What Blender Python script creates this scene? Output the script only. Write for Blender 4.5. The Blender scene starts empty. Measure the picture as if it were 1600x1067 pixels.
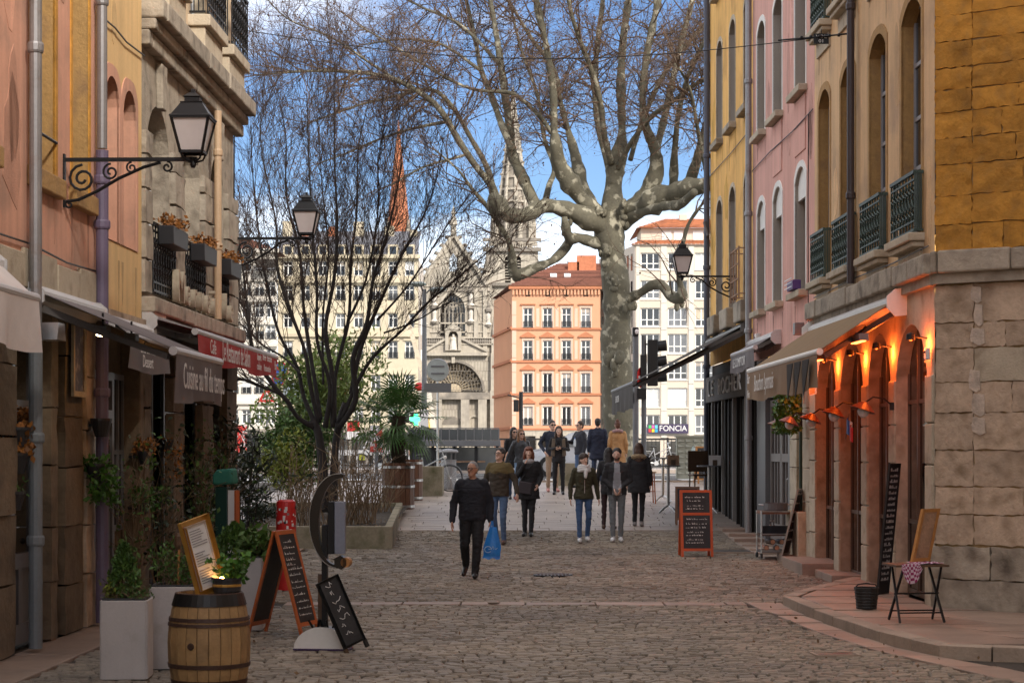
import bpy, bmesh, math, random
import numpy as np
from mathutils import Vector, Matrix, noise
from mathutils.geometry import tessellate_polygon
random.seed(7)
RND = random.Random(11)
R = math.radians
PI = math.pi
sc = bpy.context.scene
COL = sc.collection

# ---------------------------------------------------------------- camera
FPX, CX, HY, CZ = 3000.0, 800.0, 700.0, 2.0
cam_d = bpy.data.cameras.new('camera')
cam_d.sensor_width = 36.0
cam_d.lens = FPX / 1600.0 * 36.0
cam_d.shift_y = (HY - 533.5) / 1600.0
cam_d.clip_start = 0.2
cam_d.clip_end = 2000
cam_d.dof.use_dof = True
cam_d.dof.focus_distance = 34
cam_d.dof.aperture_fstop = 6.3
cam = bpy.data.objects.new('camera', cam_d)
COL.objects.link(cam)
cam.location = (0, 0, CZ)
cam.rotation_euler = (R(90), 0, 0)
sc.camera = cam

# ---------------------------------------------------------------- world, sun, exposure
SUN_AZ, SUN_EL = 150.0, 34.0       # compass-like: measured from +Y towards +X
world = bpy.data.worlds.new('World')
sc.world = world
world.use_nodes = True
nt = world.node_tree
nt.nodes.clear()
def wn(t, **k):
    n = nt.nodes.new(t)
    for a, b in k.items():
        setattr(n, a, b)
    return n
w_out = wn('ShaderNodeOutputWorld')
w_bg = wn('ShaderNodeBackground')
w_bg.inputs['Strength'].default_value = 0.10
w_sky = wn('ShaderNodeTexSky', sky_type='NISHITA', sun_disc=False)
w_sky.sun_elevation = R(SUN_EL)
w_sky.sun_rotation = R(SUN_AZ)
w_sky.air_density = 1.0
w_sky.dust_density = 0.4
w_sky.ozone_density = 3.0
w_tint = wn('ShaderNodeMix', data_type='RGBA', blend_type='MULTIPLY')
w_tint.inputs['Factor'].default_value = 1.0
w_tint.inputs['B'].default_value = (0.25, 0.285, 0.355, 1)
w_tc = wn('ShaderNodeTexCoord')
w_map = wn('ShaderNodeMapping')
w_map.inputs['Scale'].default_value = (1.0, 1.0, 2.3)
w_map.inputs['Location'].default_value = (11.02, 9.61, 9.10)
w_n1 = wn('ShaderNodeTexNoise')
w_n1.inputs['Scale'].default_value = 2.9
w_n1.inputs['Detail'].default_value = 9.0
w_n1.inputs['Roughness'].default_value = 0.58
w_rp = wn('ShaderNodeValToRGB')
w_rp.color_ramp.elements[0].position = 0.40
w_rp.color_ramp.elements[1].position = 0.84
w_cl = wn('ShaderNodeMix', data_type='RGBA', blend_type='MIX')
w_cl.inputs['B'].default_value = (13.0, 12.2, 11.0, 1)
L = nt.links.new
L(w_sky.outputs[0], w_tint.inputs['A'])
L(w_tint.outputs['Result'], w_cl.inputs['A'])
L(w_tc.outputs['Generated'], w_map.inputs['Vector'])
L(w_map.outputs[0], w_n1.inputs['Vector'])
L(w_n1.outputs[0], w_rp.inputs[0])
L(w_rp.outputs[0], w_cl.inputs['Factor'])
L(w_cl.outputs['Result'], w_bg.inputs['Color'])
L(w_bg.outputs[0], w_out.inputs[0])

sun_d = bpy.data.lights.new('sun', 'SUN')
sun_d.energy = 1.4
sun_d.angle = R(10)
sun_d.color = (1.0, 0.93, 0.83)
sun = bpy.data.objects.new('sun', sun_d)
COL.objects.link(sun)
sv = Vector((math.sin(R(SUN_AZ)) * math.cos(R(SUN_EL)), math.cos(R(SUN_AZ)) * math.cos(R(SUN_EL)), math.sin(R(SUN_EL))))
sun.location = sv * 100
sun.rotation_euler = sv.to_track_quat('Z', 'Y').to_euler()

sc.view_settings.view_transform = 'Standard'
sc.view_settings.look = 'None'
sc.view_settings.exposure = 2.0
sc.view_settings.gamma = 1
sc.view_settings.use_curve_mapping = False
sc.cycles.use_denoising = True
sc.cycles.max_bounces = 6
sc.cycles.diffuse_bounces = 4
sc.cycles.glossy_bounces = 3
sc.cycles.transmission_bounces = 4
sc.cycles.sample_clamp_indirect = 6

# ---------------------------------------------------------------- ground profile and pixel helpers
GP = [(-60, 0), (22, 0), (28.6, .06), (33, .12), (36, .19), (37.5, .29), (39.2, .40), (42, .55), (45, .70), (48.5, .84), (52, .98), (56, 1.08), (60, 1.13), (400, 1.13)]
GX = [a for a, b in GP]; GZ = [b for a, b in GP]
def g(Y):
    return float(np.interp(Y, GX, GZ))
def P(x, y, Y):
    return Vector(((x - CX) / FPX * Y, Y, CZ + (HY - y) / FPX * Y))
def PX(x, Y): return (x - CX) / FPX * Y
def PZ(y, Y): return CZ + (HY - y) / FPX * Y
def wallR(Y): return 5.437 - .01833 * Y
def wallL(Y): return -5.19 + .0233 * Y

# ---------------------------------------------------------------- materials
MATS = {}
def M(name, rgb, rough=.8, metal=0.0, var=.12, scale=2.0, fine=.08, fscale=30.0, bump=.0, bscale=40.0, rnd=0.0, tint=0.0, streak=0.0, c2=None, c2s=3.0, c2t=(.5, .7), emit=None, estr=0, spec=.5, alpha=None, trans=0.0, coat=0.0, sss=0.0):
    if name in MATS:
        return MATS[name]
    m = bpy.data.materials.new(name)
    m.use_nodes = True
    t = m.node_tree
    n = t.nodes; l = t.links.new
    b = n['Principled BSDF']
    b.inputs['Roughness'].default_value = rough
    b.inputs['Metallic'].default_value = metal
    b.inputs['Specular IOR Level'].default_value = spec
    if coat: b.inputs['Coat Weight'].default_value = coat
    if trans: b.inputs['Transmission Weight'].default_value = trans
    if emit is not None:
        b.inputs['Emission Color'].default_value = (*emit, 1)
        b.inputs['Emission Strength'].default_value = estr
    tc = n.new('ShaderNodeTexCoord')
    oi = n.new('ShaderNodeObjectInfo')
    ofs = n.new('ShaderNodeVectorMath'); ofs.operation = 'SCALE'
    ofs.inputs[0].default_value = (13.1, 7.7, 19.3)
    l(oi.outputs['Random'], ofs.inputs['Scale'])
    vec = n.new('ShaderNodeVectorMath'); vec.operation = 'ADD'
    l(tc.outputs['Object'], vec.inputs[0]); l(ofs.outputs[0], vec.inputs[1])
    def nz(s, det=4.0, v=None, ro=.55):
        q = n.new('ShaderNodeTexNoise')
        q.inputs['Scale'].default_value = s
        q.inputs['Detail'].default_value = det
        q.inputs['Roughness'].default_value = ro
        l(v or vec.outputs[0], q.inputs['Vector'])
        return q.outputs[0]
    def mad(x, a, c):
        q = n.new('ShaderNodeMath'); q.operation = 'MULTIPLY_ADD'
        l(x, q.inputs[0]); q.inputs[1].default_value = a; q.inputs[2].default_value = c
        return q.outputs[0]
    def add(x, y):
        q = n.new('ShaderNodeMath'); q.operation = 'ADD'
        l(x, q.inputs[0]); l(y, q.inputs[1]); return q.outputs[0]
    val = mad(nz(scale), 4 * var, 1 - 2 * var)
    if fine:
        val = add(val, mad(nz(fscale, 3.0), 4 * fine, -2 * fine))
    if rnd:
        val = add(val, mad(oi.outputs['Random'], 2 * rnd, -rnd))
    if tint:
        at = n.new('ShaderNodeAttribute'); at.attribute_name = 'tint'
        val = add(val, mad(at.outputs['Fac'], tint, 0))
    if streak:
        mp = n.new('ShaderNodeMapping'); mp.inputs['Scale'].default_value = (1, 1, .06)
        l(vec.outputs[0], mp.inputs['Vector'])
        val = add(val, mad(nz(5.0, 5.0, mp.outputs[0], .65), 4 * streak, -2 * streak))
    col = n.new('ShaderNodeMix'); col.data_type = 'RGBA'; col.blend_type = 'MIX'
    col.inputs['A'].default_value = (*rgb, 1)
    col.inputs['B'].default_value = (*(c2 or rgb), 1)
    col.inputs['Factor'].default_value = 0
    if c2:
        mr = n.new('ShaderNodeMapRange')
        mr.inputs['From Min'].default_value = c2t[0]; mr.inputs['From Max'].default_value = c2t[1]
        l(nz(c2s, 6.0), mr.inputs['Value']); l(mr.outputs[0], col.inputs['Factor'])
    vs = n.new('ShaderNodeVectorMath'); vs.operation = 'SCALE'
    l(col.outputs['Result'], vs.inputs[0]); l(val, vs.inputs['Scale'])
    l(vs.outputs[0], b.inputs['Base Color'])
    if alpha is not None: b.inputs['Alpha'].default_value = alpha
    if bump:
        bn = n.new('ShaderNodeBump'); bn.inputs['Strength'].default_value = bump
        bn.inputs['Distance'].default_value = .02
        l(nz(bscale, 6.0), bn.inputs['Height']); l(bn.outputs[0], b.inputs['Normal'])
    MATS[name] = m
    return m

# ---------------------------------------------------------------- mesh builder
class MB:
    def __init__(s):
        s.v = []; s.f = []; s.t = []; s.tint = 0.0; s.mi = []; s.m = 0
    def face(s, idx):
        s.f.append(tuple(idx)); s.t.append(s.tint); s.mi.append(s.m)
    def quad(s, a, b, c, d):
        i = len(s.v); s.v += [tuple(a), tuple(b), tuple(c), tuple(d)]; s.face((i, i+1, i+2, i+3))
    def tri(s, a, b, c):
        i = len(s.v); s.v += [tuple(a), tuple(b), tuple(c)]; s.face((i, i+1, i+2))
    def hexa(s, p):                     # 8 points: bottom 4 ccw, top 4 ccw
        i = len(s.v); s.v += [tuple(q) for q in p]
        for q in ((0, 3, 2, 1), (4, 5, 6, 7), (0, 1, 5, 4), (1, 2, 6, 5), (2, 3, 7, 6), (3, 0, 4, 7)):
            s.face([i + k for k in q])
        return s
    def box(s, x0, x1, y0, y1, z0, z1):
        return s.hexa([(x0, y0, z0), (x1, y0, z0), (x1, y1, z0), (x0, y1, z0), (x0, y0, z1), (x1, y0, z1), (x1, y1, z1), (x0, y1, z1)])
    def boxm(s, mat, sx, sy, sz):
        return s.hexa([mat @ Vector(q) for q in ((-sx, -sy, -sz), (sx, -sy, -sz), (sx, sy, -sz), (-sx, sy, -sz), (-sx, -sy, sz), (sx, -sy, sz), (sx, sy, sz), (-sx, sy, sz))])
    def bar(s, a, b, w, h, up=(0, 0, 1)):
        a = Vector(a); b = Vector(b); d = (b - a).normalized(); up = Vector(up)
        r = d.cross(up)
        if r.length < 1e-4: r = d.cross(Vector((0, 1, 0)))
        r.normalize(); u = r.cross(d)
        r *= w / 2; u *= h / 2
        return s.hexa([a - r - u, a + r - u, b + r - u, b - r - u, a - r + u, a + r + u, b + r + u, b - r + u])
    def tube(s, pts, rad, n=8, caps=True, flat=1.0):
        pts = [Vector(p) for p in pts]
        if not isinstance(rad, (list, tuple)): rad = [rad] * len(pts)
        base = len(s.v); pr = None
        for k, p in enumerate(pts):
            d = (pts[min(k + 1, len(pts) - 1)] - pts[max(k - 1, 0)])
            d = d.normalized() if d.length > 1e-9 else Vector((0, 0, 1))
            if pr is None:
                r = d.cross(Vector((0, 0, 1)))
                if r.length < .05: r = d.cross(Vector((0, 1, 0)))
            else:
                r = pr - d * pr.dot(d)
                if r.length < 1e-4: r = d.cross(Vector((1, 0, 0)))
            r.normalize(); u = d.cross(r); pr = r
            for j in range(n):
                a = 2 * PI * j / n
                s.v.append(tuple(p + (r * math.cos(a) + u * math.sin(a) * flat) * rad[k]))
        for k in range(len(pts) - 1):
            for j in range(n):
                a = base + k * n + j; b = base + k * n + (j + 1) % n
                s.face((a, b, b + n, a + n))
        if caps:
            s.face([base + j for j in range(n)][::-1])
            e = base + (len(pts) - 1) * n
            s.face([e + j for j in range(n)])
        return s
    def lathe(s, prof, n=16, c=(0, 0, 0), sx=1, sy=1, caps=True):
        base = len(s.v)
        for r, z in prof:
            for j in range(n):
                a = 2 * PI * j / n
                s.v.append((c[0] + r * sx * math.cos(a), c[1] + r * sy * math.sin(a), c[2] + z))
        for k in range(len(prof) - 1):
            for j in range(n):
                a = base + k * n + j; b = base + k * n + (j + 1) % n
                s.face((a, b, b + n, a + n))
        if caps:
            s.face([base + j for j in range(n)][::-1])
            e = base + (len(prof) - 1) * n
            s.face([e + j for j in range(n)])
        return s
    def ell(s, c, r, n=10, m=6, rot=None):
        base = len(s.v); c = Vector(c)
        def put(v):
            v = Vector(v)
            if rot is not None: v = rot @ v
            s.v.append(tuple(c + v))
        put((0, 0, -r[2]))
        for k in range(1, m):
            ph = -PI / 2 + PI * k / m
            for j in range(n):
                a = 2 * PI * j / n
                put((r[0] * math.cos(a) * math.cos(ph), r[1] * math.sin(a) * math.cos(ph), r[2] * math.sin(ph)))
        put((0, 0, r[2]))
        top = len(s.v) - 1
        for j in range(n):
            s.face((base, base + 1 + (j + 1) % n, base + 1 + j))
            s.face((top, top - n + j, top - n + (j + 1) % n))
        for k in range(m - 2):
            for j in range(n):
                a = base + 1 + k * n + j; b = base + 1 + k * n + (j + 1) % n
                s.face((a, b, b + n, a + n))
        return s
    def cap(s, a, b, ra, rb, n=10):        # capsule, closed
        a = Vector(a); b = Vector(b); d = b - a
        if d.length < 1e-6: return s.ell(a, (ra, ra, ra), n, 6)
        d.normalize(); pts = []; rr = []
        for q in (-.98, -.8, -.45): pts.append(a + d * q * ra); rr.append(ra * math.sqrt(1 - q * q))
        pts += [a, b]; rr += [ra, rb]
        for q in (.45, .8, .98): pts.append(b + d * q * rb); rr.append(rb * math.sqrt(1 - q * q))
        return s.tube(pts, rr, n)
    def prism(s, poly, y0, y1):            # polygon in x,z extruded along y
        n = len(poly); i = len(s.v)
        s.v += [(x, y1, z) for x, z in poly] + [(x, y0, z) for x, z in poly]
        s.face([i + k for k in range(n)]); s.face([i + n + k for k in range(n)][::-1])
        for k in range(n):
            q = (k + 1) % n
            s.face((i + k, i + n + k, i + n + q, i + q))
        return s
    def sheet(s, outer, holes, y=0.0):     # polygon with holes in x,z at depth y
        loops = [[Vector((u, z, 0)) for u, z in outer]] + [[Vector((u, z, 0)) for u, z in h] for h in holes]
        i = len(s.v)
        for lp in loops: s.v += [(p.x, y, p.y) for p in lp]
        for a, b, c in tessellate_polygon(loops): s.face((i + a, i + b, i + c))
        return s
    def reveal(s, poly, y0, y1):
        n = len(poly)
        for k in range(n):
            (u, z), (w, q) = poly[k], poly[(k + 1) % n]
            s.quad((u, y0, z), (w, y0, q), (w, y1, q), (u, y1, z))
        return s
    def ring(s, outer, hole, y0, y1):      # flat ring with thickness
        s.sheet(outer, [hole], y1); s.reveal(outer, y0, y1); s.reveal(hole, y0, y1); return s
    def leaf(s, p, size, up=.3, asp=.5, rg=RND):
        a = Vector((rg.gauss(0, 1), rg.gauss(0, 1), rg.gauss(0, 1) + up)).normalized()
        b = a.cross(Vector((rg.gauss(0, 1), rg.gauss(0, 1), rg.gauss(0, 1)))).normalized()
        q = size * rg.uniform(.65, 1.35); s.tint = rg.uniform(-1, 1)
        p = Vector(p)
        s.quad(p, p + a * q * .5 + b * q * asp * .5, p + a * q, p + a * q * .5 - b * q * asp * .5)
    def mesh(s, name, mats):
        me = bpy.data.meshes.new(name)
        me.from_pydata(s.v, [], s.f)
        for m in (mats if isinstance(mats, (list, tuple)) else [mats]): me.materials.append(m)
        if any(s.t):
            at = me.attributes.new('tint', 'FLOAT', 'FACE'); at.data.foreach_set('value', s.t)
        if any(s.mi): me.polygons.foreach_set('material_index', s.mi)
        return me
    def build(s, name, mat, parent=None, smooth=False, bevel=0, kind=None, world=False, loc=None, rot=None, label=None):
        if world and parent is not None:
            inv = ROOTM[parent.name].inverted()
            s.v = [tuple(inv @ Vector(q)) for q in s.v]
        me = s.mesh(name, mat)
        if smooth: me.polygons.foreach_set('use_smooth', [True] * len(me.polygons))
        o = bpy.data.objects.new(name, me)
        COL.objects.link(o)
        if parent is not None: o.parent = parent
        if loc is not None: o.location = loc
        if rot is not None: o.rotation_euler = rot
        if bevel:
            bv = o.modifiers.new('bevel', 'BEVEL'); bv.width = bevel; bv.segments = 2; bv.limit_method = 'ANGLE'
        if kind: o['kind'] = kind
        if label: o['label'] = label
        return o
ROOTM = {}
def tag(o, label, cat, group=None):
    o['label'] = label; o['category'] = cat
    if group: o['group'] = group
    return o
def T(name, label, cat, loc=(0, 0, 0), rz=0.0, group=None, sc_=1.0, rx=0.0, ry=0.0):
    o = bpy.data.objects.new(name, None)
    COL.objects.link(o)
    o.empty_display_size = .1
    o.location = loc; o.rotation_euler = (rx, ry, rz)
    if sc_ != 1.0: o.scale = (sc_, sc_, sc_)
    from mathutils import Euler
    ROOTM[o.name] = Matrix.LocRotScale(Vector(loc), Euler((rx, ry, rz)), Vector((sc_, sc_, sc_)))
    return tag(o, label, cat, group)
def link(name, me, parent, loc=(0, 0, 0), rot=(0, 0, 0), scale=(1, 1, 1), label=None):
    o = bpy.data.objects.new(name, me)
    COL.objects.link(o); o.parent = parent
    o.location = loc; o.rotation_euler = rot; o.scale = scale
    if label: o['label'] = label
    return o
def dup(root, loc, rz=None, label=None, scale=None):
    r = root.copy(); COL.objects.link(r); r.location = loc
    if rz is not None: r.rotation_euler = (0, 0, rz)
    if scale: r.scale = (scale, scale, scale)
    if label: r['label'] = label
    for ch in list(root.children):
        c = ch.copy(); COL.objects.link(c); c.parent = r
        for q in list(ch.children):
            d = q.copy(); COL.objects.link(d); d.parent = c
    ROOTM[r.name] = Matrix.LocRotScale(Vector(loc), r.rotation_euler, r.scale)
    return r
def arch(u0, u1, z0, z1, rise=0.0, n=8):
    if rise <= 0: return [(u0, z0), (u1, z0), (u1, z1), (u0, z1)]
    w = (u1 - u0) / 2; rad = (w * w + rise * rise) / (2 * rise); cz = z1 - rad; cu = (u0 + u1) / 2
    a = math.asin(min(1, w / rad))
    if rise > w: a = PI - a
    pts = [(u0, z0), (u1, z0)]
    for k in range(n + 1):
        q = a - 2 * a * k / n
        pts.append((cu + rad * math.sin(q), cz + rad * math.cos(q)))
    return pts
def text_mb(txt, size, mat, name, parent, loc, rot, sx=1.0, depth=0.0, align='CENTER', shear=0.0):
    cu = bpy.data.curves.new('t', 'FONT'); cu.body = txt; cu.size = size; cu.align_x = align; cu.align_y = 'CENTER'
    cu.extrude = depth; cu.shear = shear; cu.resolution_u = 3
    ob = bpy.data.objects.new('t', cu); COL.objects.link(ob)
    me = bpy.data.meshes.new_from_object(ob)
    bpy.data.objects.remove(ob); bpy.data.curves.remove(cu)
    me.name = name; me.materials.clear(); me.materials.append(mat)
    return link(name, me, parent, loc, rot, (sx, 1, 1))
# an upright facade: local x along the wall, local y out of the wall, local z up
class Fr:
    def __init__(s, name, label, cat, o, d, group=None):
        s.o = Vector((o[0], o[1], 0)); s.ang = math.atan2(d[1], d[0])
        s.root = T(name, label, cat, s.o, s.ang, group)
        s.U = Vector((math.cos(s.ang), math.sin(s.ang), 0)); s.N = Vector((-s.U.y, s.U.x, 0))
    def pix(s, x, y, n=0.0):
        D = Vector(((x - CX) / FPX, 1, (HY - y) / FPX)); o = s.o + s.N * n
        t = o.dot(s.N) / D.dot(s.N)
        p = D * t
        return (p - s.o).dot(s.U), p.z + CZ
    def w(s, u, n, z): return s.o + s.U * u + s.N * n + Vector((0, 0, z))
PANES = {}
def pane_mesh(w, h, mat):
    k = (round(w, 2), round(h, 2), mat.name)
    if k not in PANES:
        PANES[k] = MB().box(-w / 2, w / 2, -.006, .006, -h / 2, h / 2).mesh('pane', mat)
    return PANES[k]
def window(root, u0, u1, z0, z1, d, fm, gm, cols=2, rows=3, bar=.06, split=None, y=None):
    y = -d if y is None else y
    b = MB(); th = .05
    b.box(u0, u0 + bar, y, y + th, z0, z1); b.box(u1 - bar, u1, y, y + th, z0, z1)
    b.box(u0 + bar, u1 - bar, y, y + th, z0, z0 + bar); b.box(u0 + bar, u1 - bar, y, y + th, z1 - bar, z1)
    iw = (u1 - u0 - 2 * bar); ih = (z1 - z0 - 2 * bar); mb_ = bar * .7
    us = [u0 + bar + iw * k / cols for k in range(cols + 1)]
    zs = [z0 + bar + ih * k / rows for k in range(rows + 1)] if split is None else [z0 + bar + ih * q for q in split]
    for k in us[1:-1]: b.box(k - mb_ / 2, k + mb_ / 2, y + .004, y + th + .006, z0 + bar, z1 - bar)
    for i, k in enumerate(zs[1:-1]):
        for a, c in zip(us[:-1], us[1:]):
            b.box(a + (mb_ / 2 if a > us[0] else 0), c - (mb_ / 2 if c < us[-1] else 0), y + .002, y + th - .004, k - mb_ / 2, k + mb_ / 2)
    o = b.build('window', fm, root)
    for a, c in zip(us[:-1], us[1:]):
        for e, f in zip(zs[:-1], zs[1:]):
            link('pane', pane_mesh(c - a, f - e, gm), o, ((a + c) / 2, y + .02, (e + f) / 2))
    return o
# ---------------------------------------------------------------- the palette
m_pinkL = M('salmon_plaster', (.60, .315, .215), .9, var=.15, scale=.9, fine=.05, streak=.17, bump=.12, bscale=60, c2=(.42, .24, .17), c2s=1.6)
m_yelL = M('apricot_plaster', (.64, .43, .20), .9, var=.13, scale=.9, fine=.05, streak=.15, bump=.1, bscale=60)
m_beigeL = M('cream_plaster', (.55, .42, .28), .9, var=.1, scale=1.5, streak=.1, bump=.1)
m_beigeR = M('peach_plaster', (.64, .425, .23), .9, var=.13, scale=.8, fine=.05, streak=.18, bump=.12, bscale=50, c2=(.46, .31, .19), c2s=1.3)
m_pinkR = M('rose_plaster', (.64, .35, .29), .9, var=.11, scale=.8, fine=.04, streak=.15, bump=.1, bscale=60)
m_yelR = M('yellow_ochre_plaster', (.73, .42, .12), .9, var=.14, scale=.8, fine=.04, streak=.18, bump=.1, bscale=60, c2=(.52, .28, .08), c2s=1.2)
m_ochre = M('ochre_sandstone', (.52, .25, .04), .92, var=.26, scale=2.6, fine=.16, fscale=14, bump=.8, bscale=16, rnd=.16, c2=(.30, .16, .045), c2s=7, c2t=(.5, .8))
m_mortar = M('lime_mortar', (.33, .225, .11), .95, var=.2, fine=.12, bump=.5)
m_lime = M('grey_limestone', (.48, .365, .265), .92, var=.24, scale=2.4, fine=.14, fscale=16, bump=.8, bscale=18, rnd=.14, c2=(.20, .14, .085), c2s=4, c2t=(.5, .76))
m_limed = M('weathered_limestone', (.36, .31, .245), .92, var=.25, scale=2.0, fine=.14, fscale=14, bump=.7, bscale=20, rnd=.12, c2=(.13, .105, .08), c2s=3.5, c2t=(.5, .72))
m_brst = M('brown_ground_floor_stone', (.165, .12, .078), .92, var=.25, scale=2.2, fine=.14, fscale=14, bump=.7, bscale=18, rnd=.15, c2=(.10, .075, .05), c2s=3, c2t=(.5, .72))
m_limel = M('pale_limestone', (.47, .40, .30), .9, var=.16, scale=2.0, fine=.08, bump=.4, rnd=.08, c2=(.30, .24, .17), c2s=4)
m_reveal = M('ochre_reveal_stone', (.40, .235, .085), .9, var=.25, scale=3, fine=.1, bump=.5, bscale=20, c2=(.22, .13, .06), c2s=3)
m_white = M('white_paint', (.74, .72, .68), .6, var=.05, fine=.03)
m_whitef = M('white_window_paint', (.66, .66, .66), .55, var=.05, fine=.02)
m_greyf = M('grey_window_paint', (.30, .31, .34), .55, var=.08, fine=.03)
m_brownf = M('brown_window_paint', (.12, .08, .055), .55, var=.1)
m_shut = M('taupe_shutter_paint', (.36, .31, .26), .7, var=.07, fine=.03)
m_glass = M('window_glass', (.018, .022, .028), .06, var=.3, scale=.7, fine=0, spec=.6)
m_glassw = M('window_glass_with_net_curtain', (.12, .125, .135), .12, var=.3, scale=1.4, fine=.03, spec=.6)
m_glassd = M('shop_glass', (.012, .010, .009), .04, var=.3, scale=.8, fine=0, spec=.6)
m_iron = M('black_iron', (.012, .012, .013), .45, metal=.3, var=.2)
m_greeni = M('verdigris_iron', (.035, .062, .05), .55, var=.3, scale=8, fine=.15)
m_zinc = M('zinc_pipe', (.27, .26, .26), .42, metal=.5, var=.15, scale=3, c2=(.20, .12, .09), c2s=2.5, c2t=(.58, .75))
m_dkpipe = M('dark_brown_pipe', (.045, .032, .034), .5, var=.15)
m_purp = M('violet_grey_pipe', (.135, .105, .165), .5, var=.14, scale=3, fine=.05)
m_bgpipe = M('sand_pipe', (.50, .35, .22), .55, var=.08)
m_steel = M('brushed_steel', (.55, .55, .55), .28, metal=1.0, var=.08)
m_grey = M('grey_metal_paint', (.12, .12, .125), .45, var=.1)
m_aw_grey = M('grey_awning_cloth', (.155, .135, .135), .85, var=.1, scale=3, fine=.05, fscale=60)
m_aw_dk = M('dark_awning_cloth', (.05, .042, .036), .85, var=.12, scale=3, fine=.05, fscale=60)
m_aw_tan = M('tan_awning_cloth', (.20, .12, .05), .85, var=.1, scale=3, fine=.05, fscale=60)
m_aw_brn = M('brown_valance_cloth', (.25, .155, .085), .85, var=.12, scale=3, fine=.05, fscale=60)
m_aw_red = M('red_awning_cloth', (.40, .022, .018), .8, var=.1, scale=2.5, fine=.05, fscale=60)
m_aw_wht = M('off_white_awning_cloth', (.62, .56, .53), .85, var=.08, scale=3, fine=.03)
m_awbar = M('light_grey_awning_bar', (.50, .48, .47), .4, var=.05)
m_letter = M('white_lettering', (.72, .70, .67), .7, var=.05, fine=0)
m_chalk = M('chalk_white', (.55, .55, .52), .9, var=.4, scale=18, fine=.2)
m_slate = M('black_chalkboard', (.018, .019, .021), .6, var=.3, scale=6, fine=.15, c2=(.05, .05, .052), c2s=7, c2t=(.5, .9))
m_owood = M('orange_stained_wood', (.42, .10, .022), .5, var=.15, scale=6, fine=.1, fscale=40, coat=.2)
m_lwood = M('honey_wood', (.42, .19, .055), .5, var=.15, scale=6, fine=.1)
m_dwood = M('dark_wood', (.085, .045, .022), .55, var=.2, scale=6, fine=.1)
m_oldwood = M('weathered_wood', (.36, .22, .14), .8, var=.25, scale=7, fine=.15, bump=.4, streak=.2)
m_oak = M('oak_staves', (.33, .20, .085), .65, var=.22, scale=4, fine=.1, fscale=25, streak=.25, bump=.3, rnd=.16, c2=(.13, .085, .045), c2s=3.0, c2t=(.56, .8))
m_hoop = M('rusty_barrel_hoop', (.075, .042, .032), .6, metal=.4, var=.25, scale=5, fine=.15)
m_cask = M('brown_cask_staves', (.14, .06, .028), .5, var=.2, scale=3, rnd=.14, fine=.1)
m_planter = M('pale_grey_planter', (.46, .42, .40), .65, var=.10, scale=3, fine=.05, fscale=80, bump=.1, c2=(.33, .29, .25), c2s=4, c2t=(.55, .8), streak=.08)
m_concrete = M('mossy_concrete', (.27, .235, .165), .92, var=.2, scale=2, fine=.12, bump=.4, c2=(.11, .105, .05), c2s=2.5, c2t=(.48, .72))
m_soil = M('dark_soil', (.055, .042, .03), .95, var=.3, scale=8, fine=.2, bump=.8)
m_cobble = M('granite_setts', (.225, .185, .138), .6, var=.22, scale=.4, fine=.14, fscale=26, bump=.35, bscale=40, rnd=.2, tint=.30, c2=(.15, .125, .10), c2s=.55, c2t=(.44, .7), spec=.45)
m_grit = M('dark_joint_grit', (.045, .036, .028), .95, var=.25, scale=4, fine=.2, bump=.6)
m_slab = M('pinkish_paving_slab', (.30, .215, .165), .55, var=.16, scale=1.6, fine=.08, fscale=22, bump=.2, rnd=.13, spec=.5, c2=(.19, .14, .11), c2s=1.2)
m_slabp = M('pale_plaza_slab', (.31, .255, .215), .5, var=.14, scale=.8, fine=.07, fscale=18, bump=.15, rnd=.10, tint=.16, spec=.5)
m_kerb = M('kerb_stone', (.30, .235, .18), .75, var=.2, scale=3, fine=.1, bump=.4, rnd=.12)
m_asph = M('asphalt', (.075, .07, .068), .85, var=.15, scale=.6, fine=.15, fscale=40, bump=.3)
m_mark = M('white_road_paint', (.70, .69, .66), .7, var=.12, scale=4, fine=.1)
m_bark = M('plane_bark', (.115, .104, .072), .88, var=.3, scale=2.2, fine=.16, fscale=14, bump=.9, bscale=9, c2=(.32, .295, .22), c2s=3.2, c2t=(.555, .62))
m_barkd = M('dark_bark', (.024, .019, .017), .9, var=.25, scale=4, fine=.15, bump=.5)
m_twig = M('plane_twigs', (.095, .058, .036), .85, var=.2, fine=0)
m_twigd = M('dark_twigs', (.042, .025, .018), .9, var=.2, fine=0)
m_seed = M('brown_seed_balls', (.10, .048, .022), .9, var=.2, tint=.4, fine=0)
m_leaf = M('mid_green_leaves', (.055, .115, .018), .6, var=.2, scale=2, fine=0, tint=.45)
m_leafb = M('bright_green_leaves', (.055, .15, .018), .55, var=.2, scale=2, fine=0, tint=.45)
m_leafd = M('dark_green_leaves', (.020, .036, .014), .55, var=.2, scale=2, fine=0, tint=.5)
m_leafy = M('yellow_green_leaves', (.17, .20, .02), .6, var=.2, scale=2, fine=0, tint=.45)
m_leafo = M('orange_brown_leaves', (.26, .10, .018), .7, var=.2, scale=2, fine=0, tint=.5)
m_bamboo = M('bamboo_leaves', (.17, .23, .05), .6, var=.2, scale=1.4, fine=0, tint=.5)
m_dry = M('dry_stems', (.17, .115, .065), .85, var=.2, fine=0, tint=.3)
m_frond = M('palm_frond', (.055, .135, .022), .5, var=.2, scale=3, fine=0, tint=.4)
m_palmt = M('palm_fibre', (.05, .036, .022), .95, var=.3, scale=8, fine=.2, bump=1.0)
m_pot = M('dark_plastic_pot', (.024, .024, .027), .5, var=.15)
m_terra = M('terracotta', (.42, .23, .135), .8, var=.12, fine=.06, bump=.2)
m_opal = M('opal_lamp_glass', (.70, .64, .62), .35, var=.06, scale=6, fine=0, spec=.4)
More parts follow.
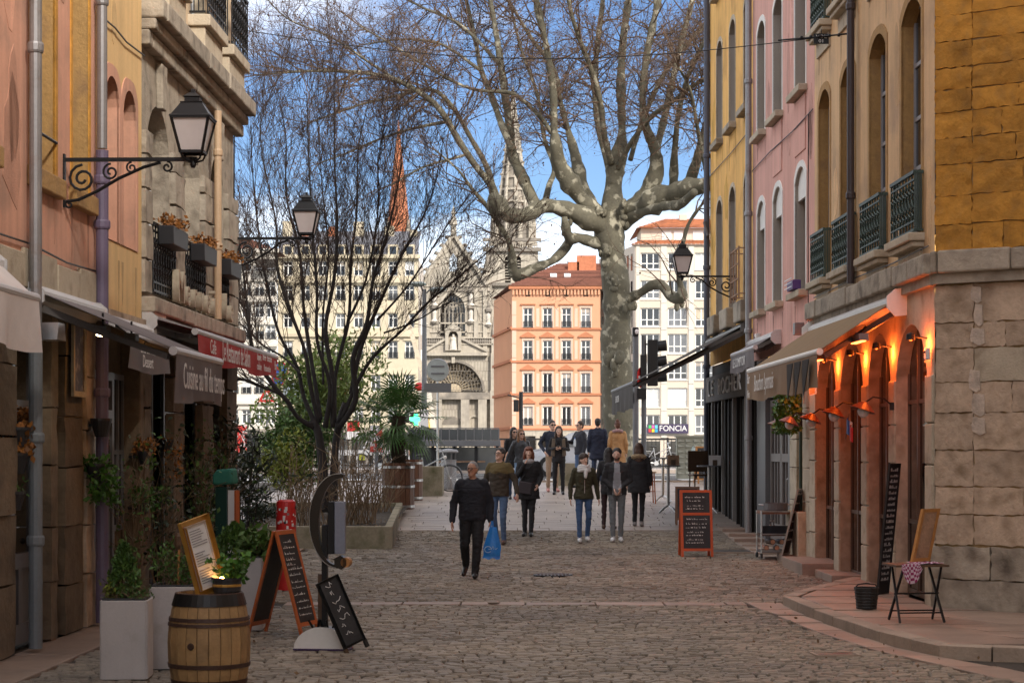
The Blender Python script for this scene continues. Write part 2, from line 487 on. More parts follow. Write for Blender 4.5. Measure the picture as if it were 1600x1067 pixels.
m_teal = M('teal_cloth', (.03, .17, .12), .7, var=.15)
m_dkgreen = M('dark_green_paint', (.012, .045, .035), .45, var=.12)
m_redp = M('red_paint', (.52, .02, .018), .45, var=.12, scale=5)
m_bluep = M('blue_paint', (.03, .10, .42), .4, var=.1)
m_paper = M('white_paper', (.68, .66, .64), .7, var=.05, fine=.02)
m_ink = M('grey_print', (.22, .21, .21), .8, fine=0)
m_gold = M('gilt_frame', (.50, .27, .055), .4, metal=.25, var=.15, scale=8)
m_rooft = M('orange_roof_tiles', (.44, .14, .05), .85, var=.15, scale=1, tint=.3, rnd=.12)
m_roofb = M('brown_roof_tiles', (.19, .075, .05), .85, var=.18, scale=.6, fine=.12, fscale=5, tint=.3)
m_slater = M('slate_roof', (.10, .10, .115), .6, var=.15, scale=.5, fine=.1, fscale=4, tint=.2)
m_salmon = M('far_salmon_render', (.56, .29, .17), .9, var=.06, scale=.4, fine=.03)
m_salmonl = M('far_pale_pink_render', (.60, .41, .31), .9, var=.05, scale=.4, fine=.03)
m_salmond = M('far_terracotta_trim', (.41, .16, .08), .9, var=.08, fine=.03)
m_modern = M('far_cream_concrete', (.54, .46, .37), .9, var=.05, scale=.5, fine=.03)
m_modern2 = M('far_pale_concrete', (.56, .51, .44), .9, var=.05, scale=.5, fine=.03)
m_church = M('church_limestone', (.40, .355, .285), .92, var=.18, scale=.35, fine=.12, fscale=2.2, streak=.2, bump=.3, bscale=3, c2=(.22, .19, .16), c2s=.35, c2t=(.5, .75))
m_churchd = M('dark_church_stone', (.20, .175, .145), .92, var=.2, scale=.5, fine=.12, fscale=3, c2=(.34, .29, .23), c2s=.5)  # darker tone of the church limestone, for recesses and trim
m_brick = M('red_brick_spire', (.44, .16, .08), .9, var=.16, scale=.5, fine=.14, fscale=4)
m_hauss = M('far_golden_stone', (.50, .43, .31), .9, var=.1, scale=.3, fine=.06, fscale=3)
m_haussw = M('far_white_stone', (.56, .51, .44), .9, var=.08, scale=.3, fine=.05, fscale=3)
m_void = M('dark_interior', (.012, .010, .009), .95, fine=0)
m_skin = M('skin', (.62, .38, .28), .5, var=.06, scale=8, fine=.03)
m_glow = M('heater_glow', (.9, .2, .03), .5, emit=(1.0, .16, .03), estr=3.2)
m_ember = M('glow_helper_bulb', (.5, .1, .02), .5, emit=(1.0, .16, .02), estr=.8)  # bulb of the lights added at the pier heads
m_bulb = M('warm_bulb', (.9, .6, .3), .5, emit=(1.0, .45, .12), estr=12)
m_bulbw = M('white_spot', (.9, .8, .6), .5, emit=(1.0, .75, .45), estr=8)
m_redl = M('red_light', (.9, .05, .03), .5, emit=(1.0, .03, .02), estr=7)
m_greenl = M('green_light', (.05, .8, .2), .5, emit=(.02, .8, .16), estr=2.2)
m_black = M('black_rubber', (.012, .012, .012), .6, fine=.02)
# ================================================================ THE GROUND
def ground_strip(name, mat, ys, xl, xr, dz, thick=0.0):
    b = MB()
    for a, c in zip(ys[:-1], ys[1:]):
        b.quad((xl(a), a, g(a) + dz), (xr(a), a, g(a) + dz), (xr(c), c, g(c) + dz), (xl(c), c, g(c) + dz))
    o = b.build(name, mat); o['kind'] = 'structure'; return o
YS = [-40, 10, 22, 28.6, 33, 36, 37.5, 39.2, 42, 45, 48.5, 52, 56, 60, 66, 76]
terr = ground_strip('ground', m_grit, YS, lambda y: -60, lambda y: 60, -.05)
street = ground_strip('street', m_grit, [y for y in YS if y < 38] + [38.5], lambda y: -5.0, lambda y: 6.6, -.022)

def kerbX(Y): return float(np.interp(Y, [16.0, 17.3, 18.2, 18.35, 19.5, 21, 22.6, 24.35, 25.4, 26.5, 27.6], [7.2, 6.0, 5.0, 4.1, 3.82, 3.66, 3.52, 3.42, 3.85, 4.4, 4.93]))
def gutter(Y): return float(np.interp(Y, [14.5, 16.35, 18, 19.5, 21, 22.5, 24.0, 24.4], [4.9, 4.36, 3.86, 3.52, 3.33, 3.2, 3.05, 3.0]))
def on_cobbles(x, y):
    if y > 24.22 and y < 24.70 and x < 3.6: return False
    if y < 24.5 and x > gutter(y) - .02: return x > gutter(y) + .46 and y < 18.0 and x > kerbX(y) + 9
    if 24.4 <= y < 27.6 and x > kerbX(y) - .03: return False
    return wallL(y) + .62 < x < wallR(y) - (.16 if y > 27.6 else 0)
def sett(rg, w, d, h, tilt):
    b = MB(); iw, idp = w / 2, d / 2; e = min(.014, d * .14)
    j = lambda s: rg.uniform(-s, s)
    bot = [(-iw, -idp, -.06), (iw, -idp, -.06), (iw, idp, -.06), (-iw, idp, -.06)]
    mid = [(-iw + j(.006), -idp + j(.005), h - .014), (iw + j(.006), -idp + j(.005), h - .014), (iw + j(.006), idp + j(.005), h - .014), (-iw + j(.006), idp + j(.005), h - .014)]
    tx, ty = rg.gauss(0, tilt), rg.gauss(0, tilt)
    top = [(x * (1 - e / iw), y * (1 - e / idp), h + x * tx + y * ty) for x, y in ((-iw, -idp), (iw, -idp), (iw, idp), (-iw, idp))]
    return bot, mid, top
def add_sett(b, c, pts):
    bot, mid, top = pts; i = len(b.v)
    for ring in (bot, mid, top): b.v += [(c[0] + x, c[1] + y, c[2] + z) for x, y, z in ring]
    for o in (0, 4):
        for k in range(4):
            q = (k + 1) % 4
            b.face((i + o + k, i + o + q, i + o + 4 + q, i + o + 4 + k))
    b.face((i + 8, i + 9, i + 10, i + 11))
rg = random.Random(5)
stuff = MB(); singles = []
y = 14.6
cells = []
while y < 38.42:
    d = rg.uniform(.078, .112)
    x = -4.6 + rg.uniform(0, .2)
    row_h = rg.gauss(0, .003)
    while x < 5.0:
        w = rg.uniform(.10, .19)
        cx, cy = x + w / 2, y + d / 2 + .03 * math.sin(x * .6 + y * .4)
        if on_cobbles(cx, cy): cells.append((cx, cy, w - rg.uniform(.012, .022), d - rg.uniform(.012, .022), row_h + rg.gauss(0, .0042)))
        x += w
    y += d
inview = [c for c in cells if c[1] > 16.25 and abs(c[0]) < c[1] * .268 and c[0] > -2.55]
near = set(id(c) for c in sorted(inview, key=lambda c: c[1])[:290])
var_me = []
for k in range(14):
    b = MB(); add_sett(b, (0, 0, 0), sett(rg, .18, .105, 0, .05)); var_me.append(b.mesh('sett', m_cobble))
for c in cells:
    if id(c) in near:
        link('sett', rg.choice(var_me), street, (c[0], c[1], g(c[1]) + c[4]), (0, 0, rg.gauss(0, .02)), (c[2] / .18, c[3] / .105, 1))
    else:
        stuff.tint = rg.gauss(0, .45)
        add_sett(stuff, (c[0], c[1], g(c[1])), sett(rg, c[2], c[3], c[4], .035))
stuff.build('setts', m_cobble, street, kind='stuff')

# slabs of the channel that crosses the street and turns along the kerb
def slab_quad(parent, name, mat, p, zt, h=.10, gap=.012, tilt=.004):
    cx = sum(q[0] for q in p) / 4; cy = sum(q[1] for q in p) / 4
    pts = []
    for q in p:
        v = Vector((cx - q[0], cy - q[1])); v = v.normalized() * gap if v.length else v
        pts.append((q[0] + v.x - cx, q[1] + v.y - cy))
    b = MB()
    t = [rg.gauss(0, tilt) for _ in range(4)]
    b.hexa([(x, y_, -h) for x, y_ in pts] + [(x, y_, dz) for (x, y_), dz in zip(pts, t)])
    z = zt if not callable(zt) else zt(cx, cy)
    return b.build(name, mat, parent, loc=(cx, cy, z), bevel=.008)
x = -2.9
while x < 2.95:
    w = rg.uniform(.72, .98); e = min(x + w, 2.98)
    slab_quad(street, 'channel_slab', m_slab, [(x, 24.24), (e, 24.24), (e, 24.68), (x, 24.68)], lambda a, c: g(c) + .004)
    x = e
prev = None
ygs = [24.68, 23.7, 22.9, 22.0, 21.1, 20.2, 19.3, 18.5, 17.6, 16.7, 15.8, 14.9]
for a, c in zip(ygs[:-1], ygs[1:]):
    wd = .46
    x0a, x0c = gutter(min(a, 24.4)), gutter(c)
    x1a = min(x0a + wd, kerbX(a)) if a > 18.4 else x0a + wd
    x1c = min(x0c + wd, kerbX(c)) if c > 18.4 else x0c + wd
    slab_quad(street, 'channel_slab', m_slab, [(x0c, c), (x1c, c), (x1a, a), (x0a, a)], lambda p, q: g(q) + .002)

# raised pavement in front of the corner, with its kerb stones
pave = MB()
pts = [24.35, 23.5, 22.6, 21.8, 21, 20.2, 19.5, 18.9, 18.35]
outline = [(kerbX(q) + .14, q) for q in [27.5, 26.5, 25.4] + pts] + [(5.1, 18.2), (8.2, 16.0), (8.2, 20.2), (5.05, 22.9), (4.93, 27.5)]
i0 = len(pave.v)
pave.v += [(a, c, g(c) + .06) for a, c in outline]
pave.face(list(range(len(outline))))
pavement = pave.build('pavement', m_grit); pavement['kind'] = 'structure'
PV = .115
ky = [27.5, 26.6, 25.7, 24.9, 24.3, 23.4, 22.5, 21.6, 20.7, 19.8, 19.0, 18.4]
kp = [(kerbX(q), q) for q in ky] + [(4.55, 18.2), (5.2, 18.0), (6.0, 17.35), (6.9, 16.5)]
for (xa, ya), (xc, yc) in zip(kp[:-1], kp[1:]):
    t = Vector((xc - xa, yc - ya)).normalized(); nn = Vector((-t.y, t.x))   # to the pavement side
    if nn.x < 0 and ya > 18.5: nn = -nn
    if ya <= 18.5 and nn.y < 0: nn = -nn
    q = [(xa, ya), (xc, yc), (xc + nn.x * .2, yc + nn.y * .2), (xa + nn.x * .2, ya + nn.y * .2)]
    slab_quad(pavement, 'kerb_stone', m_kerb, q, lambda p, r: g(r) + PV, h=.2, gap=.008)
rows = [27.2, 26.2, 25.2, 24.2, 23.3, 22.4, 21.5, 20.6, 19.8, 19.1, 18.55]
for a, c in zip(rows[:-1], rows[1:]):
    xa, xc = kerbX(a) + .21, kerbX(c) + .21
    ea = wallR(a) + .02 if a > 22.8 else 5.02 + (22.8 - a) * 1.30
    ec = wallR(c) + .02 if c > 22.8 else 5.02 + (22.8 - c) * 1.30
    n = max(1, round((min(ea, ec) - max(xa, xc)) / .8))
    of = rg.uniform(-.1, .1)
    for k in range(n):
        f0 = 0 if k == 0 else (k + of) / n; f1 = 1 if k == n - 1 else (k + 1 + of) / n
        slab_quad(pavement, 'paving_slab', m_slab, [(xc + (ec - xc) * f0, c), (xc + (ec - xc) * f1, c), (xa + (ea - xa) * f1, a), (xa + (ea - xa) * f0, a)], lambda p, r: g(r) + PV - .004)
# doorstep stones under the arcade
for (u0, u1, dpt, hh) in ((29.15, 31.1, .5, .17), (27.7, 29.1, .32, .10), (31.2, 32.6, .35, .12)):
    slab_quad(pavement, 'doorstep', m_slab, [(wallR(u0) - dpt, u0), (wallR(u0) + .3, u0), (wallR(u1) + .3, u1), (wallR(u1) - dpt, u1)], lambda p, r: g(r) + hh, h=.2)
# flat threshold stones along the left wall
yy = 14.5
while yy < 37:
    w = rg.uniform(.8, 1.3)
    slab_quad(street, 'threshold_slab', m_slab, [(wallL(yy) - .05, yy), (wallL(yy) + .60, yy), (wallL(yy + w) + .60, yy + w), (wallL(yy + w) - .05, yy + w)], lambda p, r: g(r) + .012)
    yy += w
# right-hand strip along the pink and yellow houses
yy = 32.6
while yy < 38.3:
    w = rg.uniform(.7, 1.1)
    slab_quad(street, 'threshold_slab', m_slab, [(wallR(yy) - .55, yy), (wallR(yy) + .1, yy), (wallR(yy + w) + .1, yy + w), (wallR(yy + w) - .55, yy + w)], lambda p, r: g(r) + .03, h=.16)
    yy += w

# the plaza of pale slabs that climbs to the quay
plaza = ground_strip('plaza', m_grit, [38.45, 39.2, 42, 45, 48.5, 52, 54.5], lambda y: -14, lambda y: 14, -.02)
pb = MB()
yy = 38.45
slabs = []
while yy < 54.2:
    d = rg.uniform(.38, .52); x = -6.5 + rg.uniform(0, .6)
    while x < 5.2:
        w = rg.uniform(.6, 1.1)
        slabs.append((x, yy, w, d)); x += w
    yy += d
vis = [q for q in slabs if q[1] < 43.2 and PX(612, q[1]) < q[0] < PX(1135, q[1])]
for q in slabs:
    x, y0, w, d = q
    p = [(x, y0), (x + w, y0), (x + w, y0 + d), (x, y0 + d)]
    if q in vis and len(vis) <= 300:
        b = MB(); cx, cy = x + w / 2, y0 + d / 2
        b.hexa([(a - cx + (.007 if a < cx else -.007), c - cy + (.007 if c < cy else -.007), g(c) - g(cy) + zz + rg.gauss(0, .002)) for zz in (-.05, .006) for a, c in p])
        b.build('paving_slab', m_slabp, plaza, loc=(cx, cy, g(cy)))
    else:
        pb.tint = rg.gauss(0, .5)
        pb.hexa([(a + (.007 if a < x + w / 2 else -.007), c + (.007 if c < y0 + d / 2 else -.007), g(c) + zz + (rg.gauss(0, .002) if zz > 0 else 0)) for zz in (-.05, .006) for a, c in p])
pb.build('paving_slabs', m_slabp, plaza, kind='stuff')
sill_ = MB()
for k in range(12):
    sill_.box(-6 + k, -5.02 + k, 54.2, 54.5, .9, g(54.3) + .05)
sill_.build('plaza_kerb', m_kerb, plaza, kind='stuff')
road = ground_strip('road', m_asph, [54.5, 56, 60, 66, 74], lambda y: -60, lambda y: 60, -.045)
mk = MB()
for x0 in np.arange(-9, 10, 1.0):
    mk.box(x0, x0 + .55, 56.2, 58.8, g(57.5) - .042, g(57.5) - .036)
mk.build('zebra_crossing', m_mark, road, kind='stuff')
mk = MB(); mk.box(-50, 50, 55.0, 55.14, g(55) - .042, g(55) - .03); mk.box(-50, 50, 65.2, 65.34, g(65) - .042, g(65) - .036)
mk.build('road_line', m_mark, road, kind='stuff')
qp = MB().box(-60, 60, 70.0, 76.0, -2, g(70) + .08).build('quay_pavement', m_slabp); qp['kind'] = 'structure'
riv = MB(); riv.quad((-300, 76, -6), (300, 76, -6), (300, 188, -6), (-300, 188, -6))
m_water = M('river_water', (.045, .06, .045), .08, var=.2, scale=.2, bump=.4, bscale=1.2, fine=0)
r_ = riv.build('river', m_water); r_['kind'] = 'structure'
fq = MB().box(-300, 300, 186, 700, -8, .4).build('far_quay', m_asph); fq['kind'] = 'structure'
# round slotted drain
dr = T('drain_grate', 'round slotted iron drain grate set in the cobbles', 'drain', (PX(864, 29.2), 29.2, g(29.2)))
MB().lathe([(.30, -.03), (.30, .012), (.27, .014)], 24).build('rim', m_iron, dr)
for k in range(9):
    xx = -.22 + .055 * k; hh = math.sqrt(max(.01, .25 ** 2 - xx * xx))
    MB().box(xx - .016, xx + .016, -hh, hh, .012, .024).build('slat', m_hoop, dr)

def cover(name, label, px, Y, w, d, rz, mt):
    t = T(name, label, 'cover', (PX(px, Y), Y, g(Y) + .004), rz)
    MB().ring([(-w, -d), (w, -d), (w, d), (-w, d)], [(-w + .03, -d + .03), (w - .03, -d + .03), (w - .03, d - .03), (-w + .03, d - .03)], -.02, .012).build('frame', m_kerb, t, rot=(R(90), 0, 0))
    MB().box(-w + .032, w - .032, -d + .032, d - .032, -.03, .006).build('plate', mt, t)
m_plate = M('dull_iron_plate', (.075, .062, .052), .5, metal=.3, var=.25, scale=4, fine=.1)
cover('access_cover', 'square iron access cover beside the orange framed chalkboard', 1142, 34.4, .42, .5, R(3), m_plate)
cover('access_cover', 'small iron access cover in the setts at lower right', 1305, 18.6, .22, .16, R(6), m_plate)
sc_ = T('paper_scrap', 'crumpled white paper scrap on the pale channel slab', 'litter', (PX(771, 24.3), 24.3, g(24.3) + .01))
b = MB(); b.ell((0, 0, .02), (.09, .05, .025), 7, 4); b.build('paper', m_slabp, sc_)
b = MB(); rl = random.Random(44)
for k in range(420):
    y_ = rl.uniform(16, 44); x_ = rl.choice((rl.uniform(-3.5, 4.4), rl.gauss(-3.4, .5), rl.gauss(3.4, .6)))
    b.leaf((x_, y_, g(y_) + .012), .045, -.1, .6, rl)
fl_ = b.build('fallen_leaves', M('brown_litter_leaves', (.13, .075, .035), .8, tint=.5, fine=0), street, kind='stuff')
# ================================================================ RIGHT-HAND HOUSES
DR = Vector((-.01833, 1)).normalized()
def rough_block(name, mat, w, h, dp, amp, seed, nx=9, nz=6):
    b = MB(); rr = random.Random(seed); off = Vector((rr.uniform(0, 50), rr.uniform(0, 50), 0))
    i0 = 0
    for j in range(nz + 1):
        for i in range(nx + 1):
            x = -w / 2 + w * i / nx; z = -h / 2 + h * j / nz
            edge = min(i, nx - i, j, nz - j)
            nv = .7 * noise.noise(Vector((x * 4.5, z * 6, 0)) + off) + .7 * noise.noise(Vector((x * 13, z * 15, 3)) + off)
            y = amp * nv * (1 if edge else .45) - (.012 if not edge and rr.random() < .2 else 0)
            b.v.append((x + (0 if edge else rr.uniform(-.014, .010) * (1 if x < 0 else -1)), y, z + (0 if edge else rr.uniform(-.012, .008))))
    for j in range(nz):
        for i in range(nx):
            a = j * (nx + 1) + i
            b.face((a + 1, a, a + nx + 1, a + nx + 2))
    per = [k for k in range(nx + 1)] + [(j + 1) * (nx + 1) - 1 for j in range(1, nz + 1)] + [nz * (nx + 1) + k for k in range(nx - 1, -1, -1)] + [j * (nx + 1) for j in range(nz - 1, 0, -1)]
    bk = len(b.v)
    n = len(per)
    b.v += [b.v[k] for k in per] + [(b.v[k][0], -dp, b.v[k][2]) for k in per]
    for k in range(n): q = (k + 1) % n; b.face((bk + k, bk + q, bk + n + q, bk + n + k))
    me = b.mesh(name, mat); me.polygons.foreach_set('use_smooth', [k < nx * nz for k in range(len(me.polygons))])
    return me
def courses(parent, name, mats, u0, u1, zs, wmin, wmax, amp, var=6, proud=.0, seed=3, gap=.014, fixed=None):
    rr = random.Random(seed); cache = {}
    for j, (za, zb) in enumerate(zip(zs[:-1], zs[1:])):
        u = u0
        cuts = [u0]
        if fixed is not None: cuts.append(fixed + rr.uniform(-.03, .03))
        while cuts[-1] < u1 - 1e-6:
            e = cuts[-1] + rr.uniform(wmin, wmax)
            cuts.append(u1 if u1 - e < wmin * .6 else min(e, u1))
        for a, c in zip(cuts[:-1], cuts[1:]):
            w, h = c - a - gap, zb - za - gap
            k = (round(w, 1), round(h, 1), rr.randrange(var))
            mt = mats[0] if len(mats) == 1 or rr.random() < .7 else mats[1]
            if k not in cache: cache[k] = (rough_block(name, mt, k[0], k[1], .12, amp, rr.random()), k)
            me, kk = cache[k]
            link(name, me, parent, ((a + c) / 2, proud + rr.uniform(-.008, .008), (za + zb) / 2), (0, 0, 0), (w / kk[0], 1, h / kk[1]))
def railing(root, u0, u1, z0, z1, y, mat, fancy=True, n=9, wrap=.0):
    b = MB()
    for z, t in ((z1, .022), (z1 - .09, .012), (z0 + .03, .016), (z0 + .14, .012)): b.box(u0, u1, y - t, y + t, z - t, z + t)
    for k in range(n + 1):
        u = u0 + (u1 - u0) * k / n
        b.box(u - .009, u + .009, y - .009, y + .009, z0, z1)
    if fancy:
        for k in range(n):
            u = u0 + (u1 - u0) * (k + .5) / n; w = (u1 - u0) / n * .36; zc = (z0 + z1) / 2; hh = (z1 - z0) * .3
            b.tube([(u + w * math.sin(q * 2.4), y, zc - hh + 2 * hh * q / 8) for q in range(9)], .011, 4)
            b.tube([(u - w * math.sin(q * 2.4), y + .012, zc - hh + 2 * hh * q / 8) for q in range(9)], .009, 4)
    if wrap:
        for u in (u0, u1):
            for z, t in ((z1, .02), (z0 + .03, .014)): b.box(u - t, u + t, y - wrap, y - .03, z - t, z + t)
            for q in range(3): b.box(u - .008, u + .008, y - wrap * (q + 1) / 4 - .008, y - wrap * (q + 1) / 4 + .008, z0 + .03, z1)
    return b.build('railing', mat, root)
def pipe(root, u, y, z0, z1, r, mat, joints=(), name='downpipe'):
    b = MB().tube([(u, y, z0), (u, y, z1)], r, 12)
    for z in joints: b.lathe([(r * 1.18, -.05), (r * 1.3, -.03), (r * 1.3, .03), (r * 1.18, .05)], 12, (u, y, z))
    return b.build(name, mat, root, smooth=False)

# ---------------------------------------------------------------- peach house on the corner
PH = Fr('peach_house', 'peach rendered corner house with ochre stone flank and a terrace arcade', 'house', (5.02, 22.8), DR)
pr = PH.root
U = lambda Y: Y - 22.8
LEN = 8.1
low = [(24.56, 23.47), (26.56, 25.5), (28.66, 27.62), (30.5, 29.57)]
holes = []
for a, c in low:
    holes.append(arch(U(c), U(a), 4.62, 7.6, .22))
    holes.append(arch(U(c), U(a), 8.58, 11.5, .22))
    holes.append(arch(U(c), U(a), 12.4, 14.6, .18))
wl = MB().sheet([(0, 4.30), (LEN, 4.30), (LEN, 20), (0, 20)], holes).build('wall', m_beigeR, pr)
for k, h in enumerate(holes):
    MB().reveal(h, 0, -.2).build('window_reveal', m_reveal, pr)
    u0, u1, z0 = h[0][0], h[1][0], h[0][1]; z1 = max(q[1] for q in h)
    o_ = [(u0 - .10, z0)] + [(u1 + .10, z0)] + [(q[0] + (.10 if q[0] > (u0 + u1) / 2 + .05 else -.10 if q[0] < (u0 + u1) / 2 - .05 else 0), q[1] + .11) for q in h[2:]]
    MB().ring(o_, h, -.02, .012).build('window_surround', m_reveal, pr)
    window(pr, u0 - .02, u1 + .02, z0, z1 + .02, .2, m_greyf, m_glass, 2, 4, .07, split=(0, .3, .52, .76, 1))
    b = MB(); z = z0
    if k % 3 < 2:
        b.box(u0 - .16, u1 + .16, -.02, .20, z - .10, z); b.box(u0 - .12, u1 + .12, -.02, .15, z - .17, z - .102)
        b.build('balcony_sill', m_limel, pr, bevel=.015)
        MB().box(u0 - .06, u1 + .06, -.02, .035, z - .40, z - .172).build('apron_stone', m_limel, pr)
        railing(pr, u0 - .12, u1 + .12, z + .005, z + .74, .11, m_greeni, True, 8, .10)
    else:
        b.box(u0 - .1, u1 + .1, -.02, .1, z - .12, z).build('sill', m_limel, pr)
# cornice stones above the arcade
rr = random.Random(4); u = -.13
while u < LEN:
    w = min(rr.uniform(.8, 1.3), LEN - u)
    dz = rr.uniform(-.012, .012)
    MB().prism([(u + .006, 4.05), (u + w - .006, 4.05), (u + w - .006, 4.31 + dz), (u + .006, 4.31 + dz)], -.1, .16 + rr.uniform(-.012, .012)).build('cornice_stone', m_limed, pr, bevel=.02)
    u += w
MB().box(-.06, LEN, -.1, .075, 3.93, 4.05).build('cornice_moulding', m_limed, pr)
# arcade piers with arched openings
ops = [(23.2, 24.9), (25.25, 26.65), (27.05, 28.7), (29.1, 30.72)]
ah = [arch(U(a), U(c), .05, 3.55, .62, 10) for a, c in ops]
MB().sheet([(0, -.2), (LEN, -.2), (LEN, 3.93), (0, 3.93)], ah).build('arcade_wall', m_limel, pr)
for h in ah: MB().reveal(h, 0, -.17).build('arch_reveal', m_lime, pr)
for (a, c) in zip([22.82, 24.9, 26.65, 28.7, 30.72], [23.2, 25.25, 27.05, 29.1, 31.25]):
    zz = .03
    for hgt in (.62, .55, .6, .5, .58):
        MB().box(U(a) + .004, U(c) - .004, -.02, .03, zz + .008, zz + hgt - .008).build('pier_stone', m_limel, pr, bevel=.014)
        zz += hgt
# recessed wooden shopfronts inside the arcade
for k, (a, c) in enumerate(ops):
    window(pr, U(a) - .06, U(c) + .06, .12, 3.6, .20, m_brownf, m_glassd, 3, 3, .075, split=(0, .26, .72, 1))
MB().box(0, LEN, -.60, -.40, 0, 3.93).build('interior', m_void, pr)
pipe(pr, U(27.42), .10, 4.35, 20, .055, m_dkpipe, (5.6, 8.3, 11))
# the oblique flank of rough ochre blocks
CD = Vector((.82, -.57)).normalized()
fl = MB(); fl.quad((-7, -.03, -.3), (0, -.03, -.3), (0, -.03, 20), (-7, -.03, 20))
flank = fl.build('flank_wall', m_mortar, pr)
flank.rotation_euler = (0, 0, math.atan2(.57, -.82) - PH.ang)
zs = [4.33]; rr = random.Random(8)
while zs[-1] < 9.0: zs.append(zs[-1] + rr.choice([.26, .31, .34, .37, .42]))
courses(flank, 'ochre_block', [m_ochre], -2.6, -.46, zs, .5, .9, .036, 6, .0, 2, .010)
courses(flank, 'ochre_block', [m_ochre], -.46, -.0, zs, .46, .5, .036, 6, .0, 12, .010)
MB().box(-7, 0, -.04, .0, zs[-1], 20).build('upper_flank', m_ochre, flank)
MB().box(-7, -2.6, -.04, .0, 0, zs[-1]).build('far_flank', m_lime, flank)
zs = [.86, 1.22, 1.55, 1.98, 2.42, 2.78, 3.18, 3.48, 3.93]
courses(flank, 'limestone_block', [m_lime, m_limel], -2.6, -.48, zs, .55, .95, .016, 5, .0, 21)
courses(flank, 'limestone_block', [m_lime, m_limel], -.48, 0, zs, .48, .5, .016, 5, .0, 25)
courses(flank, 'plinth_block', [m_limed], -2.6, .03, [.02, .46, .85], .7, 1.2, .03, 5, .05, 31)
rr = random.Random(14); u = -2.6
while u < -.001:
    w = min(rr.uniform(.6, 1.0), -u)
    MB().prism([(u + .005, 4.06), (u + w - .005, 4.06), (u + w - .005, 4.32 + rr.uniform(-.02, .02)), (u + .005, 4.32)], -.1, .17 + rr.uniform(-.02, .02)).build('cornice_stone', m_limed, flank, bevel=.025)
    u += w
MB().box(-2.6, -.0, -.1, .08, 3.94, 4.06).build('cornice_moulding', m_limed, flank)
rr = random.Random(3); b = MB(); z = 3.9
for k in range(7):
    h = rr.uniform(.14, .3); x = -.52 + rr.uniform(-.03, .03); w = rr.uniform(.05, .085)
    if k not in (3,): b.prism([(x - w, z - h), (x - w * .2, z - h - .03), (x + w, z - h + .02), (x + w * 1.1, z - h * .5), (x + w * .8, z), (x - w * .9, z - .02)], -.02, .012)
    z -= h + rr.uniform(.0, .05)
b.build('mortar_patches', M('pale_render_patch', (.52, .43, .35), .9, var=.35, scale=7, bump=.6), flank, kind='stuff')
MB().box(-8, LEN, -9, -.62, 19.85, 20).build('roof', m_roofb, pr)
MB().box(-1, LEN, -9, -8.8, 0, 19.85).build('rear_wall', m_beigeR, pr)

# ---------------------------------------------------------------- pink house
KH = Fr('pink_house', 'rose pink rendered house with half lowered white blinds', 'house', (wallR(30.9), 30.9), DR)
kr = KH.root
U2 = lambda Y: Y - 30.9
L2 = 6.9
cols = [(32.78, 31.69), (35.2, 34.16), (37.2, 36.2)]
holes = []
for z0, z1, rise in ((4.62, 6.72, .24), (8.0, 10.15, .22), (11.3, 13.3, .2)):
    for a, c in cols: holes.append(arch(U2(c), U2(a), z0, z1, rise))
MB().sheet([(0, 3.7), (L2, 3.7), (L2, 19.6), (0, 19.6)], holes).build('wall', m_pinkR, kr)
for k, h in enumerate(holes):
    u0, u1, z0 = h[0][0], h[1][0], h[0][1]; z1 = max(q[1] for q in h)
    MB().reveal(h, 0, -.26).build('window_reveal', m_shut, kr)
    o_ = [(u0 - .06, z0), (u1 + .06, z0)] + [(q[0] + (.07 if q[0] > (u0 + u1) / 2 + .05 else -.07 if q[0] < (u0 + u1) / 2 - .05 else 0), q[1] + .10) for q in h[2:]]
    MB().ring(o_, h, -.02, .014).build('window_surround', m_white, kr)
    window(kr, u0 - .02, u1 + .02, z0, z1 + .02, .26, m_whitef, m_glass, 2, 3, .06)
    if k < 3:
        bl = MB().box(u0 + .01, u1 - .01, -.10, -.05, z1 - .52, z1 + .02)
        bl.build('blind', m_white, kr)
    MB().box(u0 - .1, u1 + .1, -.02, .15, z0 - .11, z0).build('sill', m_limel, kr, bevel=.012)
# shallow relief panel beneath each first-floor window
for a, c in cols[:2]:
    MB().box(U2(c) + .02, U2(a) - .02, -.02, .018, 6.95, 7.86).build('relief_panel', m_pinkR, kr)
fb = T('window_flower_box', 'violet flower box on the sill of the pink house', 'flower box', KH.w(U2(32.2), .12, 4.64), KH.ang)
MB().box(-.3, .3, -.07, .07, 0, .16).build('trough', M('violet_plastic', (.09, .03, .17), .5), fb, bevel=.01)
b = MB()
for k in range(3): b.tube([(-.36, .10, .04 + .07 * k), (.36, .10, .04 + .07 * k)], .007, 5)
b.build('holder_rail', m_steel, fb)
pipe(kr, U2(37.72), .10, .1, 19.6, .062, m_zinc, (2.2, 4.3, 6.6, 9.2))
# ground floor: pale stone pier then a glazed door and dark frames
zz = .1
for hgt in (.52, .5, .55, .48, .5, .52, .5):
    for (a, c) in ((31.3, 31.95), (32.55, 33.25)):
        MB().box(U2(a) + .005, U2(c) - .005, -.3, .02, zz + .006, zz + hgt - .006).build('pier_stone', m_limel, kr, bevel=.012)
    zz += hgt
MB().box(U2(31.95), U2(32.55), -.4, -.08, .1, 3.7).build('niche_wall', m_lime, kr)
b = MB().tube([(U2(32.05), .03, .3), (U2(32.05), .03, 3.4)], .028, 8); b.build('green_pipe', m_dkgreen, kr)
MB().box(U2(31.6), U2(32.8), 0.0, .16, .15, .95).build('stone_bench', m_limel, kr, bevel=.02)
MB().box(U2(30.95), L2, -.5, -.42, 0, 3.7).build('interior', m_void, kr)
for (a, c) in ((33.3, 33.75), (36.4, 37.5)):
    MB().box(U2(a), U2(c), -.2, -.03, .1, 3.7).build('door_pilaster', m_grey, kr, bevel=.01)
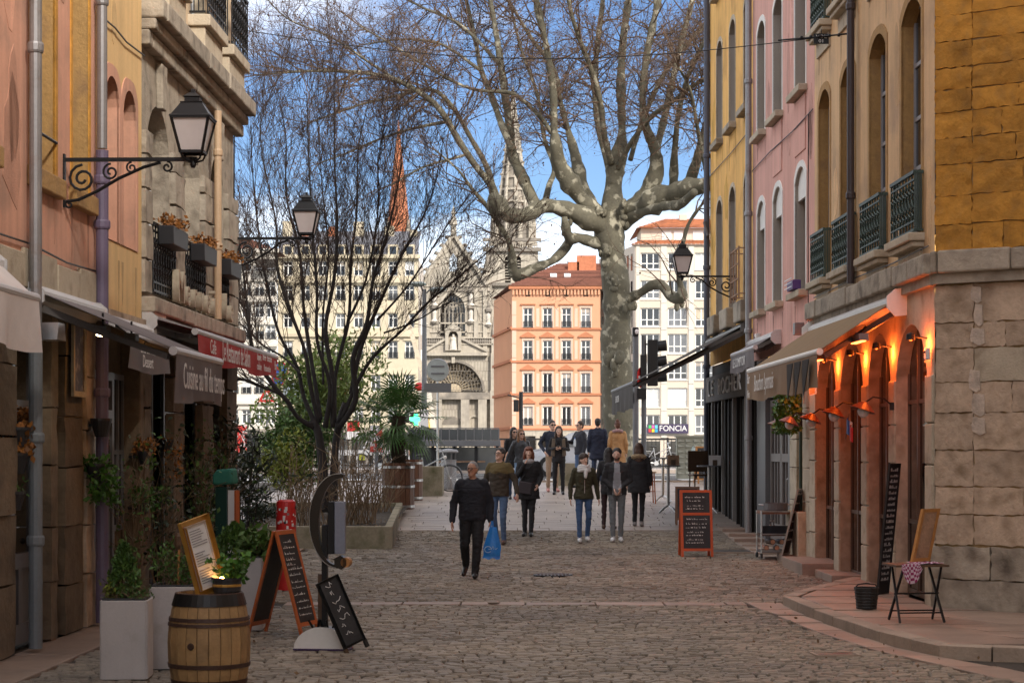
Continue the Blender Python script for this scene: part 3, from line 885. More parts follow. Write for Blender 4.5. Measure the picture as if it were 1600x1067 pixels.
m_doorp = M('taupe_door_paint', (.17, .145, .13), .5, var=.08)
d_ = MB()
for k, (a, c) in enumerate(((33.8, 35.05), (35.1, 36.35))):
    u0, u1 = U2(a), U2(c)
    b = MB()
    b.box(u0, u0 + .12, -.2, -.12, .15, 2.9); b.box(u1 - .12, u1, -.2, -.12, .15, 2.9)
    b.box(u0 + .12, u1 - .12, -.2, -.12, .15, .6); b.box(u0 + .12, u1 - .12, -.2, -.12, 1.75, 1.9); b.box(u0 + .12, u1 - .12, -.2, -.12, 2.78, 2.9)
    for q in range(1, 3): b.box(u0 + .12 + (u1 - u0 - .24) * q / 3 - .03, u0 + .12 + (u1 - u0 - .24) * q / 3 + .03, -.19, -.13, .6, 2.78)
    o = b.build('door', m_doorp, kr)
    for q in range(3):
        w = (u1 - u0 - .24) / 3
        link('pane', pane_mesh(w, 1.15, m_glass), o, (u0 + .12 + w * (q + .5), -.165, 1.17))
        link('pane', pane_mesh(w, .88, m_glass), o, (u0 + .12 + w * (q + .5), -.165, 2.34))
    if k == 0: MB().tube([(u0 + .06, -.1, .95), (u0 + .06, -.03, 1.0), (u0 + .06, -.03, 1.45), (u0 + .06, -.1, 1.5)], .015, 6).build('handle', m_steel, o)
MB().box(U2(33.75), U2(36.4), -.2, -.1, 2.95, 3.7).build('door_header', m_doorp, kr)
MB().box(0, L2, -9, -.6, 19.4, 19.6).build('roof', m_roofb, kr)
al = T('alarm_box', 'small white alarm box on the pink wall above the grey awning', 'alarm box', KH.w(U2(36.9), .0, 3.98), KH.ang)
MB().box(-.1, .1, 0, .09, 0, .22).build('case', m_white, al, bevel=.01); MB().box(-.03, .03, .09, .1, .12, .16).build('lamp', m_ink, al)
al = T('floodlight', 'small dark square floodlight under the cornice of the pink house', 'floodlight', KH.w(U2(31.6), .0, 3.86), KH.ang)
MB().box(-.1, .1, .06, .22, 0, .2).build('case', m_grey, al, bevel=.01); MB().box(-.02, .02, 0, .06, .07, .13).build('bracket', m_iron, al)

# ---------------------------------------------------------------- yellow house
YH = Fr('yellow_house', 'deep yellow rendered house at the far end of the right-hand row', 'house', (wallR(37.8), 37.8), DR)
yr = YH.root
U3 = lambda Y: Y - 37.8
L3 = 6.95
cols = [(39.05, 38.15), (41.3, 40.35), (43.5, 42.5)]
holes = []
for z0, z1, rise in ((4.95, 7.55, .25), (8.85, 11.1, .22), (12.2, 14.0, .2)):
    for a, c in cols: holes.append(arch(U3(c), U3(a), z0, z1, rise))
MB().sheet([(0, 3.9), (L3, 3.9), (L3, 19.8), (0, 19.8)], holes).build('wall', m_yelR, yr)
for k, h in enumerate(holes):
    u0, u1, z0 = h[0][0], h[1][0], h[0][1]; z1 = max(q[1] for q in h)
    MB().reveal(h, 0, -.28).build('window_reveal', m_shut, yr)
    o_ = [(u0 - .05, z0), (u1 + .05, z0)] + [(q[0] + (.06 if q[0] > (u0 + u1) / 2 + .05 else -.06 if q[0] < (u0 + u1) / 2 - .05 else 0), q[1] + .09) for q in h[2:]]
    MB().ring(o_, h, -.02, .014).build('window_surround', m_limel, yr)
    window(yr, u0 - .02, u1 + .02, z0, z1 + .02, .28, m_brownf, m_glass, 2, 3, .06)
    if k < 3:
        MB().prism([(u0 - .12, z0), (u0 - .05, z0 - .42), (u1 + .05, z0 - .42), (u1 + .12, z0)], -.02, .22).build('sill_bracket', m_limed, yr, bevel=.03)
    else:
        MB().box(u0 - .1, u1 + .1, -.02, .16, z0 - .13, z0).build('sill', m_limed, yr, bevel=.012)
b = MB()
for z in (.1, .4, .7, 1.0): b.box(U3(38.0), U3(39.2), .24, .262, 4.95 + z, 4.975 + z)
for u in (38.0, 38.4, 38.8, 39.2): b.box(U3(u) - .012, U3(u) + .012, .235, .267, 4.95, 6.0)
for u in (38.0, 39.2):
    for z in (.1, 1.0): b.box(U3(u) - .012, U3(u) + .012, 0, .235, 4.95 + z, 4.975 + z)
b.build('railing', m_oldwood, yr)
pipe(yr, L3 - .02, .08, .3, 19.8, .07, M('blue_grey_pipe', (.06, .065, .095), .5), (3.9, 6.2, 8.8))
MB().tube([(L3 - .3, .08, 6.9), (L3 - .08, .14, 7.25)], .04, 8).build('overflow_pipe', m_dkpipe, yr)
m_shopd = M('black_brown_shopfront', (.017, .013, .010), .75, var=.2, streak=.2, spec=.25)
MB().box(0, L3, -.3, -.05, .1, 3.9).build('shopfront', m_shopd, yr)
rr = random.Random(2)
for k in range(11):
    u = .2 + k * .6
    MB().box(u, u + .42, -.05, rr.uniform(.0, .05), .25, 3.0).build('shutter_panel', m_shopd, yr, bevel=.012)
    MB().box(u + .47, u + .53, -.05, .07, .15, 3.1).build('glazing_bar', M('pale_metal_bar', (.22, .2, .18), .5) if k % 3 == 0 else m_shopd, yr)
b = MB().box(.1, L3 - .1, -.05, .12, 3.05, 3.62); b.build('fascia', M('brown_fascia', (.045, .032, .021), .7, streak=.2), yr)
for k, ch in enumerate('LE ROCHER'):
    if ch != ' ': text_mb(ch, .50, m_letter, 'letter', yr, (6.0 - .62 * k, .135, 3.33), (R(90), 0, PI), 1.7, .012)
MB().box(0, L3, -9, -.6, 19.6, 19.8).build('roof', m_roofb, yr)
MB().box(L3 - .05, L3, -9, -.3, 0, 19.6).build('gable_wall', m_yelR, yr)
# ================================================================ AWNINGS
def awning(fr, name, label, u0, u1, zw, zf, proj, cloth, val=None, valh=0.0, cass=m_awbar, arms=True, cap=m_awbar, sag=.0, seed=1, capk=1.12):
    rr = random.Random(seed)
    root = T(name, label, 'awning', fr.w((u0 + u1) / 2, 0, zw), fr.ang)
    hu = (u1 - u0) / 2; dz = zf - zw
    # cassette on the wall
    prof = [(.0, -.12), (.10, -.13), (.17, -.06), (.17, .04), (.10, .10), (0, .11)]
    b = MB(); n = len(prof); i = 0
    b.v += [(-hu, y, z) for y, z in prof] + [(hu, y, z) for y, z in prof]
    for k in range(n): q = (k + 1) % n; b.face((k, q, n + q, n + k))
    b.build('cassette', cass, root)
    for s in (-1, 1):
        e = MB(); e.v += [(s * hu, y * capk, z * capk) for y, z in prof] + [(s * (hu + .03), y * capk, z * capk) for y, z in prof]
        for k in range(n): q = (k + 1) % n; e.face((k, q, n + q, n + k))
        e.face(range(n)); e.face([n + k for k in range(n)][::-1])
        e.build('end_cap', cap, root)
    if proj > .25:
        b = MB(); nx, ny = 12, 6
        for t in (0, .006):
            for j in range(ny + 1):
                for k in range(nx + 1):
                    f = j / ny
                    b.v.append((-hu + .05 + (2 * hu - .1) * k / nx, .12 + (proj - .14) * f, dz * f + .03 - sag * math.sin(PI * f) - t))
        m = (nx + 1) * (ny + 1)
        for o in (0, m):
            for j in range(ny):
                for k in range(nx):
                    a = o + j * (nx + 1) + k
                    b.face((a, a + 1, a + nx + 2, a + nx + 1))
        b.build('canopy', cloth, root, smooth=True)
        if arms:
            for s in (-1, 1):
                a = Vector((s * (hu - .12), .06, -.10)); c = Vector((s * (hu - .16), proj - .08, dz - .05)); mid = (a + c) / 2 + Vector((-s * .32, 0, -.02))
                MB().bar(a, mid, .05, .07).bar(mid, c, .045, .06).build('folding_arm', M('dark_arm_metal', (.10, .09, .085), .5), root)
    fb = MB().tube([(-hu, proj, dz), (hu, proj, dz)], .045, 10).build('front_bar', cap, root)
    if val:
        b = MB(); nx, nz = 30, 4
        for j in range(nz + 1):
            for k in range(nx + 1):
                u = -hu + .02 + (2 * hu - .04) * k / nx; f = j / nz
                wv = (.025 * math.sin(u * 5.1 + seed) + .015 * math.sin(u * 11 + 2 * seed)) * f
                sc_ = .03 * math.cos(u * 2.2 + seed) * f
                b.v.append((u, proj + .03 + wv, dz - .02 - (valh + sc_) * f))
        for j in range(nz):
            for k in range(nx):
                a = j * (nx + 1) + k; b.face((a, a + 1, a + nx + 2, a + nx + 1))
        b.build('valance', val, root, smooth=True)
    return root
def val_text(root, txt, size, u, proj, z, sx=1.0, shear=0.0, mat=None, dy=.075):
    text_mb(txt, size, mat or m_letter, 'lettering', root, (u, proj + dy, z), (R(90), 0, PI), sx, 0.001, shear=shear)

A = awning(PH, 'terrace_awning', 'tan terrace awning with brown lettered valance over the arcade', U(24.3), U(30.6), 3.86, 3.22, 1.1, m_aw_tan, m_aw_brn, .46, cap=m_white, seed=3, capk=1.5)
val_text(A, 'Bouchon Lyonnais', .36, 1.15, 1.1, -.88, .72, .25)
val_text(A, 'Bar', .22, 2.72, 1.1, -.78, .9, .2); val_text(A, 'Vins', .18, 2.72, 1.1, -1.02, .9, .2)
b = MB()
for k in range(3):
    u = -2.9 + k * .62
    b.tri((u, 1.20, -.72), (u + .5, 1.20, -.72), (u + .25, 1.23, -1.22)); b.tri((u + .5, 1.19, -.72), (u, 1.19, -.72), (u + .25, 1.22, -1.22))
b.build('pennants', M('black_brown_pennant_cloth', (.022, .014, .01), .9), A)
A = awning(KH, 'shop_awning', 'small grey brown awning with drooping lettered valance on the pink house', U2(34.3), U2(37.4), 4.0, 3.80, .46, m_aw_grey, m_aw_grey, .34, cap=m_awbar, seed=5)
val_text(A, 'LE COMPTOIR', .24, .1, .46, -.40, 1.1, 0)
A = awning(YH, 'wide_awning', 'wide black brown awning reaching far out from the yellow house', .45, 6.6, 4.42, 3.30, 2.3, m_aw_dk, m_aw_dk, .5, cass=M('black_awning_cassette', (.02, .019, .018), .4), cap=m_grey, sag=.03, seed=8)
val_text(A, 'LE ROCHER', .2, .6, 2.3, -1.36, 1.0, 0)
# ================================================================ LEFT-HAND HOUSES (local x runs towards the camera)
DL = Vector((-.0233, -1)).normalized()
VL = lambda Y: 31.0 - Y
def leftframe(Y): return (wallL(Y), Y)
# ---------------------------------------------------------------- grey stone house at the far end
GH = Fr('grey_stone_house', 'weathered grey stone house with heavy cornice and iron balconies', 'house', leftframe(31.0), DL)
gr = GH.root
W1 = lambda Y: 31.0 - Y
LG = 7.0
win = [(25.85, 24.45), (28.05, 26.6), (30.05, 28.95)]
holes = [arch(W1(a), W1(c), 3.98, 6.46, .52, 10) for a, c in win]
MB().sheet([(0, 3.9), (LG, 3.9), (LG, 7.2), (0, 7.2)], holes, -.03).build('wall', m_limed, gr)
MB().box(0, .02, -6, -.03, 0, 14).build('end_wall', m_limed, gr)
for h in holes:
    MB().reveal(h, -.03, -.32).build('window_reveal', m_limed, gr)
    u0, u1 = h[0][0], h[1][0]
    window(gr, u0 - .02, u1 + .02, 3.98, 6.5, .32, m_whitef, m_glass, 2, 4, .075, split=(0, .3, .56, .78, 1))
    rg_ = railing(gr, u0 - .02, u1 + .02, 3.98, 4.86, .05, m_iron, True, 9)
# rusticated piers, block by block
rr = random.Random(6)
edges = [(0.0, .93), (2.08, 2.93), (4.43, 5.13), (6.58, 7.0)]
def pier_blocks(z0, z1, hs, name, mat, y=.05):
    for a, c in edges:
        z = z0
        while z < z1 - .1:
            h = min(hs * rr.uniform(.9, 1.1), z1 - z)
            me = rough_block(name, mat, c - a - .01, h - .03, .12, .012, rr.random(), 4, 3)
            link(name, me, gr, ((a + c) / 2, y + rr.uniform(-.012, .012), z + h / 2))
            z += h
pier_blocks(3.95, 6.0, .44, 'pier_block', m_limed)
pier_blocks(.0, 3.5, .5, 'pier_block', m_brst, .03)
for (a, c) in ((.93, 2.08), (2.93, 4.43), (5.13, 6.58)):
    k_ = (a + c) / 2
    MB().prism([(k_ - .12, 6.42), (k_ + .12, 6.42), (k_ + .17, 7.0), (k_ - .17, 7.0)], -.03, .06).build('keystone', m_limed, gr, bevel=.015)
# ledge above the shops
u = 0.
while u < LG:
    w = min(rr.uniform(.9, 1.4), LG - u)
    MB().box(u + .005, u + w - .005, -.05, .17, 3.70 + rr.uniform(-.01, .01), 3.90).build('ledge_stone', m_limed, gr, bevel=.02); u += w
# main cornice: three mouldings in stones
u = -.25
while u < LG:
    w = min(rr.uniform(1.0, 1.6), LG - u)
    MB().box(u + .005, u + w - .005, -.05, .10, 7.05, 7.24).box(u + .005, u + w - .005, -.05, .18, 7.243, 7.38).box(u + .005, u + w - .005, -.05, .29 + rr.uniform(-.02, .02), 7.383, 7.62 + rr.uniform(-.015, .015)).build('cornice_stone', m_limed, gr, bevel=.025)
    u += w
# cream upper storey with iron balconies
up = [(25.5, 24.7), (28.3, 27.2), (30.3, 29.2)]
holes = [arch(W1(a), W1(c), 8.1, 10.4, 0) for a, c in up] + [arch(W1(a), W1(c), 11.4, 13.2, 0) for a, c in up]
MB().sheet([(0, 7.6), (LG, 7.6), (LG, 14), (0, 14)], holes).build('upper_wall', m_beigeL, gr)
for k, h in enumerate(holes):
    u0, u1, z0, z1 = h[0][0], h[1][0], h[0][1], h[2][1]
    MB().reveal(h, 0, -.2).build('window_reveal', m_limel, gr)
    window(gr, u0, u1, z0, z1, .2, m_whitef, m_glass, 2, 3, .06)
    if k < 3:
        MB().box(u0 - .2, u1 + .2, -.02, .32, z0 - .16, z0).box(u0 - .15, u1 + .15, -.02, .24, z0 - .45, z0 - .163).build('balcony_block', m_limel, gr, bevel=.015)
        railing(gr, u0 - .18, u1 + .18, z0 + .005, z0 + .95, .28, m_iron, True, 9, .26)
pipe(gr, W1(28.62), .14, 3.92, 7.02, .055, m_bgpipe, (5.0, 6.4)); pipe(gr, W1(28.62), .14, 7.64, 14, .055, m_bgpipe, (8.8,))
# ground floor: dark glazed bays between the piers
for (a, c) in ((.93, 2.08), (2.93, 4.43), (5.13, 6.58)):
    window(gr, a, c, .1, 3.3, .3, m_grey, m_glassd, 2, 3, .08, split=(0, .3, .76, 1))
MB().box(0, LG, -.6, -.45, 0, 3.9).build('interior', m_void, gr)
MB().box(.93, LG, -.1, .0, 3.3, 3.7).build('shop_lintel', m_dwood, gr)
MB().box(0, LG, -9, -.1, 13.9, 14.1).build('roof', m_roofb, gr)
# raised letters standing on the ledge
us = np.linspace(W1(25.75), W1(29.75), 9)
for ch, u in zip('Merveille', us):
    o = text_mb(ch, .62 if ch in 'M' else .56, m_limel, 'letter', gr, (u, .12, 4.14 if ch in 'Ml' else 4.12), (R(90), 0, PI), 1.05, .045)
# boxes with dead geraniums hung on the railings
for k, (a, c) in enumerate(win):
    fb = T('flower_box', ['black flower box of rusty dead flowers nearest the lantern', 'black flower box of rusty dead flowers on the middle balcony rail', 'black flower box of rusty dead flowers on the balcony rail furthest back'][k], 'flower box', GH.w(W1((a + c) / 2), .17, 4.62), GH.ang, 'flower boxes on the stone house')
    hw = .5
    MB().prism([(-hw + .03, 0), (hw - .03, 0), (hw, .24), (-hw, .24)], -.10, .10).build('trough', m_pot, fb, bevel=.01)
    b = MB()
    for q in range(260): b.leaf((RND.uniform(-hw, hw), RND.gauss(0, .07), .24 + RND.uniform(0, .13)), .06, .4, .6)
    b.build('dead_flowers', m_leafo, fb, kind='stuff')

# ---------------------------------------------------------------- apricot house
AH = Fr('apricot_house', 'narrow apricot rendered house with paired arched windows', 'house', leftframe(24.0), DL)
ar = AH.root
W2 = lambda Y: 24.0 - Y
LA = 2.4
tw = [(22.75, 22.02), (23.66, 22.95)]
holes = [arch(W2(a), W2(c), 4.42, 6.33, .3, 10) for a, c in tw] + [arch(W2(a), W2(c), 8.2, 10, .3) for a, c in tw]
MB().sheet([(0, 3.58), (LA, 3.58), (LA, 13), (0, 13)], holes).build('wall', m_yelL, ar)
for h in holes:
    u0, u1, z0 = h[0][0], h[1][0], h[0][1]; z1 = max(q[1] for q in h)
    MB().reveal(h, 0, -.22).build('window_reveal', m_pinkL, ar)
    o_ = [(u0 - .10, z0), (u1 + .10, z0)] + [(q[0] + (.10 if q[0] > (u0 + u1) / 2 + .05 else -.10 if q[0] < (u0 + u1) / 2 - .05 else 0), q[1] + .14) for q in h[2:]]
    MB().ring(o_, h, -.02, .014).build('window_surround', m_pinkL, ar)
    window(ar, u0, u1, z0, z1 + .02, .22, m_brownf, m_glass, 1, 3, .06)
MB().box(.0, LA, -.3, -.22, .1, 3.58).build('shop_wall', m_brst, ar)
MB().box(0, .2, -.22, .03, .05, 3.58).build('corner_pier', m_brst, ar, bevel=.02)
MB().box(0.0, LA, -.02, .06, 3.44, 3.6).build('lintel_band', m_lime, ar)
window(ar, .3, .95, 1.0, 2.9, .2, m_grey, m_glassd, 2, 2, .07)
MB().box(0, LA, -9, -.3, 12.9, 13.1).build('roof', m_roofb, ar)
# its grey panelled door
u0, u1 = W2(22.95), W2(21.75)
b = MB().box(u0, u0 + .1, -.2, -.1, .05, 2.9).box(u1 - .1, u1, -.2, -.1, .05, 2.9).box(u0 + .1, u1 - .1, -.2, -.1, 2.3, 2.45).box(u0 + .1, u1 - .1, -.2, -.1, 2.8, 2.9)
fo = b.build('door_frame', m_grey, ar)
b = MB().box(u0 + .11, u1 - .11, -.18, -.13, .06, 2.29)
do = b.build('door', M('grey_door_paint', (.17, .17, .185), .5, var=.1), ar)
for z0, z1 in ((.2, .75), (.85, 1.35), (1.45, 2.15)):
    for a, c in ((u0 + .17, (u0 + u1) / 2 - .04), ((u0 + u1) / 2 + .04, u1 - .17)):
        MB().box(a, c, -.13, -.115, z0, z1).build('panel', m_grey if z1 < 2 else m_glass, do, bevel=.008)
MB().ell(((u0 + u1) / 2, -.09, 1.05), (.03, .03, .03)).build('handle', m_iron, do)

# ---------------------------------------------------------------- salmon house nearest the camera
SH = Fr('salmon_house', 'salmon rendered house nearest on the left with ochre window stone', 'house', leftframe(21.6), DL)
sr = SH.root
W3 = lambda Y: 21.6 - Y
LS = 9.0
ww = [(19.85, 18.95), (21.26, 20.55), (17.6, 16.8), (15.9, 15.1)]
holes = [arch(W3(a), W3(c), 4.78, 7.3, 0) for a, c in ww] + [arch(W3(a), W3(c), 8.6, 11, 0) for a, c in ww]
MB().sheet([(0, 3.9), (LS, 3.9), (LS, 13.4), (0, 13.4)], holes).build('wall', m_pinkL, sr)
for h in holes:
    u0, u1, z0, z1 = h[0][0], h[1][0], h[0][1], h[2][1]
    MB().reveal(h, 0, -.34).build('window_reveal', m_reveal, sr)
    o_ = [(u0 - .08, z0 - .0), (u1 + .08, z0), (u1 + .08, z1 + .12), (u0 - .08, z1 + .12)]
    MB().ring(o_, h, -.02, .014).build('window_surround', m_ochre, sr)
    window(sr, u0, u1, z0, z1, .34, m_greyf, m_glass, 2, 4, .06)
    MB().prism([(u0 - .14, z0 - .2), (u1 + .14, z0 - .2), (u1 + .14, z0), (u0 - .14, z0)], -.02, .09).build('sill', m_reveal, sr, bevel=.015)
MB().tube([(W3(19.85), .02, 5.15), (W3(18.95), .02, 5.15)], .016, 6).build('guard_rail', m_iron, sr)
u = 0.
while u < LS:
    w = min(rr.uniform(.8, 1.3), LS - u)
    MB().box(u + .004, u + w - .004, -.05, .03 + rr.uniform(0, .02), 3.56, 3.92 + rr.uniform(-.03, .03)).build('band_stone', m_limel, sr, bevel=.012); u += w
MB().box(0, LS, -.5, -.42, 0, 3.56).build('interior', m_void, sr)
MB().box(0, LS, -9, -.4, 13.3, 13.5).build('roof', m_roofb, sr)
for (a, c, mt) in ((20.3, 21.05, m_brst), (19.72, 19.98, m_brst), (21.2, 21.6, m_lime), (17.2, 18.45, m_brst)):
    z = .02
    while z < 3.5:
        h = min(rr.uniform(.5, .75), 3.54 - z)
        me = rough_block('pier_block', mt, c - a - .008, h - .016, .3, .008, rr.random(), 4, 3)
        link('pier_block', me, sr, (W3((a + c) / 2), .0 + rr.uniform(-.008, .008), z + h / 2)); z += h
# grey glazed door between the piers
u0, u1 = W3(19.7), W3(18.5)
b = MB().box(u0, u0 + .09, -.25, -.15, .05, 3.5).box(u1 - .09, u1, -.25, -.15, .05, 3.5).box(u0 + .09, u1 - .09, -.25, -.15, .05, .25).box(u0 + .09, u1 - .09, -.25, -.15, .8, .95).box(u0 + .09, u1 - .09, -.25, -.15, 2.35, 2.48)
b.box((u0 + u1) / 2 - .05, (u0 + u1) / 2 + .05, -.25, -.15, .25, .8)
do = b.build('door', M('slate_grey_door', (.105, .105, .118), .45, var=.1), sr)
for z0, z1, mt in ((.25, .8, m_grey), (.95, 2.35, m_glassd), (2.48, 3.5, m_glassd)):
    MB().box(u0 + .09, u1 - .09, -.22, -.19, z0, z1).build('panel', mt, do)
MB().ell((u0 + .045, -.10, 1.05), (.035, .03, .035)).build('handle', m_iron, do)
pipe(sr, W3(18.72), .11, 2.95, 13.4, .062, m_zinc, (5.9, 8.5)); pipe(sr, W3(18.72), .11, .05, 2.93, .068, M('blue_grey_lower_pipe', (.16, .175, .185), .5, var=.15), (1.1, 2.1))
pipe(sr, W3(21.5), .10, 5.35, 13.4, .058, m_zinc, (7.0, 9.6)); pipe(sr, W3(21.5), .10, .05, 5.33, .072, m_purp, (5.0, 4.5, 2.62, 1.6))
# narrow framed print on the pier
no = T('wall_print', 'tall narrow framed dark print hung on the stone pier', 'print', SH.w(W3(20.68), .03, 2.55), SH.ang)
MB().ring([(-.28, 0), (.28, 0), (.28, 1.0), (-.28, 1.0)], [(-.22, .06), (.22, .06), (.22, .94), (-.22, .94)], 0, .03).build('frame', m_limel, no)
MB().box(-.22, .22, 0, .012, .06, .94).build('sheet', M('mottled_print', (.04, .03, .035), .6, var=.6, scale=6, c2=(.25, .2, .18), c2s=7), no)

# ---------------------------------------------------------------- left awnings
A = awning(SH, 'white_awning', 'off white awning cut by the left edge of the picture', W3(17.45), W3(14.6), 3.66, 3.36, .46, m_aw_wht, m_aw_wht, .46, cap=m_awbar, seed=2)
A = awning(SH, 'grey_awning', 'long grey awning with white lettered valance over the salmon house', W3(21.35), W3(18.75), 3.50, 2.95, 1.45, m_aw_grey, m_aw_grey, .46, cap=m_awbar, cass=m_awbar, seed=4)
val_text(A, 'Cuisine au fil du temps', .36, 0, 1.45, -.80, .70, 0)
for k, (u, mm) in enumerate(((.7, m_bulbw), (-.6, m_bulb))):
    lt = T('spot_lamp', ['square white spot lamp lit under the grey awning', 'small amber spot lamp lit under the grey awning'][k], 'spot lamp', A.matrix_basis @ Vector((u, .62, -.36)), SH.ang, 'spot lamps under the grey awning')
    MB().box(-.10, .10, -.06, .06, 0, .09).build('housing', m_grey, lt, bevel=.01)
    MB().box(-.08, .08, -.05, .05, -.012, 0).build('lens', mm, lt)
    MB().tube([(0, 0, .09), (0, 0, .22)], .012, 6).build('stem', m_iron, lt)
A = awning(AH, 'folded_awning', 'folded grey awning with short valance on the apricot house', W2(23.85), W2(21.75), 3.42, 3.28, .34, m_aw_grey, m_aw_grey, .36, cap=m_awbar, seed=6)
val_text(A, 'Entrée Plat', .2, .35, .34, -.26, .9, 0); val_text(A, 'Dessert', .2, .35, .34, -.42, .9, 0)
A = awning(GH, 'red_awning', 'red awning with white lettering along the grey stone house', .0, 6.95, 3.60, 3.46, .66, m_aw_red, m_aw_red, .33, cap=m_awbar, cass=M('dull_awning_cassette', (.2, .19, .18), .5), seed=9)
val_text(A, 'Le Restaurant de Salon', .40, .75, .66, -.31, .62)
val_text(A, 'depuis', .16, -1.25, .66, -.24, 1.0); val_text(A, 'cuisine', .16, -1.25, .66, -.38, 1.0)
val_text(A, 'Bières · Boissons', .15, -2.05, .66, -.22, .9); val_text(A, 'Restauration', .15, -2.05, .66, -.38, .9)
val_text(A, 'Bar', .2, -2.95, .66, -.3, 1.0); val_text(A, 'Café', .26, 2.6, .66, -.3, .9)
# white shop sign board tucked beside the folded awning
sg = T('blank_signboard', 'plain white sign box beside the red awning', 'signboard', GH.w(6.55, .02, 3.35), GH.ang)
MB().box(-.38, .38, 0, .12, 0, .42).build('panel', m_aw_wht, sg, bevel=.01); MB().box(-.3, .3, -.02, 0, .1, .3).build('back_plate', m_grey, sg)
hl = T('halogen_floodlight', 'silver halogen floodlight beside the white awning', 'floodlight', SH.w(W3(17.85), .5, 3.0), SH.ang)
MB().prism([(-.16, 0), (.16, 0), (.11, .16), (-.11, .16)], -.09, .09).build('reflector', m_steel, hl); MB().box(-.02, .02, -.5, -.09, .07, .11).build('arm', m_grey, hl)

# loose cables clipped along the fronts
for fr, pts in ((SH, [(W3(21.6), 3.98), (W3(20.2), 3.95), (W3(18.8), 4.0), (W3(17), 3.97)]), (GH, [(0.3, 7.0), (.34, 5.4), (.30, 3.95)]), (AH, [(0, 6.9), (1.0, 6.86), (1.6, 6.9), (2.4, 6.88)])):
    MB().tube([(u, .035, z) for u, z in pts], .011, 5).build('cable', m_iron, fr.root)
for fr, pts in ((PH, [(.2, 4.42), (2.2, 4.40), (4.4, 4.43), (8.0, 4.41)]), (KH, [(0, 7.45), (2.0, 7.42), (4.5, 7.46), (6.8, 7.43)]), (KH, [(.42, 3.8), (.44, 6.0), (.40, 7.44)]), (YH, [(0, 8.3), (3.2, 8.27), (6.9, 8.3)])):
    MB().tube([(u, .03, z) for u, z in pts], .010, 5).build('cable', m_dkpipe, fr.root)

# patched and stained areas of old render on the fronts
rp_ = random.Random(51)
def patches(fr, base, u0, u1, z0, z1, n, keep):
    for k in range(n):
        u, z = rp_.uniform(u0, u1), rp_.uniform(z0, z1); w, h = rp_.uniform(.12, .4), rp_.uniform(.15, .7)
        if any(a - w - .12 < u < c + w + .12 and e - h - .35 < z < f + h + .25 for a, c, e, f in keep): continue
        pts = [(u + w * math.cos(t) * rp_.uniform(.6, 1.1), z + h * math.sin(t) * rp_.uniform(.6, 1.1)) for t in np.linspace(0, 2 * PI, 13)[:-1]]
        s_ = rp_.choice((.80, .88, 1.1)); MB().prism(pts, -.01, .004).build('render_patch', M(fr.root.name + '_patch_%d' % round(s_ * 100), tuple(c * s_ for c in base), .92, var=.2, scale=2.5, fine=.08, streak=.15, bump=.3), fr.root)
    for a, c, e, f in keep:
        for q in (a, c):
            l = rp_.uniform(.25, .8); MB().prism([(q - .05, e - .2), (q + .05, e - .2), (q + .015, e - .2 - l), (q - .02, e - .2 - l * .8)], -.01, .003).build('damp_streak', M(fr.root.name + '_streak', tuple(c_ * .66 for c_ in base), .9, var=.3, scale=4, streak=.2), fr.root)
wn_ = lambda f, cs, e, z: [(f(a), f(c), e, z) for a, c in cs]
patches(PH, (.64, .425, .23), .2, 7.8, 4.6, 9.3, 26, [(U(c), U(a), 4.62, 7.6) for a, c in low] + [(U(c), U(a), 8.58, 11) for a, c in low])
patches(KH, (.64, .35, .29), .2, 6.7, 4.2, 10, 26, [(U2(c), U2(a), e, f) for a, c in ((32.78, 31.69), (35.2, 34.16), (37.2, 36.2)) for e, f in ((4.62, 6.8), (8.0, 10.2))])
patches(YH, (.70, .40, .085), .2, 6.6, 5.0, 11, 24, [(U3(c), U3(a), e, f) for a, c in ((39.05, 38.15), (41.3, 40.35), (43.5, 42.5)) for e, f in ((4.95, 7.6), (8.85, 11.2))])
patches(SH, (.60, .315, .215), .2, 4.0, 4.1, 7, 16, [(W3(a), W3(c), 4.78, 7.3) for a, c in ww[:2]])
patches(AH, (.64, .43, .20), .2, 2.2, 3.7, 7.4, 10, [(W2(a), W2(c), 4.42, 6.4) for a, c in tw])
window(sr, W3(17.15), W3(15.2), .1, 3.4, .25, m_grey, m_glassd, 3, 3, .08, split=(0, .2, .75, 1)); window(sr, W3(14.6), W3(12.7), .1, 3.4, .25, m_grey, m_glassd, 3, 3, .08, split=(0, .2, .75, 1))
MB().box(W3(15.2), W3(14.6), -.3, .0, .0, 3.56).build('shop_pier', m_brst, sr)
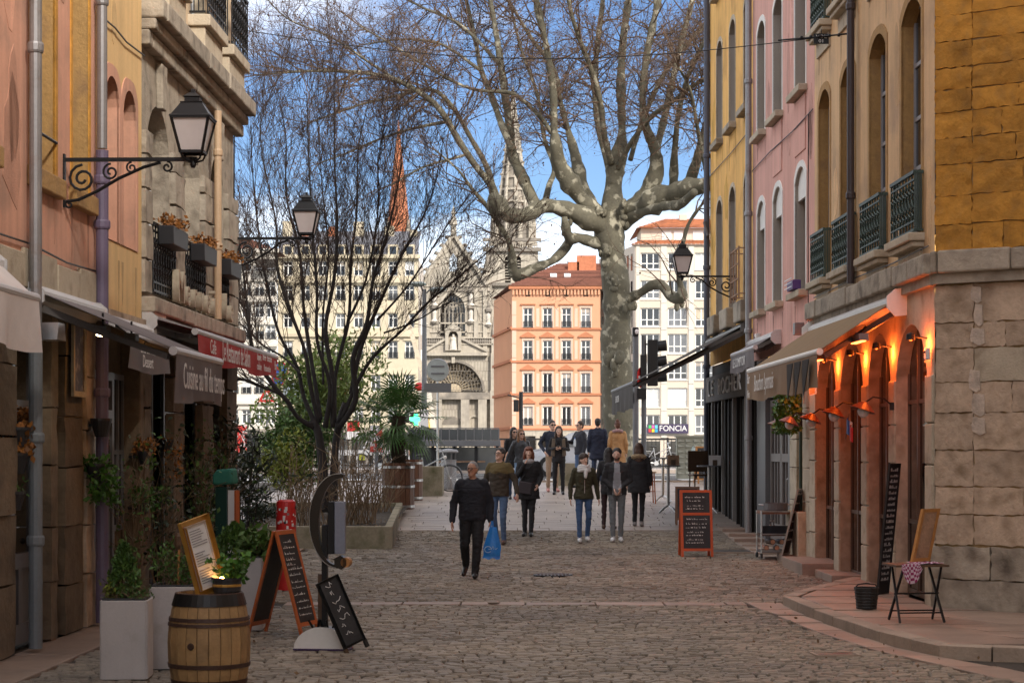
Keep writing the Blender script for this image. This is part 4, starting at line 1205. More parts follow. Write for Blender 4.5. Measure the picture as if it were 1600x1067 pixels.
# ================================================================ WALL LANTERNS
def spiral(c, r0, turns, a0, n=22, sgn=1):
    return [(0, c[0] + r0 * (1 - .8 * k / n) * math.cos(a0 + sgn * turns * 2 * PI * k / n), c[1] + r0 * (1 - .8 * k / n) * math.sin(a0 + sgn * turns * 2 * PI * k / n)) for k in range(n + 1)]
def lantern(fr, label, u, z, reach):
    t = T('wall_lantern', label, 'street lamp', fr.w(u, 0, z), fr.ang, 'wall lanterns along the street')
    b = MB()
    b.box(-.02, .02, 0, reach + .04, -.02, .02); b.box(-.03, .03, -.01, .02, -.50, .06)
    b.tube([(0, .03, -.44), (0, .16, -.42), (0, .36, -.33), (0, .58, -.20), (0, reach * .62, -.08), (0, reach * .75, -.03)], .018, 6)
    b.tube(spiral((.20, -.20), .15, 1.7, PI / 2), .016, 5)
    b.tube(spiral((.50, -.13), .09, 1.5, PI / 2), .013, 5)
    b.tube(spiral((.72, -.085), .06, 1.4, PI / 2), .011, 5)
    b.tube(spiral((reach * .80, -.08), .06, 1.3, PI / 2, sgn=-1), .012, 5)
    b.tube(spiral((.06, -.47), .045, 1.2, PI / 2), .012, 5)
    b.build('bracket', m_iron, t)
    y = reach
    b = MB(); hb, ht, zb, zt = .115, .195, .07, .42
    for sx in (-1, 1):
        for sy in (-1, 1):
            b.bar((sx * hb, y + sy * hb, zb), (sx * ht, y + sy * ht, zt), .022, .022)
            b.tube([(sx * hb, y + sy * hb, zb), (sx * hb * .75, y + sy * hb * .75, 0), (0, y, -.04)], .011, 5)
    for s in (-1, 1):
        for hh, zz in ((hb, zb), (ht, zt)):
            b.box(-hh - .012, hh + .012, y + s * hh - .012, y + s * hh + .012, zz - .014, zz + .014)
            b.box(s * hh - .012, s * hh + .012, y - hh - .012, y + hh + .012, zz - .014, zz + .014)
    b.lathe([(.02, -.09), (.035, -.06), (.03, -.02), (.05, .02)], 8, (0, y, 0))
    fo = b.build('lantern_frame', m_iron, t)
    for s in (-1, 1):
        q = MB(); f = .97
        q.quad((-hb * f, y + s * hb * f, zb), (hb * f, y + s * hb * f, zb), (ht * f, y + s * ht * f, zt), (-ht * f, y + s * ht * f, zt)); q.build('pane', m_opal, fo)
        q = MB(); q.quad((s * hb * f, y - hb * f, zb), (s * hb * f, y + hb * f, zb), (s * ht * f, y + ht * f, zt), (s * ht * f, y - ht * f, zt)); q.build('pane', m_opal, fo)
    b = MB()
    b.lathe([(.305, .425), (.30, .44), (.275, .45), (.16, .575), (.165, .59), (.11, .60), (.11, .64), (.13, .65), (.06, .69), (.03, .70), (.03, .73), (.0, .745)], 4, (0, 0, 0))
    r = b.build('lantern_cap', m_iron, t); r.rotation_euler = (0, 0, PI / 4); r.location = (0, y, 0)
    return t
lantern(SH, 'black wall lantern with scrolled bracket on the salmon house, nearest the camera', W3(20.2), PZ(250, 20.2), 1.37)
lantern(GH, 'black wall lantern with scrolled bracket at the end of the grey stone house', .12, PZ(373, 30.9), 1.17)
lantern(YH, 'black wall lantern with scrolled bracket on the yellow house', U3(40.3), PZ(432, 40.3), 1.13)
# suspended cable with its street plate
cb = T('overhead_cable', 'thin cable slung across the street between the houses', 'cable', (PX(370, 31), 31, PZ(46, 31)))
a = Vector((PX(370, 31) , 31, PZ(46, 31))); c = Vector((wallR(28.1) + .02, 28.1, PZ(53, 28.1)))
b = MB(); b.tube([a.lerp(c, k / 30) - Vector((0, 0, .42 * math.sin(PI * k / 30))) for k in range(31)], .007, 4); b.build('wire', m_iron, cb, world=True)
b = MB(); b.tube([c - Vector((1.0, -.33, .03)), c - Vector((.5, -.16, .02)), c], .014, 5)
for k in range(5): b.ell(c - Vector((.15 + .13 * k, -.05 - .043 * k, .01)), (.028, .028, .028), 6, 4)
b.build('insulators', m_iron, cb, world=True)
pl = T('cable_plate', 'small black plate lettered VDL 01 hung below the cable', 'plate', (4.55, 28.25, PZ(68, 28.2)))
MB().box(-.11, .11, -.008, .008, 0, .15).build('plate', m_iron, pl); MB().box(-.005, .005, -.004, .004, .15, .22).build('hook', m_iron, pl)
text_mb('VDL', .075, m_letter, 'lettering', pl, (0, -.012, .105), (R(90), 0, 0), 1.2); text_mb('01', .07, m_letter, 'lettering', pl, (0, -.012, .04), (R(90), 0, 0), 1.2)

# ================================================================ BARE TREES
def smooth_path(pts, rad, step):
    P_ = []; R_ = []
    n = len(pts)
    for k in range(n - 1):
        p0 = pts[max(k - 1, 0)]; p1 = pts[k]; p2 = pts[k + 1]; p3 = pts[min(k + 2, n - 1)]
        m = max(2, int((p2 - p1).length / step))
        for q in range(m):
            t = q / m
            P_.append(.5 * ((2 * p1) + (p2 - p0) * t + (2 * p0 - 5 * p1 + 4 * p2 - p3) * t * t + (3 * p1 - p0 - 3 * p2 + p3) * t ** 3))
            R_.append(rad[k] + (rad[k + 1] - rad[k]) * t)
    P_.append(pts[-1]); R_.append(rad[-1])
    return P_, R_
class Twigs:
    def __init__(s, seed): s.b = MB(); s.r = random.Random(seed); s.tips = []; s.rmin = .0045
    def grow(s, p, d, ln, r0, depth, wob=.25, up=.15, kids=4, ang=.7, shrink=.55, drop=0.0):
        r = s.r; n = 4 if depth > 0 else 3
        pts = [p]; rr = [r0]
        for k in range(n):
            d = (d + Vector((r.gauss(0, wob), r.gauss(0, wob), r.gauss(0, wob) + up - drop * k))).normalized()
            p = p + d * ln / n; pts.append(p); rr.append(r0 * (1 - .75 * (k + 1) / n))
        s.b.tube(pts, rr, 3 if r0 < .02 else 5, caps=False)
        s.tips.append(p)
        if depth > 0:
            for k in range(kids):
                f = r.uniform(.25, 1.0); i = min(int(f * n), n - 1)
                q = pts[i].lerp(pts[i + 1], f * n - i)
                ax = Vector((r.gauss(0, 1), r.gauss(0, 1), r.gauss(0, 1))).normalized()
                dd = (d + ax * ang).normalized()
                s.grow(q, dd, ln * shrink * r.uniform(.7, 1.2), max(r0 * .5 * (1 - .4 * f), s.rmin), depth - 1, wob, up, kids, ang, shrink, drop)

# ---- the great plane tree on the quay
YT = 61.0
pt = T('plane_tree', 'tall pollarded plane tree with mottled bark and bare twigs on the quay', 'tree', (PX(968, YT), YT, g(YT)))
rt = random.Random(21)
tr = MB()
pxm = YT / FPX
def limb(pts, dy=0.0, knob=.0, n=10, step=.16, cap_=True):
    P_ = [P(x, y, YT + dy * k / max(1, len(pts) - 1) + q) for k, (x, y, r, *z) in enumerate(pts) for q in [z[0] if z else 0]]
    r_ = [r * pxm * (.80 if r < 14 else .90 if r < 20 else .96) for x, y, r, *z in pts]
    pp, rr_ = smooth_path(P_, r_, step)
    off = Vector((rt.uniform(0, 40), rt.uniform(0, 40), 0))
    rr_ = [q * (1 + knob * (noise.noise(p * 1.9 + off) + .8 * noise.noise(p * 4.5 + off))) for p, q in zip(pp, rr_)]
    tr.tube(pp, rr_, n)
    return pp, rr_
limbs = []
def LB(pts, dy=0.0, tw=(0, 0), knob=.25, n=10):
    pp, rr_ = limb(pts, dy, knob * 1.3 + .05, n)
    limbs.append((pp, rr_, tw)); return pp
limb([(970, 790, 33), (969, 740, 27), (968, 680, 25), (965, 600, 25), (962, 540, 24), (965, 490, 23), (962, 440, 23), (957, 400, 22), (952, 365, 24), (955, 335, 22)], 0, .16, 14)
LB([(955, 362, 18), (925, 345, 17), (885, 328, 15), (850, 322, 14), (822, 336, 13), (795, 336, 13), (776, 320, 14), (772, 308, 10)], -2.5)
LB([(776, 316, 10), (768, 290, 7), (745, 262, 6.5), (718, 222, 6), (690, 175, 5.5), (660, 148, 5), (610, 122, 4.5), (540, 112, 3.5), (470, 112, 2.6), (400, 118, 1.6)], -4.0, (46, 2), .08)
LB([(772, 312, 8), (762, 265, 6), (735, 215, 5), (705, 165, 4.5), (672, 140, 4), (620, 150, 3), (560, 165, 2.2), (490, 190, 1.4)], -1.0, (26, 2), .08)
LB([(838, 326, 12), (826, 298, 12), (812, 268, 12), (800, 240, 10), (796, 200, 9), (788, 140, 8), (778, 70, 6.5), (766, 0, 5), (750, -80, 4)], 1.5, (26, 2), .15)
LB([(800, 235, 7), (782, 190, 6), (768, 150, 6), (752, 110, 5), (742, 60, 4.5), (728, 0, 4), (700, -80, 3)], 3, (24, 2), .1)
LB([(945, 345, 16), (915, 318, 15), (890, 285, 15), (874, 258, 14), (870, 238, 13), (866, 205, 8), (864, 140, 7.5), (853, 70, 7), (838, 0, 6), (830, -80, 5)], -2, (28, 2), .2)
LB([(935, 330, 12), (915, 300, 11), (905, 270, 12), (898, 240, 10), (888, 205, 6), (876, 160, 5.5), (866, 110, 5), (830, 60, 4), (800, 10, 3)], 2.5, (22, 2), .2)
LB([(866, 215, 5), (850, 190, 4.5), (820, 160, 4), (795, 145, 4), (740, 140, 3), (690, 118, 2.5), (620, 75, 1.8), (560, 40, 1.2)], -2, (24, 2), .1)
LB([(958, 345, 20), (958, 300, 17), (962, 262, 15), (968, 238, 15), (972, 205, 9), (970, 130, 8.5), (974, 60, 8), (982, 0, 7), (990, -80, 6)], 1.0, (26, 2), .2)
LB([(958, 290, 8), (945, 240, 6), (932, 180, 6), (930, 110, 6), (936, 50, 5.5), (942, 0, 5), (945, -80, 4)], 3.0, (22, 2), .1)
LB([(955, 255, 7), (945, 215, 6), (938, 160, 5.5), (924, 110, 5), (905, 60, 4.5), (890, 10, 4), (880, -60, 3)], -3.0, (22, 2), .1)
LB([(967, 350, 19), (1000, 318, 16), (1018, 288, 15), (1026, 262, 15), (1022, 230, 12), (1008, 195, 8), (1004, 150, 7.5), (1010, 90, 7), (1020, 40, 6.5), (1030, -10, 6), (1040, -80, 5)], -1.5, (24, 2), .2)
LB([(1025, 235, 8), (1038, 185, 7), (1052, 120, 6.5), (1066, 60, 6), (1082, 0, 5), (1095, -60, 4)], 2.0, (20, 2), .1)
LB([(965, 330, 17), (1005, 322, 16), (1040, 305, 17), (1070, 296, 16), (1098, 290, 13), (1120, 285, 9)], -3.0, knob=.35)
LB([(975, 345, 12), (1010, 330, 9), (1040, 322, 8), (1062, 320, 8), (1085, 300, 7)], -4.0, knob=.2)
LB([(1052, 300, 9), (1053, 265, 9), (1054, 240, 6), (1060, 180, 5), (1075, 120, 4.5), (1098, 70, 4), (1125, 20, 3)], -3, (18, 2), .1)
LB([(1076, 295, 12), (1082, 272, 12), (1090, 248, 9), (1098, 215, 8), (1112, 170, 6), (1130, 120, 5), (1150, 60, 4)], -2.5, (18, 2), .15)
LB([(1100, 290, 6), (1104, 270, 5), (1096, 235, 4), (1088, 190, 3.5), (1078, 140, 3), (1060, 105, 2.5)], -3.5, (14, 2), .1)
LB([(965, 265, 5), (985, 225, 5), (1015, 185, 5), (1050, 160, 4.5), (1090, 130, 4), (1130, 105, 3)], -2.5, (18, 2), .1)
LB([(985, 250, 5), (1000, 200, 5), (1030, 130, 5), (1060, 85, 4.5), (1100, 40, 4), (1140, -10, 3)], 2.5, (18, 2), .1)
LB([(970, 472, 13), (1000, 458, 10), (1018, 446, 9), (1034, 446, 9), (1046, 460, 9), (1056, 466, 10), (1066, 462, 10), (1062, 440, 6.5), (1060, 415, 5), (1066, 385, 4), (1076, 350, 3.5), (1095, 322, 3)], -3.0, (6, 1), .2)
LB([(955, 385, 13), (925, 378, 12), (905, 372, 11), (890, 372, 11), (884, 356, 8), (882, 340, 6)], -1.0, knob=.3)
LB([(892, 374, 10), (880, 392, 9), (862, 408, 9), (838, 418, 9), (815, 428, 11), (802, 425, 13), (800, 402, 8), (795, 378, 5.5), (782, 355, 4.5), (760, 322, 4), (738, 296, 3.5), (715, 265, 2.5), (680, 235, 1.6)], -2.5, (16, 2), .2)
LB([(850, 324, 8), (858, 290, 6), (866, 262, 5), (850, 215, 4), (840, 150, 3.5), (815, 80, 3), (800, 20, 2)], 2.5, (18, 2), .1)
LB([(700, 190, 4), (650, 200, 3), (600, 215, 2.4), (540, 240, 1.8), (500, 255, 1.2)], -2, (14, 2), .05)
LB([(640, 138, 3.5), (580, 100, 2.6), (520, 60, 2), (450, 30, 1.4), (410, -10, 1)], -4, (22, 2), .05)
LB([(735, 240, 3), (700, 250, 2.5), (660, 262, 2), (610, 290, 1.4)], -2, (10, 2), .05)
LB([(780, 100, 4), (720, 40, 3), (660, 12, 2.5), (600, -20, 2)], 2, (22, 2), .05)
LB([(750, 110, 3.5), (690, 70, 2.6), (630, 62, 2), (570, 70, 1.4)], 2, (22, 2), .05)
# gnarled burrs where the limbs were pollarded
for x, y, r in ((776, 318, 12), (803, 430, 11), (1062, 464, 9), (884, 352, 8), (945, 395, 9), (985, 470, 9), (975, 332, 10), (935, 334, 10), (957, 560, 15), (960, 440, 13)):
    p = P(x, y, YT - .7)
    for k in range(5):
        c = p + Vector((rt.gauss(0, r * pxm * .55), rt.uniform(-.1, .3), rt.gauss(0, r * pxm * .75))); q = r * pxm
        tr.ell(c, (q * rt.uniform(.3, .6), q * rt.uniform(.3, .5), q * rt.uniform(.4, .9)), 8, 6)
tr.build('trunk', m_bark, pt, smooth=True, world=True)
tw = Twigs(5); tw.rmin = .0065
for pp, rr_, (cnt, dep) in limbs:
    n = len(pp)
    for k in range(int(cnt * 1.6)):
        i = rt.randrange(int(n * .30), n - 1)
        d = (pp[i + 1] - pp[i]).normalized()
        ax = Vector((rt.gauss(0, 1), rt.gauss(0, .8), rt.gauss(.1, .8))).normalized()
        dd = (d * .7 + ax * .9).normalized()
        tw.grow(pp[i], dd, rt.uniform(1.0, 2.4), min(.026, rr_[i] * .5), dep, .26, .05, 5, .9, .55, .03)
    if cnt:
        for k in range(3): tw.grow(pp[-1], (pp[-1] - pp[-2]).normalized(), rt.uniform(.8, 1.6), rr_[-1] * .8, 2, .25, .05, 4, .8, .55, .03)
tw.b.build('twigs', m_twig, pt, kind='stuff', world=True)
sb = MB()
for p in rt.sample(tw.tips, min(len(tw.tips), 2600)):
    sb.tint = rt.uniform(-1, 1)
    q = p - Vector((0, 0, rt.uniform(.02, .14))); r = rt.uniform(.018, .036)
    v = [q + Vector(o) * r for o in ((1, 0, 0), (-1, 0, 0), (0, 1, 0), (0, -1, 0), (0, 0, 1.2), (0, 0, -1.2))]
    for a, c, e in ((0, 2, 4), (2, 1, 4), (1, 3, 4), (3, 0, 4), (2, 0, 5), (1, 2, 5), (3, 1, 5), (0, 3, 5)): sb.tri(v[a], v[c], v[e])
sb.build('seed_balls', m_seed, pt, kind='stuff', world=True)

# ---- the dark many-stemmed tree in the planting bed
YB = 39.0
bt = T('multi_stem_tree', 'dark bare many stemmed tree fanning up from the planting bed', 'tree', (PX(512, YB), YB, .62))
pxm = YB / FPX * .70; YT_ = YT; YT = YB
tr = MB(); limbs = []
limb([(506, 800, 15), (505, 740, 13), (501, 700, 12), (496, 672, 12), (488, 655, 11)], 0, .12)
limb([(518, 800, 14), (522, 740, 12), (524, 700, 11), (530, 660, 10), (540, 630, 9)], .3, .12)
for pts, dy in (
    ([(492, 668, 9), (470, 648, 8), (450, 632, 7.5), (432, 606, 7), (412, 575, 6), (398, 540, 5), (385, 490, 4), (374, 430, 3), (366, 360, 2)], -1.2),
    ([(455, 640, 6), (430, 622, 5), (405, 605, 4.5), (380, 594, 4), (350, 585, 3), (320, 570, 2)], -.5),
    ([(494, 664, 8), (474, 622, 7), (455, 575, 6), (436, 525, 5), (418, 455, 4), (405, 370, 3), (396, 270, 1.8), (392, 200, 1)], .8),
    ([(498, 660, 8), (484, 610, 7), (466, 550, 6), (450, 490, 5.5), (436, 420, 4), (424, 340, 3), (415, 240, 1.8), (412, 170, 1)], -.8),
    ([(500, 655, 8), (492, 600, 7), (480, 545, 6.5), (476, 480, 5.5), (468, 400, 4.5), (455, 310, 3), (446, 220, 1.8), (440, 150, 1)], 1.2),
    ([(508, 668, 8), (500, 600, 7), (494, 530, 6), (491, 450, 5), (484, 350, 3.5), (478, 230, 2), (476, 150, 1)], -1.0),
    ([(520, 668, 8), (521, 590, 8), (518, 520, 7), (521, 440, 6), (528, 350, 4.5), (531, 250, 2.6), (528, 140, 1.2)], .2),
    ([(522, 660, 8), (528, 580, 7), (538, 500, 6), (546, 420, 5), (558, 330, 3.5), (568, 230, 2), (572, 150, 1)], 1.4),
    ([(530, 668, 8), (546, 620, 8), (556, 560, 7.5), (572, 500, 6), (588, 440, 5), (606, 360, 3.5), (622, 270, 2), (630, 190, 1)], -1.4),
    ([(534, 655, 7), (556, 600, 6), (584, 556, 5), (622, 512, 4.5), (662, 472, 3.6), (712, 430, 2.6), (768, 385, 1.5)], -.6),
    ([(548, 615, 7), (566, 545, 6), (598, 474, 5), (634, 400, 4), (668, 320, 2.6), (694, 235, 1.3)], 1.0),
    ([(470, 585, 4), (440, 560, 3.4), (410, 520, 2.8), (380, 470, 2), (355, 400, 1.2)], 1.2),
    ([(545, 500, 4), (560, 430, 3.4), (585, 340, 2.6), (600, 250, 1.6), (605, 170, 1)], -1.0),
    ([(505, 600, 4), (505, 500, 3.6), (508, 400, 3), (503, 300, 2), (500, 180, 1)], 1.6),
    ([(590, 500, 4), (640, 440, 3), (690, 370, 2.2), (735, 300, 1.2)], .8),
    ([(600, 520, 3.0), (640, 505, 2.4), (690, 480, 1.8), (730, 462, 1)], -1.2)):
    pts = [pts[0]] + [(x + rt.gauss(0, 5), y + rt.gauss(0, 4), r * rt.uniform(.8, 1.05)) for x, y, r in pts[1:]]
    LB(pts, dy, (30 if pts[-1][0] < 640 else 20, 2), .06, 7)
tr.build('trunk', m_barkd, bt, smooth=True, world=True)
tw = Twigs(9)
for pp, rr_, (cnt, dep) in limbs:
    n = len(pp)
    for k in range(cnt):
        i = rt.randrange(int(n * .25), n - 1)
        d = (pp[i + 1] - pp[i]).normalized()
        ax = Vector((rt.gauss(0, 1), rt.gauss(0, 1), rt.gauss(0, .4))).normalized()
        tw.grow(pp[i], (d + ax * .5 + Vector((0, 0, .25))).normalized(), rt.uniform(.7, 1.6), min(.011, rr_[i] * .5), dep, .14, .06, 5, .5, .62)
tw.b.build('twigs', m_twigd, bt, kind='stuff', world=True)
sb = MB()
for p in rt.sample(tw.tips, min(len(tw.tips), 700)):
    sb.leaf(p, .06, -.6, .6, rt)
sb.build('dead_leaves', m_seed, bt, kind='stuff', world=True)
YT = YT_
# ================================================================ PLANTING BED AND PLANTS
def cloud(mb, c, r, n, size, up=.3, asp=.5, lumps=5, seed=0, rg=None):
    rg = rg or random.Random(seed); c = Vector(c)
    cs = [(c + Vector((rg.gauss(0, .42) * r[0], rg.gauss(0, .42) * r[1], rg.gauss(0, .42) * r[2])), rg.uniform(.35, .65)) for _ in range(lumps)]
    for k in range(n):
        q, s_ = rg.choice(cs)
        v = Vector((rg.gauss(0, 1), rg.gauss(0, 1), rg.gauss(0, 1))).normalized() * rg.uniform(.3, 1) ** .5
        mb.leaf(q + Vector((v.x * r[0] * s_, v.y * r[1] * s_, v.z * r[2] * s_)), size, up, asp, rg)
def stems(mb, c, n, h, spread, r0, seed=0, kink=.08):
    rg = random.Random(seed); c = Vector(c); tips = []
    for k in range(n):
        a = rg.uniform(0, 2 * PI); p = c + Vector((rg.gauss(0, spread * .25), rg.gauss(0, spread * .2), 0)); hh = h * rg.uniform(.55, 1.1)
        d = Vector((math.cos(a) * spread * rg.uniform(.2, 1), math.sin(a) * spread * rg.uniform(.2, 1), hh)); pts = [p]
        for q in range(1, 6): pts.append(p + d * q / 5 + Vector((rg.gauss(0, kink), rg.gauss(0, kink), 0)) * h * .3 * q / 5)
        mb.tint = rg.uniform(-1, 1)
        mb.tube(pts, [r0 * (1 - .14 * q) for q in range(6)], 4, False); tips += pts[2:]
        for q in range(3):
            i = rg.randrange(1, 5); e = pts[i] + Vector((rg.gauss(0, .18), rg.gauss(0, .18), rg.uniform(.1, .35))) * h
            mb.tube([pts[i], (pts[i] + e) / 2 + Vector((rg.gauss(0, .03), 0, 0)), e], [r0 * .5, r0 * .4, r0 * .25], 3, False); tips.append(e)
    return tips
bed = T('planting_bed', 'long low mossy concrete planting bed under the bare tree', 'planter', (-3.4, 35.2, g(35.2)))
def bedwall(p, q, h0, h1, t=.14):
    b = MB(); p = Vector(p); q = Vector(q); d = (q - p).normalized(); n_ = Vector((-d.y, d.x)) * t
    b.hexa([(p.x, p.y, g(p.y) - .05), (q.x, q.y, g(q.y) - .05), (q.x + n_.x, q.y + n_.y, g(q.y) - .05), (p.x + n_.x, p.y + n_.y, g(p.y) - .05), (p.x, p.y, h0), (q.x, q.y, h1), (q.x + n_.x, q.y + n_.y, h1), (p.x + n_.x, p.y + n_.y, h0)])
    return b
FZ = PZ(822, 35)
bedwall((-4.45, 35), (-2.18, 35), FZ, FZ).build('side_wall', m_concrete, bed, bevel=.015, world=True)
bedwall((-2.18, 35.002), (-2.42, 42.5), FZ, FZ + .22).build('side_wall', m_concrete, bed, bevel=.015, world=True)
bedwall((-2.42, 42.5), (-5.4, 42.6), FZ + .22, FZ + .22).build('side_wall', m_concrete, bed, bevel=.015, world=True)
b = MB(); NX, NY = 14, 24
for j in range(NY + 1):
    for i in range(NX + 1):
        x = -5.2 + 2.9 * i / NX; y_ = 35.14 + 7.3 * j / NY
        b.v.append((x, y_, FZ - .10 + .22 * j / NY + .05 * noise.noise(Vector((x * 2, y_ * 2, 0)))))
for j in range(NY):
    for i in range(NX): a = j * (NX + 1) + i; b.face((a, a + 1, a + NX + 2, a + NX + 1))
b.build('soil', m_soil, bed, smooth=True, world=True)
fl = MB(); rg2 = random.Random(31)
for k in range(500):
    fl.leaf((rg2.uniform(-4.6, -2.3), rg2.uniform(35.2, 40), FZ - .05 + rg2.uniform(0, .06) + .03 * (0)), .05, 0, .6, rg2)
fl.build('leaf_litter', m_dry, bed, kind='stuff', world=True)
def shrub(name, label, cat, x, y_, z, parts, group=None):
    t = T(name, label, cat, (x, y_, z), 0, group)
    for nm, mt, fn in parts:
        b = MB(); fn(b); b.build(nm, mt, t, kind='stuff' if nm not in ('stem', 'trunk') else None)
    return t
for k, (px, Y, h, n, lab) in enumerate(((560, 37.0, 1.55, 34, 'dry brown twiggy shrub at the front right corner of the bed'), (470, 36.2, 1.5, 22, 'dry leafless shrub leaning beside the tree trunk'), (520, 36.4, 1.0, 16, 'low dry brown shrub at the foot of the tree'), (590, 40.6, 1.0, 20, 'small dry shrub at the back of the bed beside the palm'))):
    x = PX(px, Y)
    shrub('dry_shrub', lab, 'shrub', x, Y, FZ - .1 + .03 * (Y - 35), [('dry_stems', m_dry, lambda b, n=n, h=h, k=k: stems(b, (0, 0, 0), n, h, .55, .014, 40 + k)),], 'dry shrubs in the planting bed')
for k, (px, py, Y, r, n, mt, sz, lab, cat) in enumerate((
        (470, 640, 43.5, (1.15, .9, 1.35), 5200, m_bamboo, .17, 'feathery yellow green bamboo clump behind the bare tree', 'bamboo'),
        (540, 600, 45.5, (1.0, .8, 1.5), 2600, m_bamboo, .17, 'thin pale bamboo clump behind the right-hand stems', 'bamboo'),
        (437, 735, 39.5, (.65, .6, .55), 2300, m_leafy, .09, 'rounded yellow green shrub in the planting bed', 'shrub'),
        (470, 690, 41.5, (.95, .8, .7), 3200, m_leaf, .11, 'mid green bushy shrub below the bamboo', 'shrub'),
        (405, 803, 34.2, (.42, .35, .26), 1500, m_leafd, .06, 'clipped dark green box hedge beside the bed', 'hedge'))):
    c = P(px, py, Y)
    zb = g(Y)
    def fn(b, c=c, r=r, n=n, sz=sz, k=k, zb=zb): cloud(b, (0, 0, c.z - zb), r, n, sz, .2, .28 if 'bamboo' in cat else .5, 12, 60 + k)
    shrub({'bamboo': 'bamboo_clump', 'shrub': 'green_shrub', 'hedge': 'box_hedge'}[cat], lab, cat, c.x, c.y, zb, [('leaves', mt, fn), ('canes', m_dry, lambda b, c=c, r=r, k=k, zb=zb: stems(b, (0, 0, 0), 14 if r[2] > 1 else 6, c.z - zb + r[2] * .6, r[0] * .6, .012, 80 + k))])
# dark potted oleanders by the red awning
for k, (px, Y, top, n, lab) in enumerate(((385, 31.8, 640, 900, 'tall dark oleander with strap leaves at the end of the stone house'), (332, 30.0, 672, 700, 'dark oleander standing against the stone pier'), (300, 28.2, 690, 520, 'thin dark shrub in front of the middle stone pier'))):
    x = PX(px, Y); h = PZ(top, Y) - g(Y)
    t = T('oleander', lab, 'shrub', (x, Y, g(Y)), 0, 'dark shrubs by the stone house')
    MB().lathe([(.17, 0), (.22, .34), (.24, .34), (.24, .38), (.21, .38), (.20, .33)], 14).build('pot', m_pot, t)
    b = MB(); tips = stems(b, (0, 0, .3), 10, h - .4, .42, .013, 90 + k); b.build('stems', m_barkd, t, kind='stuff')
    b = MB(); rg3 = random.Random(70 + k)
    for q in range(n):
        p = rg3.choice(tips); b.leaf(p + Vector((rg3.gauss(0, .07), rg3.gauss(0, .07), rg3.gauss(0, .06))), .17, .5, .22, rg3)
    b.build('leaves', m_leafd, t, kind='stuff')
# palm in its cask, and the second cask behind
def cask(label, x, Y, h, r):
    t = T('planter_cask', label, 'cask', (x, Y, g(Y)), 0, 'brown cask planters')
    n = 18
    for k in range(n):
        a0, a1 = 2 * PI * (k + .04) / n, 2 * PI * (k + .96) / n
        b = MB()
        pr_ = [(math.cos(a) * q, math.sin(a) * q) for q in (r - .03, r) for a in (a0, a1)]
        b.hexa([(*pr_[0], 0), (*pr_[1], 0), (*pr_[3], 0), (*pr_[2], 0), (*pr_[0], h), (*pr_[1], h), (*pr_[3], h), (*pr_[2], h)])
        b.build('stave', m_cask, t)
    for z in (.03, h * .46, h * .88): MB().lathe([(r + .003, z), (r + .012, z + .005), (r + .012, z + .055), (r + .003, z + .06)], 28, caps=False).build('hoop', m_steel, t)
    MB().lathe([(.01, h - .08), (r - .03, h - .08)], 20, caps=False).build('soil', m_soil, t)
    return t
cask('brown cask planter with steel hoops holding the palm', PX(622, 43.5), 43.5, 1.04, .37)
cask('brown cask planter half hidden behind the palm cask', PX(637, 46.2), 46.2, .98, .36)
pc = P(622, 700, 43.5)
pm = T('fan_palm', 'short fan palm with green fronds growing in the front cask', 'palm tree', (pc.x, pc.y, g(43.5) + .96))
b = MB(); ph = PZ(650, 43.5) - g(43.5) - .96
for k in range(16):
    b.lathe([(.145 + .02 * (k % 2), ph * k / 16), (.165 + .02 * ((k + 1) % 2), ph * (k + 1) / 16)], 11, (.01 * math.sin(k), .01 * math.cos(k), 0), caps=False)
for k in range(160):
    a = RND.uniform(0, 2 * PI); z = RND.uniform(0, ph); b.tri((.15 * math.cos(a), .15 * math.sin(a), z), (.15 * math.cos(a + .25), .15 * math.sin(a + .25), z), (.22 * math.cos(a + .1), .22 * math.sin(a + .1), z + .14))
b.build('trunk', m_palmt, pm)
rg4 = random.Random(17)
for k in range(36):
    az = 2 * PI * k / 36 * 5.03; el = R([68, 42, 20, 2, -22, -48][k % 6] + rg4.uniform(-9, 9))
    d = Vector((math.cos(az) * math.cos(el), math.sin(az) * math.cos(el), math.sin(el)))
    L_ = rg4.uniform(.42, .66) * (1.35 if abs(el) < .5 else 1); hub = Vector((0, 0, ph)) + d * L_ - Vector((0, 0, .10 * L_))
    b = MB(); b.tint = 0; b.tube([(0, 0, ph - .05), Vector((0, 0, ph)) + d * L_ * .5, hub], [.016, .012, .009], 4, False)
    side = d.cross(Vector((0, 0, 1))); side.normalize(); upv = side.cross(d)
    fs = rg4.uniform(.48, .64)
    for q in range(22):
        a = R(-125 + 250 * q / 21); ln = fs * (1 - .25 * abs(a) / 2.2) * rg4.uniform(.9, 1.08)
        e = (d * math.cos(a) + side * math.sin(a)).normalized(); w = side * math.cos(a) - d * math.sin(a)
        b.tint = rg4.uniform(-1, 1)
        m_ = hub + e * ln * .6 + upv * .03; tip = hub + e * ln - Vector((0, 0, .10 * ln + (.12 if el < 0 else 0) * ln))
        b.quad(hub, m_ + w * .02, tip, m_ - w * .02)
    b.build('frond', m_frond, pm)
